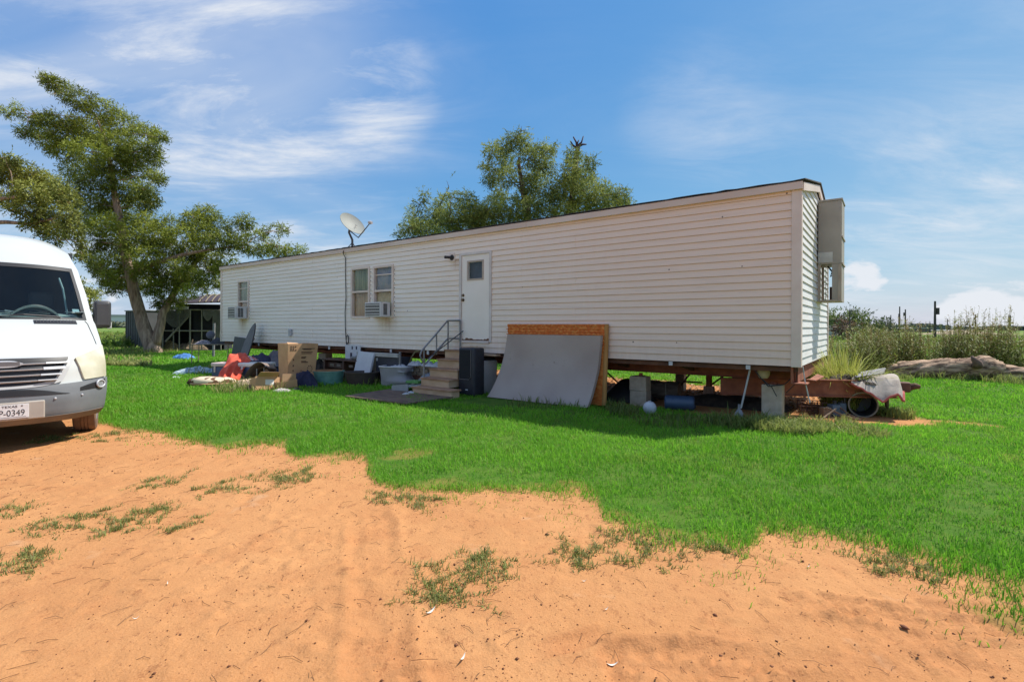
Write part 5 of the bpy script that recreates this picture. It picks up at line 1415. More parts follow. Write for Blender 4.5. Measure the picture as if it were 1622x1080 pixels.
# brown desk with shelves, glass bowls and cut white panel
M_DESK = mat('desk_brown', (.075,.032,.022), .5, c2=(.11,.05,.033), scale=4, stretch=(.4,1,3))
t = thing('brown_desk', 'dark brown wooden desk standing under the siding edge', 'desk', P(hw(-10.35, -.42), -TH))
MB().bbox((-.75,0,.50), (.75,.5,.54), .006).build('desk_top', M_DESK, t)
for xx in (-.72, .12, .66): MB().box((xx,.02,0), (xx+.06,.48,.499)).build('leg_panel', M_DESK, t)
MB().box((-.65,.10,.30), (.11,.12,.44)).build('apron', M_DESK, t); MB().box((-.65,.12,.16), (.65,.46,.18)).build('shelf', M_DESK, t)
for xx in (-.52, -.22, .30): MB().box((xx,.086,.345), (xx+.17,.099,.41)).build('drawer_front', mat('drawer_pale', (.24,.19,.15), .7), t)
for k_, (xx, w_) in enumerate(((-.35,.24),(-.02,.12),(.38,.22))):
    o = MB().bbox((0,0,0), (w_,.2,.15), .02).build('blue_bag', mat('blue_wrap', (.04,.07,.16), .35, c2=(.08,.14,.30), scale=9), None); o.matrix_world = P(hw(-10.35+xx, -.42), -TH) @ Matrix.Translation((0,.1,.01))
    tag(o, ('blue wrapped bundle under the left bay of the desk', 'small blue bundle under the middle of the desk', 'blue bundle under the right bay of the desk')[k_], 'bundle', 'blue bundles under the desk')
def bowl(label, px, r_, h_):
    p_ = hw(px, -.20, .541); t = thing('glass_bowl', label, 'bowl', P(p_), 'glass bowls on the desk')
    MB().lathe([(r_*.5,0),(r_*.9,h_*.5),(r_,h_),(r_-.008,h_),(r_*.86,h_*.5),(r_*.45,.01),(0,.01)], 18).build('bowl_glass', mat('cloudy_glass', (.38,.39,.40), .2, c2=(.5,.51,.52), scale=8), t, smooth=True)
    MB().ring([(r_*.97,h_),(r_*1.06,h_+.006),(r_*.97,h_+.012)], 18).build('rim', MATS['cloudy_glass'], t, smooth=True)
bowl('small glass bowl at the right corner of the desk', -9.78, .10, .10); bowl('shallow glass dish beside the leaning white panel', -9.95, .13, .07)
def panel(name, label, cat, c, sx, sz, m, rx=0, ry=0, th=.03, rz=0):
    o = MB().bbox((-sx/2,0,0), (sx/2,th,sz), .004).build(name, m, None)
    o.matrix_world = P(c, -TH+rz) @ Matrix.Rotation(rx, 4, 'X') @ Matrix.Rotation(ry, 4, 'Y')
    return tag(o, label, cat)
M_APPL = mat('appliance_white', (.55,.56,.60), .4, c2=(.62,.63,.66), scale=4)
t = thing('white_print_board', 'white board with dark bottle shapes standing on the desk', 'board', P(hw(-10.15, -.12, .545), -TH))
MB().bbox((-.36,0,0), (.28,.02,.36), .003).build('board', M_APPL, t)
for (x0, z0, x1, z1) in ((-.08,.25,-.03,.33),(.10,.25,.15,.33),(-.14,.02,-.06,.16),(-.34,.20,-.30,.205)): MB().box((x0,-.004,z0), (x1,-.0005,z1)).build('printed_shape', mat('navy_print', (.05,.04,.07), .8), t)
panel('white_door_panel', 'tall white appliance door leaning right of the desk', 'panel', hw(-9.35, -.50, .14), .62, .64, M_APPL, R(-12), R(4), .05)
t = thing('upright_cabinet', 'dark cabinet with a white rail top under the siding', 'cabinet', P(hw(-8.62, -.28), -TH))
MB().bbox((-.42,0,.24), (.42,.42,.66), .01).build('cabinet_body', mat('slate_cabinet', (.030,.036,.052), .5, c2=(.045,.05,.07), scale=5), t)
MB().bbox((-1.12,-.05,.665), (.44,.02,.76), .006).build('top_rail', mat('beige_rail', (.42,.40,.38), .5), t)
MB().box((-.39,-.012,.56), (-.34,-.001,.63)).build('paper_tag', M_APPL, t)
for xx in (-.35,.0,.30): MB().box((xx,.02,0), (xx+.05,.4,.239)).build('leg', M_DESK, t)
MB().box((.45,-.02,.05), (.49,.02,.80)).build('side_post', M_RAIL, t)
# shallow brick stack with rags behind the handrail
for i in range(6):
    for j in range(3):
        x_ = -8.15+i*.27+(.1 if j % 2 else 0); 
        o = MB().bbox((0,0,0), (.25,.12,.075), .006).build('loose_brick', mat('dusty_brick', (.25,.19,.13), .95, c2=(.33,.26,.19), scale=9, bump=.4, rnd=.25), None)
        o.matrix_world = P(hw(x_, -.02+.02*((i*7+j*3) % 3), .25+j*.079), -TH+.04*((i+j) % 3-1))
        tag(o, 'dusty brick in the low stack under the trailer behind the handrail', 'brick', 'dusty bricks stacked behind the handrail')
o = MB().bbox((-8.25,-.05,.0), (-6.45,.30,.248), .01).build('brick_pallet', M_DESK, None); o.matrix_world = HOME_M; tag(o, 'dark low pallet carrying the dusty bricks', 'pallet')
rg = random.Random(31)
for i in range(11):
    x_, y_, z_ = -7.95+i*.15+rg.uniform(-.04, .04), .0+rg.uniform(-.03, .1), .49
    heap('white_rag', 'crumpled white rag on top of the dusty brick stack', 'rag', hw(x_, y_, z_), rg.uniform(0, 3), .24, .2, rg.uniform(.07, .14), MATS['rag_white'], i+30, 5, nx_=12, ny_=10)['group'] = 'white rags on the bricks'
heap('grey_bag', 'torn grey plastic bag hanging below the white rags', 'bag', hw(-7.25, -.22, .0), -TH, .7, .4, .42, mat('grey_bag_m', (.17,.19,.22), .5, c2=(.32,.34,.37), scale=8), 41, 5)
# folded lawn chair: white and green strip by the bottom step
t = thing('white_folded_sheet', 'folded white and green plastic sheet beside the bottom step', 'plastic sheet', P(hw(-7.05, -1.12), -TH+R(12)))
MB().shell(lambda u, v: (-.32+.62*u, .42*v, .02+.26*(u**.6)*(.6+.4*v)), 10, 6, (0,.012,-.012)).build('sheet', mat('sheet_white', (.40,.42,.41), .6, c2=(.5,.52,.5), scale=6), t, smooth=True)
MB().box((.0,.06,.22), (.30,.30,.265)).build('green_band', mat('green_band_m', (.10,.28,.08), .6), t)
MB().shell(lambda u, v: (-.30+.42*u, -.02, .0+.16*v+.05*u), 6, 3, (0,.012,0)).build('skirt', mat('wire_grey', (.30,.31,.31), .7), t)
for i, (px, py) in enumerate(((651,622),(643,624))):
    heap('paper_scrap', ('white paper scrap on the plywood corner', 'small paper scrap left of the bottom step')[i], 'scrap', at(px, py, .06), 1.0*i, .14, .10, .05, MATS['rag_white'], 60+i, 4, nx_=8, ny_=8)
# root hanging under the skirt
o = MB().tube([hw(-7.75,-.03,ZB-.02), hw(-7.9,-.04,ZB-.05), hw(-8.0,-.06,ZB-.18), hw(-8.15,-.03,ZB-.40)], [.02,.018,.014,.01], 6).build('dry_vine', mat('dry_vine_m', (.20,.17,.08), .9), None); tag(o, 'dry vine hanging below the siding behind the handrail', 'vine')
# ironing board leaning on the wall, folding table with junk
t = thing('ironing_board', 'grey ironing board standing on end against the far siding', 'ironing board', P(hw(-15.35, -.62), -TH) @ Matrix.Rotation(R(-14), 4, 'X') @ Matrix.Rotation(R(9), 4, 'Y'))
ib = [(-.24,0),(.24,0),(.25,.5),(.24,.95),(.19,1.25),(.10,1.46),(.02,1.54),(-.07,1.46),(-.16,1.28),(-.22,.95),(-.25,.5)]
MB().prism(ib, .04).build('board', mat('board_grey', (.16,.15,.15), .9, c2=(.20,.19,.185), scale=5), t)
MB().tube([(x_*1.0,.02,z_) for x_, z_ in ib]+[(ib[0][0],.02,ib[0][1])], .02, 6).build('edge', mat('board_edge', (.06,.055,.055), .8), t)
for s_ in (-1, 1): MB().tube([(s_*.15,.06,.1),(-s_*.15,.09,1.1)], .011, 6).build('leg', M_RAIL, t)
t = thing('folding_table', 'pale-legged folding table loaded with junk by the trailer end', 'table', P(at(357, 577), R(8)))
TW = 1.2
MB().bbox((-TW,.0,.70), (.12,.6,.73), .006).build('table_top', mat('table_tan', (.22,.17,.11), .7, c2=(.3,.24,.16), scale=5), t)
for (xx, yy) in ((-TW+.05,.03),(.06,.03),(-TW+.05,.55),(.06,.55)): MB().tube([(xx,yy,0),(xx+.02,yy,.70)], .018, 7).build('leg', mat('brass_leg', (.36,.30,.16), .6), t)
MB().tube([(-TW+.06,.03,.52),(.07,.03,.52)], .012, 6).build('stretcher', MATS['brass_leg'], t)
p_ = at(357, 577)
heap('black_bag', 'black bag lying on the folding table by the trailer corner', 'bag', p_+Vector((-.28,.32,.73)), .2, .75, .45, .42, M_BLK, 14, 3)
heap('mixed_clutter', 'small pale clutter at the left end of the folding table', 'clutter', p_+Vector((-.95,.3,.73)), .1, .55, .4, .17, mat('clutter', (.08,.07,.08), .8, c2=(.55,.48,.48), scale=26, detail=1), 15, 7)
t = thing('desk_fan', 'small dark fan standing on the folding table', 'fan', P(p_+Vector((-.72,.3,.73)), .3))
MB().lathe([(.10,0),(.09,.02),(.02,.03),(.018,.22),(0,.22)], 14).build('stand', M_BLK, t); MB().lathe([(0,-.04),(.10,-.035),(.15,0),(.10,.035),(0,.04)], 18, Matrix.Translation((0,0,.33)) @ Matrix.Rotation(R(75), 4, 'X')).build('fan_head', mat('fan_grey', (.10,.10,.12), .5), t, smooth=True)
o = MB().tube([(0,0,0),(.03,.0,1.5)], .05, 10).build('grey_post', mat('post_grey', (.19,.18,.19), .8, c2=(.26,.25,.25), scale=8), None); o.matrix_world = P(at(338, 566)); tag(o, 'grey pole standing behind the folding table', 'post')
panel('black_slab', 'black flat panel standing behind the ironing board', 'panel', hw(-16.2, -.30, .0), 1.0, 1.02, M_BLK, R(-8), R(3), .08)
for k_, (x_, z_, w_) in enumerate(((-11.0,.05,.8),(-12.2,.0,.7))):
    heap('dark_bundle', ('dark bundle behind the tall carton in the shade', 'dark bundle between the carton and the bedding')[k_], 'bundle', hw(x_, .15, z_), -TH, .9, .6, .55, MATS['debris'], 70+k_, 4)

# more of the jumble spilled along the front of the pile
for k_, (nm, lab, cat, px, py, sx, sy, h_, rz_, c_, c2_) in enumerate((
    ('tan_cushion', 'tan cushion lying between the red shirt and the small boxes', 'cushion', 392, 612, .55, .4, .22, .3, (.42,.30,.2), (.5,.38,.27)),
    ('white_towel', 'white towel crumpled on top of the white-lidded cooler', 'towel', 412, 598, .5, .35, .18, .8, (.62,.6,.57), (.72,.7,.67)),
    ('brown_bag', 'brown bag slumped in front of the tipped chair seat', 'bag', 404, 616, .4, .3, .2, 1.2, (.16,.09,.055), (.24,.14,.09)),
    ('striped_rag', 'grey and cream rag at the foot of the tall carton', 'rag', 446, 620, .4, .25, .09, .1, (.2,.19,.18), (.6,.55,.48)),
    ('rust_towel', 'rust coloured towel left of the spotted cushion', 'towel', 306, 604, .35, .2, .06, .4, (.3,.13,.07), (.4,.2,.11)),
    ('pale_shirt', 'pale pink shirt lying over the edge of the pink-lidded cooler', 'shirt', 356, 590, .4, .3, .2, .5, (.6,.42,.38), (.7,.55,.5)),
    ('black_shoe', 'small black shoe on the grass before the flattened box', 'shoe', 470, 619, .24, .11, .09, .2, (.02,.02,.022), (.04,.04,.045)))):
    heap(nm, lab, cat, at(px, py), rz_, sx, sy, h_, mat(nm+'_m', c_, .9, c2=c2_, scale=14 if nm == 'striped_rag' else 6, stretch=(4,.5,1) if nm == 'striped_rag' else (1,1,1)), 100+k_, 5, nx_=18, ny_=14)

# ================================================================== VAN
VA = R(46.5)
van_pos = at(-3, 677.5, .29); van_pos.z = 0
VM = P(van_pos, VA)
van = thing('delivery_van', 'white high-roof delivery van facing the camera at the left edge', 'van', VM)
# stations: z, setback of the centre line, half width, corner sweep, crown drop at the side, sweep power
VS = [(.285,.10,.90,.46,.00,3.4),(.36,.02,.945,.46,.00,3.4),(.55,.0,.965,.47,.00,3.2),(.67,.02,.975,.47,.00,3.0),(.755,.05,.975,.47,.00,3.0),
      (.89,.085,.975,.46,.0,3.0),(1.00,.14,.97,.46,.0,3.0),(1.09,.26,.97,.44,.0,3.0),(1.25,.52,.965,.40,.01,3.0),(1.42,.86,.955,.34,.01,3.0),
      (1.47,.98,.945,.32,.01,3.0),(1.85,1.32,.895,.26,.01,2.8),(2.21,1.64,.835,.22,.02,2.8),(2.36,1.80,.80,.22,.05,2.8),(2.55,2.06,.765,.20,.09,2.6),(2.68,2.45,.745,.16,.14,2.4),(2.735,2.9,.74,.10,.18,2.4),(2.75,3.5,.745,.05,.19,2.4)]
def vstat(v):
    i = min(max(int(v), 0), len(VS)-2); t = v-i
    return [VS[i][k]*(1-t)+VS[i+1][k]*t for k in range(6)]
def vsurf(v, t, off=0.0):
    z, y, w, c, d, p_ = vstat(v)
    a = abs(t)
    return Vector((w*t*(1+off*.0), y+c*a**p_, z-d*a**3.5))
def vnrm(v, t):
    e = .02
    du = vsurf(v, min(1, t+e))-vsurf(v, max(-1, t-e)); dv = vsurf(min(v+e, len(VS)-1.001), t)-vsurf(max(v-e, 0), t)
    n = du.cross(dv); n.normalize()
    return n if n.y < 0 or n.z > 0 else -n
def vpt(v, t, off=0.0): return vsurf(v, t)+vnrm(v, t)*off
def vpatch(name, v0, v1, t0, t1, off, m, parent, nu=16, nv=10, th=.012, edge=None, smooth=True):
    """a skin patch standing proud of the body: edge(u,v) can bend the outline"""
    def pv(u, v):
        a, b_ = (v0+(v1-v0)*v, t0+(t1-t0)*u)
        if edge: a, b_ = edge(u, v)
        return a, b_
    V = []; W = []
    for j in range(nv+1):
        for i in range(nu+1):
            a, b_ = pv(i/nu, j/nv); V.append(vpt(a, b_, off)); W.append(vpt(a, b_, off-th))
    q = lambda i, j: j*(nu+1)+i
    N = len(V); F = []
    for j in range(nv):
        for i in range(nu):
            F += [(q(i,j),q(i+1,j),q(i+1,j+1),q(i,j+1)), (N+q(i,j),N+q(i,j+1),N+q(i+1,j+1),N+q(i+1,j))]
    for i in range(nu): F += [(q(i,0),N+q(i,0),N+q(i+1,0),q(i+1,0)), (q(i,nv),q(i+1,nv),N+q(i+1,nv),N+q(i,nv))]
    for j in range(nv): F += [(q(0,j),q(0,j+1),N+q(0,j+1),N+q(0,j)), (q(nu,j),N+q(nu,j),N+q(nu,j+1),q(nu,j+1))]
    return MB().add(V+W, F).build(name, m, parent, smooth=smooth)
M_VAN = mat('van_white', (.55,.57,.555), .3, c2=(.50,.52,.505), scale=1.2, coat=.35, spec=.4)
M_VGREY = mat('bumper_grey', (.14,.152,.165), .55, c2=(.18,.192,.205), scale=3, bump=.1, bscale=150)
M_VBLK = mat('van_black', (.015,.015,.017), .5)
M_CHROME = mat('chrome', (.46,.47,.49), .4, metal=.08, var=.05)
LEN = 6.2
# body shell: front skin with the windscreen left open, then sides and roof run back
NT = 48
vlist = [0,.5,1,1.5,2,2.5,3,3.5,4,4.5,5,5.5,6,6.5,7,7.5,8,8.5,9,9.5,10,10.33,10.66,11,11.33,11.66,12,12.5,13,13.5,14,14.5,15,15.5,16,16.5,16.99]
ts = [-1+2*i/NT for i in range(NT+1)]
WS_T = .90
V, F = [], []
cols = NT+1
for v in vlist:
    for t in ts: V.append(vsurf(v, t))
for j in range(len(vlist)-1):
    for i in range(NT):
        vm = (vlist[j]+vlist[j+1])/2; tm = (ts[i]+ts[i+1])/2
        if 10 < vm < 12 and abs(tm) < WS_T: continue
        F.append((j*cols+i, j*cols+i+1, (j+1)*cols+i+1, (j+1)*cols+i))
b0 = len(V); nj = len(vlist)
for s_ in (0, NT):
    for j, v in enumerate(vlist):
        p_ = vsurf(v, ts[s_]); V.append(Vector((p_.x*(1.02 if v < 9 else 1.0), LEN, p_.z)))
for k_, s_ in enumerate((0, NT)):
    for j in range(nj-1):
        if j < 4: continue
        F.append((j*cols+s_, (j+1)*cols+s_, b0+k_*nj+j+1, b0+k_*nj+j))
r0 = len(V)
for t in ts: p_ = vsurf(16.99, t); V.append(Vector((p_.x, LEN, p_.z)))
for i in range(NT): F.append(((nj-1)*cols+i, (nj-1)*cols+i+1, r0+i+1, r0+i))
F.append(tuple([b0+j for j in range(nj)]+[b0+nj+j for j in range(nj-1, -1, -1)]))
MB().add(V, F).build('body', M_VAN, van, smooth=True)
MB().box((-.88,.55,.30), (.88,LEN-.05,.33)).build('underbody', M_VBLK, van)
# bumper
def bump_edge(u, v):
    t = -1+2*u
    return (-.02+v*(3.40+.40*abs(t)**2.2), t)
vpatch('bumper', 0, 0, 0, 0, .018, M_VGREY, van, 44, 12, .02, bump_edge)
vpatch('lower_lip', 0, 0, 0, 0, .03, mat('lip_dusty', (.15,.125,.105), .8, c2=(.20,.155,.12), scale=4), van, 40, 3, .02, lambda u, v: (-.03+v*1.05, -.97+1.94*u))
# white grille surround and black grille with chrome blades
def gr_edge(s):
    def e(u, v):
        t = -1+2*u
        lo = 3.55 - .35*s + .62*abs(t)**2.6; hi = 6.02+.16*s
        return (lo+(hi-lo)*v, t*(.60+.075*s)*(1-.22*(1-v)*abs(t)))
    return e
vpatch('grille_surround', 0, 0, 0, 0, .024, mat('surround_silver', (.42,.43,.43), .35, c2=(.47,.48,.48), scale=3), van, 36, 14, .02, gr_edge(1))
gr = vpatch('grille', 0, 0, 0, 0, .027, M_VBLK, van, 36, 14, .012, gr_edge(0))
for k_ in range(4):
    v = 4.02+k_*.47; wmax = .475+.035*k_
    pts = [vpt(v+.05*abs(t)**2*2.6, t, .045) for t in [(-1+2*i/26)*wmax for i in range(27)]]
    V, F = [], []
    for p_ in pts:
        V += [p_+Vector((0,.018,.0075)), p_+Vector((0,-.010,.006)), p_+Vector((0,-.006,-.0075)), p_+Vector((0,.02,-.005))]
    for i in range(len(pts)-1):
        for q_ in range(4): F.append((i*4+q_, i*4+(q_+1)%4, (i+1)*4+(q_+1)%4, (i+1)*4+q_))
    F += [(3,2,1,0), tuple(len(V)-4+z for z in range(4))]
    MB().add(V, F).build('grille_blade', M_CHROME, gr)
    for s_ in (-1, 1):
        # bright end caps of the blades
        vpatch('blade_end', v-.06, v+.085, s_*wmax*.66, s_*wmax, .062, mat('blade_pale', (.56,.57,.58), .4, metal=.2), gr, 6, 2, .01)
# oval badge bar
bd = MB()
bp = [vpt(5.45, t, .05) for t in [(-1+2*i/16)*.20 for i in range(17)]]
V, F = [], []
for i, p_ in enumerate(bp):
    h_ = .042*max(.15, (1-abs(-1+2*i/16)**4))
    V += [p_+Vector((0,.02,h_)), p_+Vector((0,-.016,h_*.8)), p_+Vector((0,-.016,-h_*.8)), p_+Vector((0,.02,-h_))]
for i in range(16):
    for q_ in range(4): F.append((i*4+q_, i*4+(q_+1)%4, (i+1)*4+(q_+1)%4, (i+1)*4+q_))
F += [(3,2,1,0), tuple(len(V)-4+z for z in range(4))]
bdg = bd.add(V, F).build('badge', M_CHROME, van)
V = [vpt(5.45, t, .068)+Vector((0,-.002,s_*.020)) for t in [(-1+2*i/10)*.17 for i in range(11)] for s_ in (-1, 1)]
MB().add(V, [(2*i, 2*i+2, 2*i+3, 2*i+1) for i in range(10)]).build('badge_face', mat('badge_dark', (.16,.16,.17), .35), bdg)
# bumper intake, fog lamp recess, tow cap, rivets
vpatch('lower_intake', 0, 0, 0, 0, .024, M_VBLK, van, 30, 6, .012, lambda u, v: ((2.52-.12*abs(-1+2*u))+v*(.62-.45*abs(-1+2*u)**3), (-1+2*u)*(.60-.10*v)))
for s_ in (-1, 1):
    vpatch('fog_recess', 0, 0, 0, 0, .022, M_VBLK, van, 10, 6, .012, lambda u, v: (2.62+.95*v*(.35+.65*u)-.1*(1-u), s_*(.70+.27*u)))
    c = vpt(2.98, s_*.905, .03); n_ = vnrm(2.98, s_*.905)
    FM = Matrix.Translation(c) @ n_.to_track_quat('Z', 'Y').to_matrix().to_4x4() @ Matrix.Diagonal((1.3,.85,1,1))
    fl = MB().lathe([(0,.0),(.036,.004),(.044,-.002)], 18, FM).build('fog_lamp', mat('fog_lens', (.30,.31,.32), .12, metal=.3), van, smooth=True)
    MB().tube([FM @ Vector((.052*math.cos(a), .052*math.sin(a), .004)) for a in [2*math.pi*i/18 for i in range(19)]], .011, 6, cap=False).build('ring', M_CHROME, fl, smooth='all')
    for (vv, tt) in ((2.05,.47),(2.12,.72)):
        c = vpt(vv, s_*tt, .022); MB().lathe([(0,.010),(.009,.008),(.014,0)], 10, Matrix.Translation(c) @ vnrm(vv, s_*tt).to_track_quat('Z', 'Y').to_matrix().to_4x4()).build('rivet', M_CHROME, van)
    # headlamp: cloudy yellowed lens
    def hl_edge(g=0.0):
        def e(u, v):
            lo = 3.80 + .10*u + .12*g; hi = 5.95+1.30*u - .12*g
            if u < .3: lo += (.3-u)*.0
            t0 = .665-.0*v + .08*(1-v)
            return (lo+(hi-lo)*v, s_*(t0+.05*g + (.985-t0-.07*g)*u))
        return e
    hl = vpatch('headlight', 0, 0, 0, 0, .024, mat('lens_yellowed', (.46,.43,.30), .25, c2=(.62,.60,.47), scale=4.5, coat=.6, lo=.3, hi=.7), van, 14, 14, .02, hl_edge(0))
    # bonnet shut line running up from the lamp
    MB().tube([vpt(v, s_*(.93-.02*(v-7.6)), .0035) for v in [7.4+i*.26 for i in range(10)]], .004, 4).build('shut_line', M_VBLK, van)
vpatch('bonnet_edge', 6.16, 6.24, -.66, .66, .004, mat('gap_grey', (.25,.25,.24), .7), van, 24, 1, .004)
# air intake slots in the bonnet below the screen
for s_ in (-1, 1):
    sl = vpatch('bonnet_vent', 8.95, 9.74, s_*.34, s_*.78, .006, M_VBLK, van, 14, 3, .006)
    for k_ in range(12):
        t = s_*(.36+.034*k_); MB().tube([vpt(9.0, t, .009), vpt(9.70, t+.01*s_, .009)], .004, 4).build('vent_rib', mat('rib_grey', (.07,.07,.072), .6), sl)
# windscreen, frit border, wipers
ws = vpatch('windscreen', 10.0, 12.0, -WS_T-.01, WS_T+.01, .004, glass_mat('windscreen_glass', (.80,.86,.86), .015, 1.33), van, 40, 16, .006)
vpatch('frit_band', 11.86, 12.02, -WS_T-.01, WS_T+.01, .007, M_VBLK, ws, 30, 1, .002); vpatch('frit_band', 9.98, 10.06, -WS_T-.01, WS_T+.01, .007, M_VBLK, ws, 30, 1, .002)
for s_ in (-1, 1): vpatch('frit_band', 10, 12, s_*(WS_T-.03), s_*(WS_T+.012), .007, M_VBLK, ws, 2, 14, .002)
MB().tube([vpt(10.02, -.1, .02), vpt(10.10, .25, .03), vpt(10.06, .62, .02)], .009, 6).build('wiper', M_VBLK, van); MB().tube([vpt(10.02, -.8, .02), vpt(10.10, -.45, .03), vpt(10.04, -.1, .02)], .009, 6).build('wiper', M_VBLK, van)
vpatch('pass_sticker', 10.28, 10.40, .78, .86, -.006, mat('sticker_blue', (.30,.42,.45), .6), ws, 3, 2, .001)
# cabin behind the glass
cabm = mat('cabin_dark', (.05,.055,.06), .9, c2=(.07,.075,.08), scale=3)
dash = MB().shell(lambda u, v: (-.80+1.60*u, 1.06+.56*v+.22*abs(2*u-1)**3, 1.475+.08*math.sin(math.pi*v*.6)-.25*max(0, v-.8)), 20, 8, (0,0,-.05)).build('dashboard', mat('dash_teal', (.30,.36,.34), .8), van, smooth=True)
MB().shell(lambda u, v: (.12+.46*u, 1.16+.30*v, 1.52+.14*math.sin(math.pi*u)**.7*(1-.25*v)), 14, 4, (0,0,-.03)).build('instrument_hood', mat('hood_teal', (.26,.31,.29), .75), dash, smooth=True)
rgv = random.Random(8)
for k_ in range(9):
    x_ = .05+rgv.random()*.75
    MB().cbox((x_, 1.2+rgv.random()*.2, 1.56+rgv.random()*.02), (.10,.09,.008), (rgv.uniform(-.2,.2),rgv.uniform(-.1,.1),rgv.uniform(0,3))).build('paper', mat('dash_paper', (.40,.46,.47), .8), dash)
MB().tube([(.47+.19*math.cos(a), 1.62+.06*math.sin(a), 1.40+.17*math.sin(a)) for a in [2*math.pi*i/24 for i in range(25)]], .016, 8, cap=False).build('steering_wheel', M_VBLK, van, smooth='all')
for xx in (-.48, .47):
    MB().bbox((xx-.26,2.05,.75), (xx+.26,2.28,1.62), .06, seg=3).build('seat', cabm, van, smooth=True); MB().bbox((xx-.14,2.1,1.63), (xx+.14,2.22,1.87), .05, seg=3).build('headrest', cabm, van, smooth=True)
MB().box((-.86,2.75,.4), (.86,2.78,2.52)).build('bulkhead', cabm, van); MB().box((-.88,1.4,.36), (.88,2.74,.40)).build('cab_floor', cabm, van)
MB().tube([(.70,1.52,1.50),(.655,1.62,1.9),(.62,1.7,2.05)], .012, 6).build('grab_handle', mat('handle_teal', (.22,.33,.34), .4), van)
# side windows of the cab
for s_ in (-1, 1):
    MB().add([(s_*.958,1.55,1.46),(s_*.958,2.5,1.46),(s_*.875,2.5,2.1),(s_*.88,1.95,2.08),(s_*.948,1.55,1.46),(s_*.948,2.5,1.46),(s_*.865,2.5,2.1),(s_*.87,1.95,2.08)], [(0,1,2,3),(7,6,5,4),(0,4,5,1),(1,5,6,2),(2,6,7,3),(3,7,4,0)]).build('side_window', mat('tint_glass', (.02,.025,.03), .1), van)
    # door mirror: tall black shell on an arm
    mc = Vector((s_*1.06, 1.46, 1.55))
    mr = MB().bbox((mc.x-.10, mc.y-.08, mc.z-.195), (mc.x+.10, mc.y+.05, mc.z+.195), .045, seg=4).build('mirror', mat('mirror_black', (.045,.045,.047), .45, c2=(.06,.06,.062), scale=6), van, smooth=True)
    MB().bbox((mc.x-.072, mc.y-.09, mc.z-.155), (mc.x+.072, mc.y-.075, mc.z+.155), .008, seg=2).build('mirror_face', mat('mirror_panel', (.07,.07,.072), .35), mr)
    MB().bbox((mc.x-.012+s_*.065, mc.y-.05, mc.z-.205), (mc.x+.012+s_*.095, mc.y+.01, mc.z-.10), .018, seg=3).build('indicator', mat('clear_lens', (.5,.5,.48), .2), mr, smooth=True)
    MB().bbox((s_*1.02-.10, mc.y-.03, mc.z-.20), (s_*1.02+.06, mc.y+.04, mc.z-.03), .02, seg=2).build('mirror_arm', M_VBLK, mr)
    MB().tube([(s_*.79,3.4,2.59),(s_*.79,5.9,2.60)], .012, 5).build('roof_gutter', M_VAN, van)
# wheels
def wheel(x, y, st):
    W_ = Matrix.Translation((x, y, .35)) @ Matrix.Rotation(st, 4, 'Z') @ Matrix.Rotation(R(90), 4, 'Y')
    w_ = MB().lathe([(.21,-.105),(.27,-.118),(.315,-.118),(.340,-.105),(.348,-.08),(.350,-.041),(.342,-.040),(.342,-.031),(.352,-.030),(.352,-.005),(.343,-.004),(.343,.005),(.352,.006),(.352,.030),(.342,.031),(.342,.040),(.350,.041),(.348,.08),(.340,.105),(.315,.118),(.27,.118),(.21,.105)], 40, W_).build('wheel', mat('dusty_tyre', (.13,.085,.06), .9, c2=(.26,.15,.09), scale=5, bump=.4, bscale=60), van, smooth=True)
    MB().lathe([(0,.06),(.10,.07),(.19,.095),(.209,.112),(.209,-.10),(0,-.10)], 28, W_).build('rim', mat('rim_steel', (.25,.25,.25), .5, metal=.5), w_, smooth=True)
for x in (-.84, .84): wheel(x, 1.02, R(-10)); wheel(x, 4.9, 0)
MB().box((-.8,.75,.33), (.8,1.35,.75)).build('wheel_well', M_VBLK, van)
# number plate on its bracket
pc = vpt(1.52, 0, .03)
pl = thing('x', 'x', 'x'); bpy.data.objects.remove(pl)
br_ = MB(); br_.bbox((-.30,-.022,.355), (.37,.035,.555), .012); plate_bracket = br_.build('plate_bracket', mat('bracket_beige', (.40,.36,.31), .6, c2=(.47,.43,.37), scale=4), van)
PX0 = .085
MB().bbox((PX0-.155,-.0275,.378), (PX0+.155,-.0225,.532), .004).build('number_plate', mat('plate_white', (.72,.72,.72), .5), plate_bracket)
def text(s, size, pos, m, parent, name, sx=1.0):
    cu = bpy.data.curves.new('t', 'FONT'); cu.body = s; cu.size = size; cu.extrude = .0006; cu.align_x = 'LEFT'
    tmp = bpy.data.objects.new('t', cu); COL.objects.link(tmp)
    bpy.context.view_layer.update()
    me = bpy.data.meshes.new_from_object(tmp.evaluated_get(bpy.context.evaluated_depsgraph_get()))
    bpy.data.objects.remove(tmp)
    me.materials.clear(); me.materials.append(m)
    o = bpy.data.objects.new(name, me); COL.objects.link(o); o.parent = parent
    o.matrix_local = Matrix.Translation(pos) @ Matrix.Rotation(R(90), 4, 'X') @ Matrix.Diagonal((sx, 1, 1, 1))
    return o
M_INKB = mat('plate_ink', (.02,.02,.025), .6)
text('P-0349', .094, (PX0-.085,-.0285,.408), M_INKB, plate_bracket, 'plate_number', .78)
text('TEXAS', .034, (PX0-.062,-.0285,.497), M_INKB, plate_bracket, 'plate_state', 1.25)
stv = []
for i in range(10):
    a_ = math.pi/2+i*math.pi/5; r_ = .011 if i % 2 == 0 else .0045; stv.append((PX0+.098+r_*math.cos(a_), .512+r_*math.sin(a_)))
MB().prism(stv, .001, Matrix.Translation((0,-.0292,0))).build('plate_star', M_INKB, plate_bracket)
MB().box((PX0-.13,-.0289,.392), (PX0+.13,-.0284,.397)).build('plate_line', mat('plate_grey', (.25,.25,.27), .6), plate_bracket)

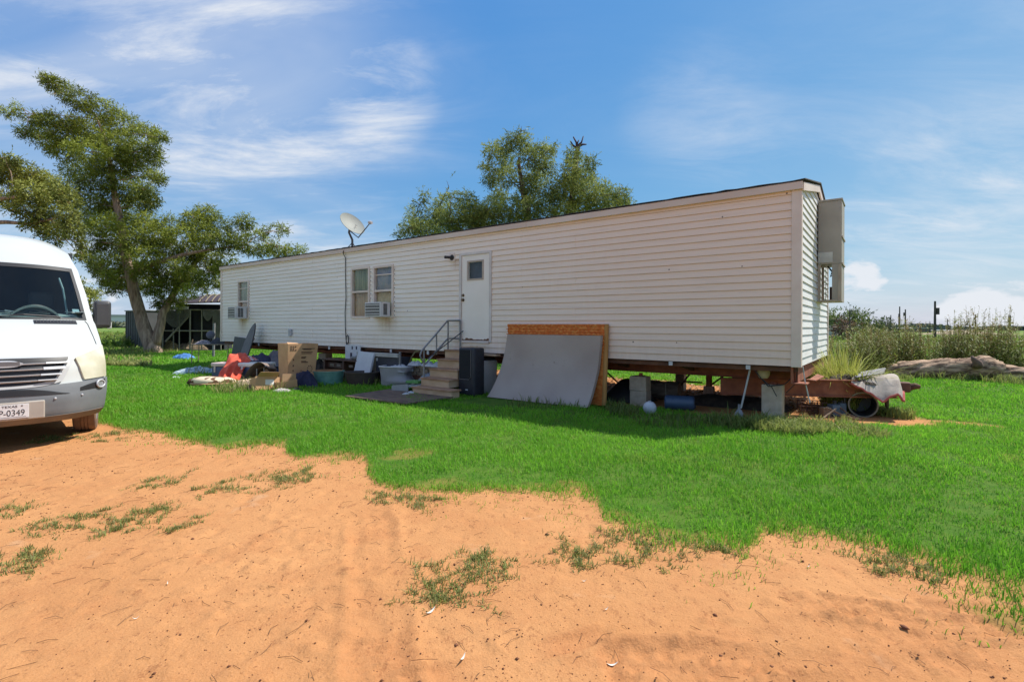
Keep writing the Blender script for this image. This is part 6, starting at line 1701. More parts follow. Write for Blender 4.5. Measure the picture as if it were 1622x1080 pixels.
# ================================================================== TREES
def tube_np(pts, rs, n=7):
    return pts, rs
M_BARK = mat('cedar_bark', (.17,.11,.075), .95, c2=(.42,.31,.23), scale=11, stretch=(1,1,.14), bump=1.0, bscale=22)
M_BARK2 = mat('mesquite_bark', (.09,.07,.055), .95, c2=(.16,.125,.10), scale=8, stretch=(1,1,.2), bump=.8)
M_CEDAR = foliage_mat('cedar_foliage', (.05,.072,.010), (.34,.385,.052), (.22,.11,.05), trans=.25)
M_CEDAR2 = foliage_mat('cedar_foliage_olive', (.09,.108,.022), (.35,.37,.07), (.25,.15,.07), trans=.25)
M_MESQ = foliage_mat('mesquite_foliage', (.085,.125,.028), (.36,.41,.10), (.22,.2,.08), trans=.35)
def sprays(C, Rr, n, leaf, seed, droop=.2, up=.0, sub=5, spread=.55, fill=.9, thin=.42, jit=.3, tonebase=.5):
    """leafy sprigs through an ellipsoid clump: returns verts (n*sub*3), tone"""
    rg = np.random.default_rng(seed)
    d = rg.normal(0, 1, (n, 3)); d /= np.linalg.norm(d, axis=1)[:,None]
    rad = rg.uniform(.12, 1, n)**.55*fill
    P0 = np.asarray(C)+d*rad[:,None]*np.asarray(Rr)
    # drop some sectors so that the outline stays ragged
    k = np.array([mnoise.noise(Vector((a[0]*.9, a[1]*.9, a[2]*.9+seed))) for a in P0*1.6])
    keep = k > -.26
    P0, d = P0[keep], d[keep]; n = len(P0)
    axis = d*.7 + rg.normal(0, .45, (n, 3)) + np.array([0, 0, up-droop]); axis /= np.linalg.norm(axis, axis=1)[:,None]
    L = leaf*3.2*rg.uniform(.6, 1.3, n)
    V, T = [], []
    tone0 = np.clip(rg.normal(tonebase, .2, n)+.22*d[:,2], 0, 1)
    for s in range(sub):
        f = (s+.3)/sub
        base = P0+axis*(L*f)[:,None]
        ld = axis*.6+rg.normal(0, spread, (n, 3)); ld /= np.linalg.norm(ld, axis=1)[:,None]
        sd = np.cross(ld, rg.normal(0, 1, (n, 3))); sd /= np.linalg.norm(sd, axis=1)[:,None]+1e-6
        l = leaf*rg.uniform(.6, 1.4, n)
        V.append(np.stack([base-sd*(l*thin*.5)[:,None], base+sd*(l*thin*.5)[:,None], base+ld*l[:,None]+sd*(l*thin*.2)[:,None], base+ld*l[:,None]-sd*(l*thin*.2)[:,None]], 1))
        T.append(np.clip(tone0+rg.normal(0, .12, n), 0, 1))
    V = np.concatenate(V).reshape(-1, 3); T = np.repeat(np.concatenate(T), 4)
    return V, T
def limb(mb, a, b, r0, r1, seed, wob=.08, n=7, seg=7, sag=0.0):
    a, b = Vector(a), Vector(b); L = (b-a).length
    pts, rs = [], []
    for i in range(seg+1):
        t = i/seg; w = math.sin(math.pi*t)*wob*L
        pts.append(a.lerp(b, t)+Vector((mnoise.noise(Vector((t*2.5, seed, 1))), mnoise.noise(Vector((t*2.5, seed, 9))), mnoise.noise(Vector((t*2.5, seed, 17)))+sag))*w)
        rs.append(r0+(r1-r0)*t)
    mb.tube(pts, rs, n)
    return pts
def make_tree(name, label, trunk_paths, clumps, Y0, m_leaf, m_bark, leaf, dens, seed, depth=1.0, droop=.2, hubs=None, group=None, thin=.42, sub=5, base=None, dry=.0, fill=.9, tonebase=.5):
    """trunk_paths: list of lists of (px,py,dY,r); clumps: (px,py,rx,ry[,dY]) in photo pixels at distance Y0"""
    base = base or atY(trunk_paths[0][0][0], trunk_paths[0][0][1], Y0)
    base = Vector((base.x, base.y, 0))
    t = thing(name, label, 'tree', Matrix.Translation(base), group)
    tr = MB(); nodes = []
    for pi, path in enumerate(trunk_paths):
        pts = [atY(p_[0], p_[1], Y0+p_[2])-base for p_ in path]; rs = [p_[3] for p_ in path]
        P2, R2 = [], []
        for i in range(len(pts)-1):
            for k in range(4):
                f = k/4; P2.append(pts[i].lerp(pts[i+1], f)+Vector((mnoise.noise(Vector((i+f, pi, 3))), mnoise.noise(Vector((i+f, pi, 8))), 0))*.06); R2.append(rs[i]*(1-f)+rs[i+1]*f)
        P2.append(pts[-1]); R2.append(rs[-1])
        b_ = MB(); b_.tube(P2, R2, 14)
        # fluted bark
        b_.v = [tuple(Vector(v)+Vector((mnoise.noise(Vector(v)*5), mnoise.noise(Vector(v)*5+Vector((7,1,3))), 0))*.035) for v in b_.v]
        b_.build('trunk', m_bark, t, smooth='all')
        nodes += list(zip(P2[len(P2)//3:], R2[len(R2)//3:]))
    if hubs: nodes += [((atY(h[0], h[1], Y0+h[2])-base), h[3]) for h in hubs]
    rg = random.Random(seed); AV, AT, off = [], [], 0
    lb = MB(); got = []
    for ci, c in enumerate(clumps):
        px, py, rx, ry = c[:4]; dY = c[4] if len(c) > 4 else rg.uniform(-1, 1)*depth
        Y = Y0+dY
        C = atY(px, py, Y)-base; s = Y/FPX
        Rr = (rx*s, (rx+ry)*.5*s*1.1, ry*s)
        vol = rx*ry*s*s
        n = int(dens*vol**.85/leaf/leaf*1.3)+14
        v, tn = sprays(C, Rr, n, leaf, seed*100+ci, droop=droop, thin=thin, sub=sub, fill=fill, tonebase=tonebase+rg.uniform(-.3, .25))
        AV.append(v); AT.append(tn)
        # limb from the nearest wood
        best = min(nodes, key=lambda q: (q[0]-C).length + max(0, q[0].z-C.z)*1.2)
        r0 = min(best[1]*.55, .10); ln = (best[0]-C).length
        if ln > .3:
            pts = limb(lb, best[0], C, max(.018, r0*min(1, .35+ln*.12)), .010, ci+seed, .10, 6, 6)
            nodes += [(pts[3], .05), (pts[5], .03)]
        for q in range(2):
            e = C+Vector((rg.uniform(-1,1)*Rr[0], rg.uniform(-1,1)*Rr[1], rg.uniform(-.6,1)*Rr[2]))*.8
            limb(lb, C, e, .012, .004, ci*7+q, .15, 4, 3)
    lb.build('limb', m_bark, t, smooth='all', fix=False)['kind'] = 'stuff'
    V = np.concatenate(AV); T = np.concatenate(AT)
    dr = (RNG.uniform(0, 1, len(V)//4) < dry).repeat(4)*.8
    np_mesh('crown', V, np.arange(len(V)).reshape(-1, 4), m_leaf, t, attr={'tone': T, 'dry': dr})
    print(name, 'leaf faces', len(V)//4)
    return t
CED = [(72,124,14,6),(86,132,18,9),(104,142,24,11),(128,158,32,15),(160,176,36,18),(196,198,36,18),(226,212,28,14),(250,214,12,7),(258,217,6,4),
       (18,178,18,8),(36,172,14,8),(48,186,22,10),(72,192,24,11),(60,208,22,9),(100,190,30,16),(110,215,34,18),(140,205,38,22),(178,226,38,22),(216,240,30,18),(240,236,14,12),(247,250,9,14),
       (40,210,12,6),(78,225,24,10),(140,240,38,20),(100,238,26,14),(180,262,36,20),(218,272,28,14),(244,278,14,10),(252,284,8,6),(206,250,26,16),
       (160,285,38,20),(126,270,30,18),(195,300,34,18),(226,300,22,14),(118,300,24,18),(150,320,34,20),(186,332,36,20),(222,325,26,16),(240,316,12,12),
       (168,356,32,18),(204,358,34,18),(232,352,22,16),(138,345,20,18),(150,380,24,18),(184,388,36,20),(214,386,32,18),(244,372,30,20),(268,358,22,16),
       (176,418,30,18),(206,420,28,16),(160,440,14,12),(190,446,20,12),(232,405,28,18),(262,395,28,18),(290,378,30,20),(310,350,24,16),(326,338,22,12),(318,368,30,18),(345,358,22,16),(350,384,30,16),
       (375,362,18,13),(388,352,14,10),(384,384,28,15),(406,374,20,11),(428,366,14,8),(446,362,10,6),(414,396,26,10),(440,392,22,9),(452,402,20,7),(474,396,12,6),(484,398,7,4),
       (300,404,28,14),(326,404,28,14),(352,408,26,11),(278,424,22,14),(255,428,20,16),(266,452,16,14),(246,454,16,14),(290,448,14,12),(340,424,14,8),(320,440,10,10),(345,446,7,12),(300,428,16,9),(215,458,14,8),(180,458,10,8),(280,478,10,10),(258,478,14,12),
       (140,405,8,12),(150,420,7,10),(330,430,10,7),(352,440,5,10),(300,462,9,12),(320,456,8,10),(336,452,8,12),(310,446,12,10),(350,424,9,9),(232,452,14,16),(270,440,18,16),(292,430,16,12),(170,440,10,14),(160,425,12,14),(195,438,18,14),(228,428,22,14)]
TR1 = [[(244,563,0,.44),(238,545,0,.33),(224,505,0,.27),(212,462,0,.245),(205,430,0,.22),(196,390,.2,.19),(186,330,.1,.15),(176,270,0,.11),(165,215,0,.07),(150,180,0,.04)],
       [(246,545,.05,.24),(253,520,.15,.20),(258,495,.3,.17),(268,478,.5,.15),(288,446,.8,.16),(310,415,1.0,.12),(340,385,1.0,.08)],
       [(206,436,0,.17),(228,425,-.4,.13),(255,414,-.7,.11),(285,405,-.8,.09),(330,396,-.6,.06),(390,388,-.4,.04)]]
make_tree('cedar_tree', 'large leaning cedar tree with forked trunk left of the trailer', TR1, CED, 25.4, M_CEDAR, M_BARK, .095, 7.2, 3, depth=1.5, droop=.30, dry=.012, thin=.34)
CED2 = [(8,250,24,10),(30,262,26,12),(52,276,28,13),(18,282,24,14),(75,290,26,14),(96,300,22,14),(48,302,30,16),(112,318,14,12),(80,318,28,16),(40,328,30,14),(104,340,20,16),(70,342,26,14),(116,362,14,16),(122,384,10,14),(95,362,20,14),(56,352,22,10),(88,380,12,10),(126,402,5,8),
        (10,312,26,12),(-20,270,26,20),(-40,310,30,24),(-70,290,30,24),(-60,250,28,20),(-100,270,30,26),(-110,320,30,24),(-90,220,30,22),(-140,250,30,26),(-50,350,24,14),(2,262,10,8),(70,366,12,6)]
TR2 = [[(-150,577,0,.36),(-146,500,0,.28),(-138,420,0,.24),(-128,350,0,.20),(-115,280,0,.13),(-105,220,0,.07)], [(-134,390,0,.14),(-90,372,-.3,.11),(-40,352,-.5,.09),(10,352,-.6,.07),(50,355,-.6,.05),(90,345,-.6,.03)],
       [(-128,350,0,.12),(-80,330,-.2,.1),(-20,318,-.4,.07),(40,310,-.4,.05)]]
make_tree('cedar_tree', 'olive cedar with drooping boughs reaching in behind the van', TR2, CED2, 18.5, M_CEDAR2, M_BARK, .080, 6.0, 4, depth=1.0, droop=.75, dry=.02)
# bare twigs below that bough
tb = thing('dead_bough', 'bare grey dead bough hanging below the olive cedar', 'branch', Matrix.Translation(atY(-20, 372, 18.2)))
o0 = atY(-20, 372, 18.2); bb = MB(); rgt = random.Random(5)
main = limb(bb, (0,0,0), atY(60, 398, 18.0)-o0, .05, .015, 3, .1, 6, 8); bb.build('bough', M_BARK2, tb)
for i in range(22):
    p_ = main[1+i % 7]; e = p_+Vector((rgt.uniform(-.2,.9), rgt.uniform(-.5,.5), rgt.uniform(-.8,.25)))
    q = MB(); limb(q, p_, e, .014, .004, i, .2, 4, 4); q.build('twig', M_BARK2, tb)
MES = [(637,372,9,5),(648,360,12,10),(656,342,9,12),(668,352,14,12),(664,325,6,9),(672,310,5,6),(684,342,14,12),(680,366,18,10),(700,358,18,14),(700,322,9,11),(711,296,7,12),(714,318,11,12),(722,340,18,14),(740,318,14,12),(748,336,18,14),(735,356,20,12),(762,350,18,16),
       (776,286,8,8),(768,262,5,5),(780,240,10,12),(790,258,13,14),(782,276,9,12),(798,232,9,9),(806,248,13,14),(815,222,11,12),(826,208,8,9),(830,228,10,14),(838,250,13,13),(852,236,11,6),(862,230,6,6),(855,256,12,9),(820,268,14,10),(804,280,12,12),(792,300,9,9),(838,278,13,10),
       (870,268,8,10),(866,242,9,9),(874,234,6,6),(855,288,16,12),(872,298,14,16),(848,310,18,14),(826,312,14,10),(805,322,16,12),(835,330,22,14),(780,325,12,10),(775,345,18,14),(800,345,22,12),(865,325,20,16),(885,318,14,18),(890,292,10,12),
       (902,268,11,14),(908,246,11,10),(918,262,13,14),(928,280,13,14),(936,258,7,9),(912,286,15,14),(930,300,18,14),(905,310,18,16),(945,312,18,14),(958,298,11,10),(925,324,24,12),(955,324,20,12),(972,316,14,10),(983,306,9,8),(990,318,11,8),(998,320,6,6),(978,326,16,8),(893,334,24,12),(760,330,8,8),(850,270,8,6)]
TR3 = [[(850,600,0,.26),(845,480,0,.24),(838,400,0,.20),(836,340,0,.16),(826,290,0,.10),(822,250,0,.05)], [(846,470,.1,.18),(880,400,.1,.15),(903,330,0,.13),(911,280,0,.11),(914,240,0,.085),(914,232,0,.07)], [(842,430,-.1,.14),(780,390,-.2,.11),(730,365,-.2,.08),(690,352,-.2,.05)]]
MES = [(c[0], c[1], c[2]*1.22, c[3]*1.2) for c in MES]+[(665,362,18,9),(715,352,20,12),(755,345,18,16),(770,360,20,10),(815,338,22,12),(860,340,24,12),(915,330,24,12),(700,340,14,10),(885,305,14,14),(840,295,14,12),(900,285,12,12),(790,315,14,12)]
mq = make_tree('mesquite_tree', 'airy green mesquite tree rising behind the trailer roof', TR3, MES, 19.5, M_MESQ, M_BARK2, .078, 5.2, 7, depth=1.1, droop=.45, thin=.34, sub=5, fill=1.0)
# broken dead top of the mesquite
mbase = Vector(mq.matrix_world.translation)
DKB = mat('dead_wood', (.06,.03,.03), .9)
for i, (path, r_) in enumerate((([(914,236),(913,226),(908,217)], .055), ([(914,232),(921,226),(924,216)], .05), ([(913,235),(907,230),(904,224)], .05), ([(915,233),(923,229),(929,229)], .055), ([(914,228),(917,222)], .04), ([(926,288),(934,282),(943,274)], .045))):
    pts = [atY(p_[0], p_[1], 19.5)-mbase for p_ in path]
    MB().tube(pts, [r_*(1-.6*k/(len(pts)-1)) for k in range(len(pts))], 6).build('dead_stub', DKB, mq, smooth='all')
# small bushy tree beyond the van mirror
make_tree('bushy_tree', 'small pale bush seen between the van mirror and windscreen', [[(140,520,0,.1),(142,490,0,.07),(144,470,0,.04)]], [(130,452,6,6),(140,462,8,8),(150,470,8,8),(135,474,9,8),(147,484,9,7),(138,490,10,7),(155,462,4,5),(128,465,7,10)], 34, M_CEDAR2, M_BARK2, .16, 3.0, 12, depth=.4)

# ================================================================== SHED AND KENNEL
M_SHED = mat('shed_grey', (.075,.078,.082), .8, c2=(.10,.10,.105), scale=2)
p0 = at(199, 551); p1 = at(232, 552.5)
t = thing('metal_shed', 'dark grey metal shed behind the forked cedar trunk', 'shed', P(p0, math.atan2(p1.y-p0.y, p1.x-p0.x)))
sw = (p1-p0).length; shh = 2.25
MB().box((0,0,0), (sw,2.4,shh)).build('shed_wall', M_SHED, t)
for k in range(9): MB().box((sw*k/9+.02,-.025,.02), (sw*k/9+.06,-.001,shh-.02)).build('wall_rib', M_SHED, t)
MB().bbox((-.05,-.06,shh+.001), (sw+.05,2.46,shh+.06), .01).build('shed_roof', mat('roof_edge', (.26,.26,.26), .6), t)
# covered chain-link kennel
KL, KR = at(256, 557), at(352, 556)
kd = math.atan2(KR.y-KL.y, KR.x-KL.x); kl = (KR-KL).length
t = thing('dog_kennel', 'open chain-link kennel with a sagging dark roof behind the tree', 'kennel', P(KL, kd))
M_PIPE = mat('kennel_pipe', (.20,.18,.15), .7, c2=(.28,.26,.22), scale=5)
zt = lambda px, py: atY(px, py, KL.y).z
def kx(px): 
    d_ = ray(px, 520); # intersect with the kennel line
    n_ = Vector((-math.sin(kd), math.cos(kd)))
    tt = (KL.x*n_.x+KL.y*n_.y)/(d_.x*n_.x+1.0*n_.y)
    q_ = Vector((d_.x*tt, tt)); return (q_-Vector((KL.x, KL.y))).dot(Vector((math.cos(kd), math.sin(kd))))
KH = zt(300, 490); KM = zt(300, 524)
for px in (258, 284, 301, 319.5, 338, 350):
    MB().tube([(kx(px),0,0),(kx(px),0,KH)], .042 if px in (301, 338) else .03, 8).build('post', M_PIPE, t)
for z in (KM, KH): MB().tube([(kx(258),0,z),(kx(350),0,z)], .035, 7).build('rail', M_PIPE, t)
MB().tube([(kx(262),.0,zt(262,541)),(kx(300),0,zt(300,499))], .05, 7).build('brace', M_PIPE, t)
MB().tube([(kx(274),.05,zt(274,520)),(kx(274.5),.05,.05)], .03, 6).build('gate_post', M_PIPE, t)
# dark cloth closing the back and sides
M_CLOTH = mat('shade_cloth', (.012,.012,.016), .95, c2=(.02,.02,.026), scale=3)
MB().box((-.05,2.6,0), (kl,2.65,KH+.4)).build('back_cloth', M_CLOTH, t); MB().box((-.10,.3,0), (-.05,2.6,KH)).build('side_cloth', M_CLOTH, t); MB().box((kl+.0,.3,0), (kl+.05,2.6,KH)).build('side_cloth', M_CLOTH, t)
MB().box((kx(304),.28,0), (kx(349),.30,KH-.02)).build('front_cloth', M_CLOTH, t)
# roof: arched dark tarp with ribs
def kroof(u, v):
    x = -.3+(kl+.5)*u; y = -.25+3.1*v
    return (x, y, KH+.05+1.02*math.sin(math.pi*(.10+.5*v))**.8*(.55+.45*u)-.12*math.sin(u*9)*v*.4)
MB().shell(kroof, 20, 10, (0,0,-.04)).build('roof_tarp', mat('roof_tarp_m', (.045,.032,.042), .6, c2=(.075,.055,.065), scale=3), t, smooth='all')
for k in range(5): MB().tube([Vector(kroof(.62+.09*k, v/10))+Vector((0,0,.03)) for v in range(11)], .03, 6).build('roof_rib', mat('rib_tan', (.22,.18,.12), .7), t)
MB().box((kx(256),-.30,KH+.02), (kx(300),-.22,KH+.16)).build('fascia_strip', mat('tin_white', (.38,.38,.38), .5), t)
# sagging chain-link sheet
def net(x0, x1, z_top, sag, nm):
    b_ = MB(); n_ = 26; m_ = 8
    def pt(i, j):
        u = i/n_; v = j/m_
        return Vector((x0+(x1-x0)*u, -.08, z_top-v*(sag*(.35+.65*math.sin(math.pi*min(1, u*.95+.05))))))
    for i in range(n_):
        for j in range(m_):
            b_.tube([pt(i, j), pt(i+1, j+1)], .008, 3, cap=False) if True else None
            b_.tube([pt(i+1, j), pt(i, j+1)], .008, 3, cap=False)
    o = b_.build('chain_link', mat('zinc_wire', (.20,.19,.17), .6), t, fix=False); o['kind'] = 'stuff'
net(kx(259), kx(300), KH-.02, .95, 'a'); net(kx(322), kx(338), KH-.05, .55, 'b'); net(kx(338.5), kx(351), KH-.05, 1.9, 'c')
for k, (px, py, s_, m) in enumerate(((268,552,.8,'straw'),(292,546,.6,'tan'),(310,546,.9,'tan'))):
    heap('kennel_clutter', ('straw heap at the foot of the kennel brace', 'pale planks piled inside the kennel gate', 'brown clutter inside the middle kennel bay')[k], 'clutter', Vector(atY(px, 540, KL.y+.9)).xy.to_3d()+Vector((0,0,.02)), .2*k, s_*1.6, .8, s_*.8, mat('clutter_'+m, (.20,.14,.06) if m == 'straw' else (.14,.10,.06), .9, c2=(.40,.30,.14) if m == 'straw' else (.26,.2,.13), scale=9), 80+k, 5)

# ================================================================== FALLEN LOG
t = thing('fallen_log', 'weathered fallen log lying along the weeds at the right', 'log', Matrix.Translation(at(1500, 602)))
lo_ = at(1500, 602); LY = 13.6
path = [(1404,583,.10),(1418,587,.24),(1440,588,.30),(1475,586,.31),(1510,585,.31),(1545,584,.32),(1562,582,.34),(1580,590,.27),(1610,594,.24),(1650,599,.24),(1720,606,.22)]
pts, rs = [], []
for i in range(len(path)-1):
    for k in range(7):
        f = k/7; a, b_ = path[i], path[i+1]
        px, py, r_ = [a[q]*(1-f)+b_[q]*f for q in range(3)]
        YY = 14.3-(px-1404)*.0036
        pts.append(atY(px, py, YY)-lo_); rs.append(r_*.85)
b_ = MB(); NR = 44; b_.tube(pts, rs, NR)
V2 = []
for i, v in enumerate(b_.v):
    ri, k = divmod(i, NR); c = pts[ri]; v = Vector(v); d = (v-c); L_ = d.length; d = d/L_ if L_ > 1e-6 else d
    a = 2*math.pi*k/NR
    tw = a+ri*.09
    rd_ = (1-2*abs(mnoise.noise(Vector((math.cos(tw)*3.2, math.sin(tw)*3.2, ri*.10)))))*.055 + mnoise.noise(Vector((math.cos(tw)*7, math.sin(tw)*7, ri*.3)))*.022 + mnoise.noise(Vector((ri*.22, 3, 1)))*.05
    V2.append(tuple(v+d*rd_*min(1, L_*4)))
b_.v = V2
M_LOG = mat('weathered_log', (.12,.07,.045), .95, c2=(.50,.34,.22), scale=5, stretch=(.22,2.4,2.4), lo=.40, hi=.62, bump=.9, bscale=14)
b_.build('log_trunk', M_LOG, t, smooth='all')
q0 = atY(1548, 580, 13.5)-lo_
MB().tube([q0, q0+Vector((-.05,-.05,.10)), q0+Vector((-.12,-.02,.2)), q0+Vector((-.15,0,.27))], [.13,.10,.06,.02], 9).build('branch_stub', mat('log_dark', (.12,.07,.05), .95, c2=(.2,.13,.1), scale=8), t, smooth='all')

# ================================================================== FIELD BEYOND: weeds, fence posts, far trees, poles, sheds
def weed_band(name, label, spec, seed, m, stemw=.014, leafw=.07):
    rg = np.random.default_rng(seed); V, T, D = [], [], []
    for (px0, px1, Y0_, Y1_, n, h0, h1) in spec:
        for i in range(n):
            Y = rg.uniform(Y0_, Y1_); px = rg.uniform(px0, px1)
            dens = mnoise.noise(Vector((px*.02, seed, 0)))
            if dens < -.15 and rg.uniform() < .7: continue
            g = ray(px, 520); x = g.x*Y; H = rg.uniform(h0, h1)*(1+.35*dens)
            lx_, ly_ = rg.normal(0, .12, 2)*H
            w = stemw*.5
            tone = np.clip(rg.normal(.4, .25), 0, 1); dry = np.clip(rg.normal(.35, .3), 0, 1)
            V += [(x-w,Y,0),(x+w,Y,0),(x+lx_+w*.4,Y+ly_,H),(x+lx_-w*.4,Y+ly_,H)]; T += [tone*.5]*4; D += [min(1, dry+.3)]*4
            nl = int(14+H*16)
            for k in range(nl):
                f = rg.uniform(.06, 1.0); a = rg.uniform(0, 6.28); L = leafw*rg.uniform(.8, 2.4)*(1.25-f*.7); up = rg.uniform(.2, .9)
                bx, by, bz = x+lx_*f, Y+ly_*f, H*f
                ex, ey, ez = bx+math.cos(a)*L, by+math.sin(a)*L, bz+up*L
                sx_, sy_ = -math.sin(a)*L*.16, math.cos(a)*L*.16
                V += [(bx,by,bz),((bx+ex)/2+sx_,(by+ey)/2+sy_,(bz+ez)/2),(ex,ey,ez),((bx+ex)/2-sx_,(by+ey)/2-sy_,(bz+ez)/2)]
                tn = np.clip(tone+rg.normal(0, .15), 0, 1); T += [tn]*4; D += [dry*(f > .6)*.9]*4
    o = np_mesh(name, np.array(V), np.arange(len(V)).reshape(-1, 4), m, attr={'tone': T, 'dry': D})
    tag(o, label, 'weeds', kind='stuff'); print(name, len(V)//4)
weed_band('tall_weeds', 'tall brown-green weeds along the fence line behind the log', [(1300,1420,14.2,16.5,420,.5,1.4),(1350,1800,14.8,16.8,950,.5,1.55),(1530,1800,14.5,16.2,420,1.0,1.95),(1425,1520,14.8,16.2,200,.9,1.8),(1000,1320,15,19,160,.5,1.2)], 8, M_STEM)
weed_band('far_left_weeds', 'green weeds beyond the van at the left edge of the yard', [(100,235,30,40,420,.4,1.0),(-120,120,30,40,200,.4,1.2)], 9, foliage_mat('field_green', (.09,.17,.025), (.24,.36,.06), (.3,.28,.1), trans=.35), .03, .16)
# meadow grass between the weeds and the far trees
def meadow():
    rg = np.random.default_rng(14); n = 60000
    Y = 17+rg.uniform(0, 1, n)**2.2*75; px = rg.uniform(60, 1800, n)
    X = (px-CX)/FPX*Y
    keep = (px > 1270) | (px < 240)
    hx, hy = home_np(X, Y); 
    X, Y = X[keep], Y[keep]; n = len(X)
    V, T_ = blades(X, Y, .10+.10*fbm(X*.25, Y*.25, 2, 3)+.0022*Y, .012+.0021*Y, .8, 44, zb=np.zeros(n))
    tone = np.clip(fbm(X*.12, Y*.12, 3, 4)*1.5-.25+rg.normal(0, .18, n), 0, 1); dry = np.clip((fbm(X*.08, Y*.2, 3, 6)-.45)*2, 0, .6)
    tag(np_mesh('meadow_grass', V, T_, foliage_mat('meadow', (.085,.18,.022), (.24,.36,.055), (.38,.33,.14), trans=.4), attr={'tone': tone.repeat(5), 'dry': dry.repeat(5)}), 'pale green meadow grass in the field beyond the yard', 'grass', kind='stuff')
meadow()
# pale track across the field
a_, b2 = at(1290, 543.5), at(1800, 546.5)
MB().box((-0,0,0), (1,1,.01)) 
o = MB().add([(a_.x,a_.y,.03),(b2.x,b2.y,.03),(b2.x*1.02,b2.y+1.1,.034),(a_.x*1.02,a_.y+1.1,.034)], [(0,1,2,3)]).build('field_track', mat('pale_track', (.34,.31,.2), .95, c2=(.26,.29,.14), scale=.3), None); tag(o, 'pale track crossing the green field', kind='structure')
FAR_TREE = foliage_mat('far_tree', (.075,.105,.03), (.22,.27,.085), (.16,.10,.06), trans=.25)
FAR_TREE2 = foliage_mat('far_tree_grey', (.07,.085,.055), (.14,.16,.10), (.16,.10,.08), trans=.2)
for i, (lab, cl, Y, m) in enumerate((
    ('rounded green tree at the end wall, leftmost on the far horizon', [(1310,497,12,7),(1320,503,14,8),(1306,506,10,8),(1330,510,10,6),(1298,508,10,9)], 70, FAR_TREE),
    ('broad green bush tree right of the leftmost far tree', [(1352,500,10,6),(1345,510,14,9),(1365,508,18,9),(1378,514,16,9),(1360,520,24,8),(1385,522,12,7),(1342,522,10,6)], 62, FAR_TREE),
    ('reddish dry shrub in front of the far green bush', [(1334,514,8,7),(1330,522,10,6),(1342,520,7,6)], 58, foliage_mat('dry_shrub', (.10,.06,.045), (.20,.13,.085), None, trans=.2)),
    ('grey-green thicket sloping down right of the far bush', [(1398,512,8,6),(1406,518,10,6),(1396,522,14,6),(1414,522,8,4)], 66, FAR_TREE2),
    ('flat-topped mesquite crown above the far green bush', [(1348,494,9,3),(1358,498,10,3),(1372,497,8,3),(1340,500,8,4)], 66, FAR_TREE2))):
    bx0 = cl[-1][0]
    make_tree('field_tree', lab, [[(bx0,CY+FPX*EYE/Y,0,.16),(bx0,512,0,.1)]], cl, Y, m, M_BARK2, .30, 5.0, 40+i, depth=1.5, group='trees in the far field')
# distant treeline
def treeline(name, label, px0, px1, Y, h, seed, m):
    rg = np.random.default_rng(seed); n = 5200
    px = rg.uniform(px0, px1, n); X = (px-CX)/FPX*Y; Yv = Y+rg.uniform(-6, 6, n)
    hh = h*(.35+.9*np.array([max(0, .5+mnoise.noise(Vector((a*.012, seed, 2)))) for a in px]))
    Z = rg.uniform(0, 1, n)**.8*hh; s = rg.uniform(.4, 1.1, n)*Y/200
    a = rg.uniform(0, 6.28, n); c, q = np.cos(a)*s, np.sin(a)*s
    V = np.stack([np.stack([X+c, Yv, Z+q], -1), np.stack([X-q, Yv+s, Z+c], -1), np.stack([X-c, Yv, Z-q], -1), np.stack([X+q, Yv-s, Z-c], -1)], 1).reshape(-1, 3)
    tag(np_mesh(name, V, np.arange(4*n).reshape(-1, 4), m, attr={'tone': rg.uniform(0, 1, n).repeat(4), 'dry': np.zeros(4*n)}), label, 'treeline', kind='stuff')
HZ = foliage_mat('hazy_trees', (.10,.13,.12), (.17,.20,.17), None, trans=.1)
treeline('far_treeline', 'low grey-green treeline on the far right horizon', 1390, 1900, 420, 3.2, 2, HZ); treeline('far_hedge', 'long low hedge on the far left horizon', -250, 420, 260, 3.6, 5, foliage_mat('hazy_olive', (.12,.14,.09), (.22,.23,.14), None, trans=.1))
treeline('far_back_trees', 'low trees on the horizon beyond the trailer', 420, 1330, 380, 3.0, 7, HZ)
# white long sheds
def long_shed(label, px0, px1, py0, py1, Y, m):
    a_ = atY(px0, py1, Y); b_ = atY(px1, py0, Y); w_ = b_.x-a_.x; h_ = b_.z
    t = thing('far_shed', label, 'shed', P((a_.x, Y, 0)), 'far sheds')
    MB().box((0,0,0), (w_,8,h_*.82)).build('wall', m, t)
    MB().prism([(-.4,h_*.82),(w_+.4,h_*.82),(w_*.98,h_),(w_*.02,h_)], 8.4, Matrix.Translation((0,-.2,0))).build('roof', mat('far_roof', (.40,.40,.38), .7), t)
    MB().box((w_*.3,-.05,0), (w_*.36,-.01,h_*.6)).build('door', mat('far_dark', (.1,.1,.1), .8), t)
    return t
FW = mat('far_white', (.62,.63,.64), .7)
long_shed('white low shed between the weeds and the utility poles', 1512, 1527, 522.5, 529, 150, FW)
long_shed('dark low shed left of the tall utility pole', 1444, 1478, 519, 526, 190, mat('far_brown', (.13,.12,.10), .8))
long_shed('pale shed roof beside the trailer end wall', 1296, 1331, 508.5, 517, 85, mat('far_cream', (.45,.44,.38), .8))
long_shed('long white greenhouse far beyond the van mirror', -150, 330, 499, 505.5, 330, FW)
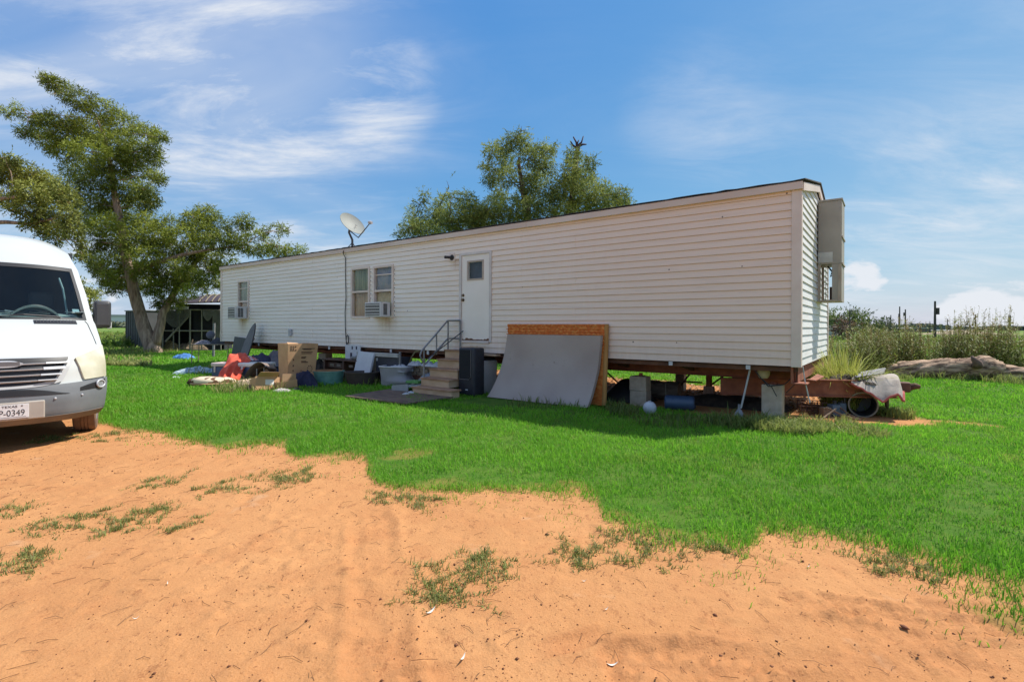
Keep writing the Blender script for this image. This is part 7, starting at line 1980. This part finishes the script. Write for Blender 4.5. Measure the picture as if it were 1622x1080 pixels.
o = heap('earth_mound', 'tan bare earth mound in the far field', 'mound', Vector((ray(1520,520).x*120, 120, 0)), 0, 15, 8, 1.3, mat('tan_earth', (.30,.23,.14), .95, c2=(.38,.3,.19), scale=.5), 90, 3, smooth='all')
# utility poles
M_POLE = mat('pole_wood', (.055,.045,.04), .9, c2=(.09,.075,.065), scale=2)
def pole(px, ptop, Y, r_, arm=None, box=None, label=''):
    g = ray(px, 520); x = g.x*Y; top = atY(px, ptop, Y).z
    t = thing('utility_pole', label, 'utility pole', P((x, Y, 0)), 'utility poles in the far field')
    MB().tube([(0,0,0),(0,0,top*.5),(0,0,top)], [r_*1.2, r_, r_*.8], 7).build('pole_shaft', M_POLE, t)
    if arm: MB().box((-arm,-.06,top-.9), (arm,.06,top-.72)).build('cross_arm', M_POLE, t)
    if box: MB().tube([(box,0,top-abs(box)*5.2),(box,0,top-abs(box)*2.6)], abs(box)*.6, 8).build('transformer', M_POLE, t)
pole(1481, 477, 75, .16, None, .38, 'tallest dark utility pole with a transformer can')
pole(1425, 485.5, 80, .10, label='slim utility pole, first of the tall pair left of the transformer pole')
pole(1434, 490, 90, .12, None, -.22, 'utility pole with a small box, second of the tall pair')
pole(1411, 499, 110, .11, None, -.2, 'short utility pole just right of the far thicket')
pole(1405.5, 503, 130, .12, label='short far pole left of the far thicket edge')
pole(1545, 498.5, 100, .12, None, -.2, 'utility pole rising from the weeds at the right')
pole(1501, 505, 140, .13, label='thin utility pole right of the transformer pole')
pole(1473, 509.5, 170, .13, .9, label='small far pole with a cross arm left of the transformer pole')
pole(1536, 511.5, 190, .14, 1.0, label='tiny far pole with a cross arm by the right weeds')
pole(1346, 492, 40, .05, label='thin dark post standing before the far green bush')
for i, (px, Y, h_) in enumerate(((1457.5,17.0,1.45),(1424,17.2,1.9),(1600,16.6,1.85))):
    o = MB().tube([(0,0,0),(.0,0,h_)], .022, 6).build('fence_post', M_POLE, None); o.matrix_world = P((ray(px,520).x*Y, Y, 0)); tag(o, ('short thin metal fence post behind the log', 'tall thin fence post left of the log', 'thin fence post in the right-hand weeds')[i], 'fence post', 'fence posts in the weeds')
bpy.context.view_layer.update()
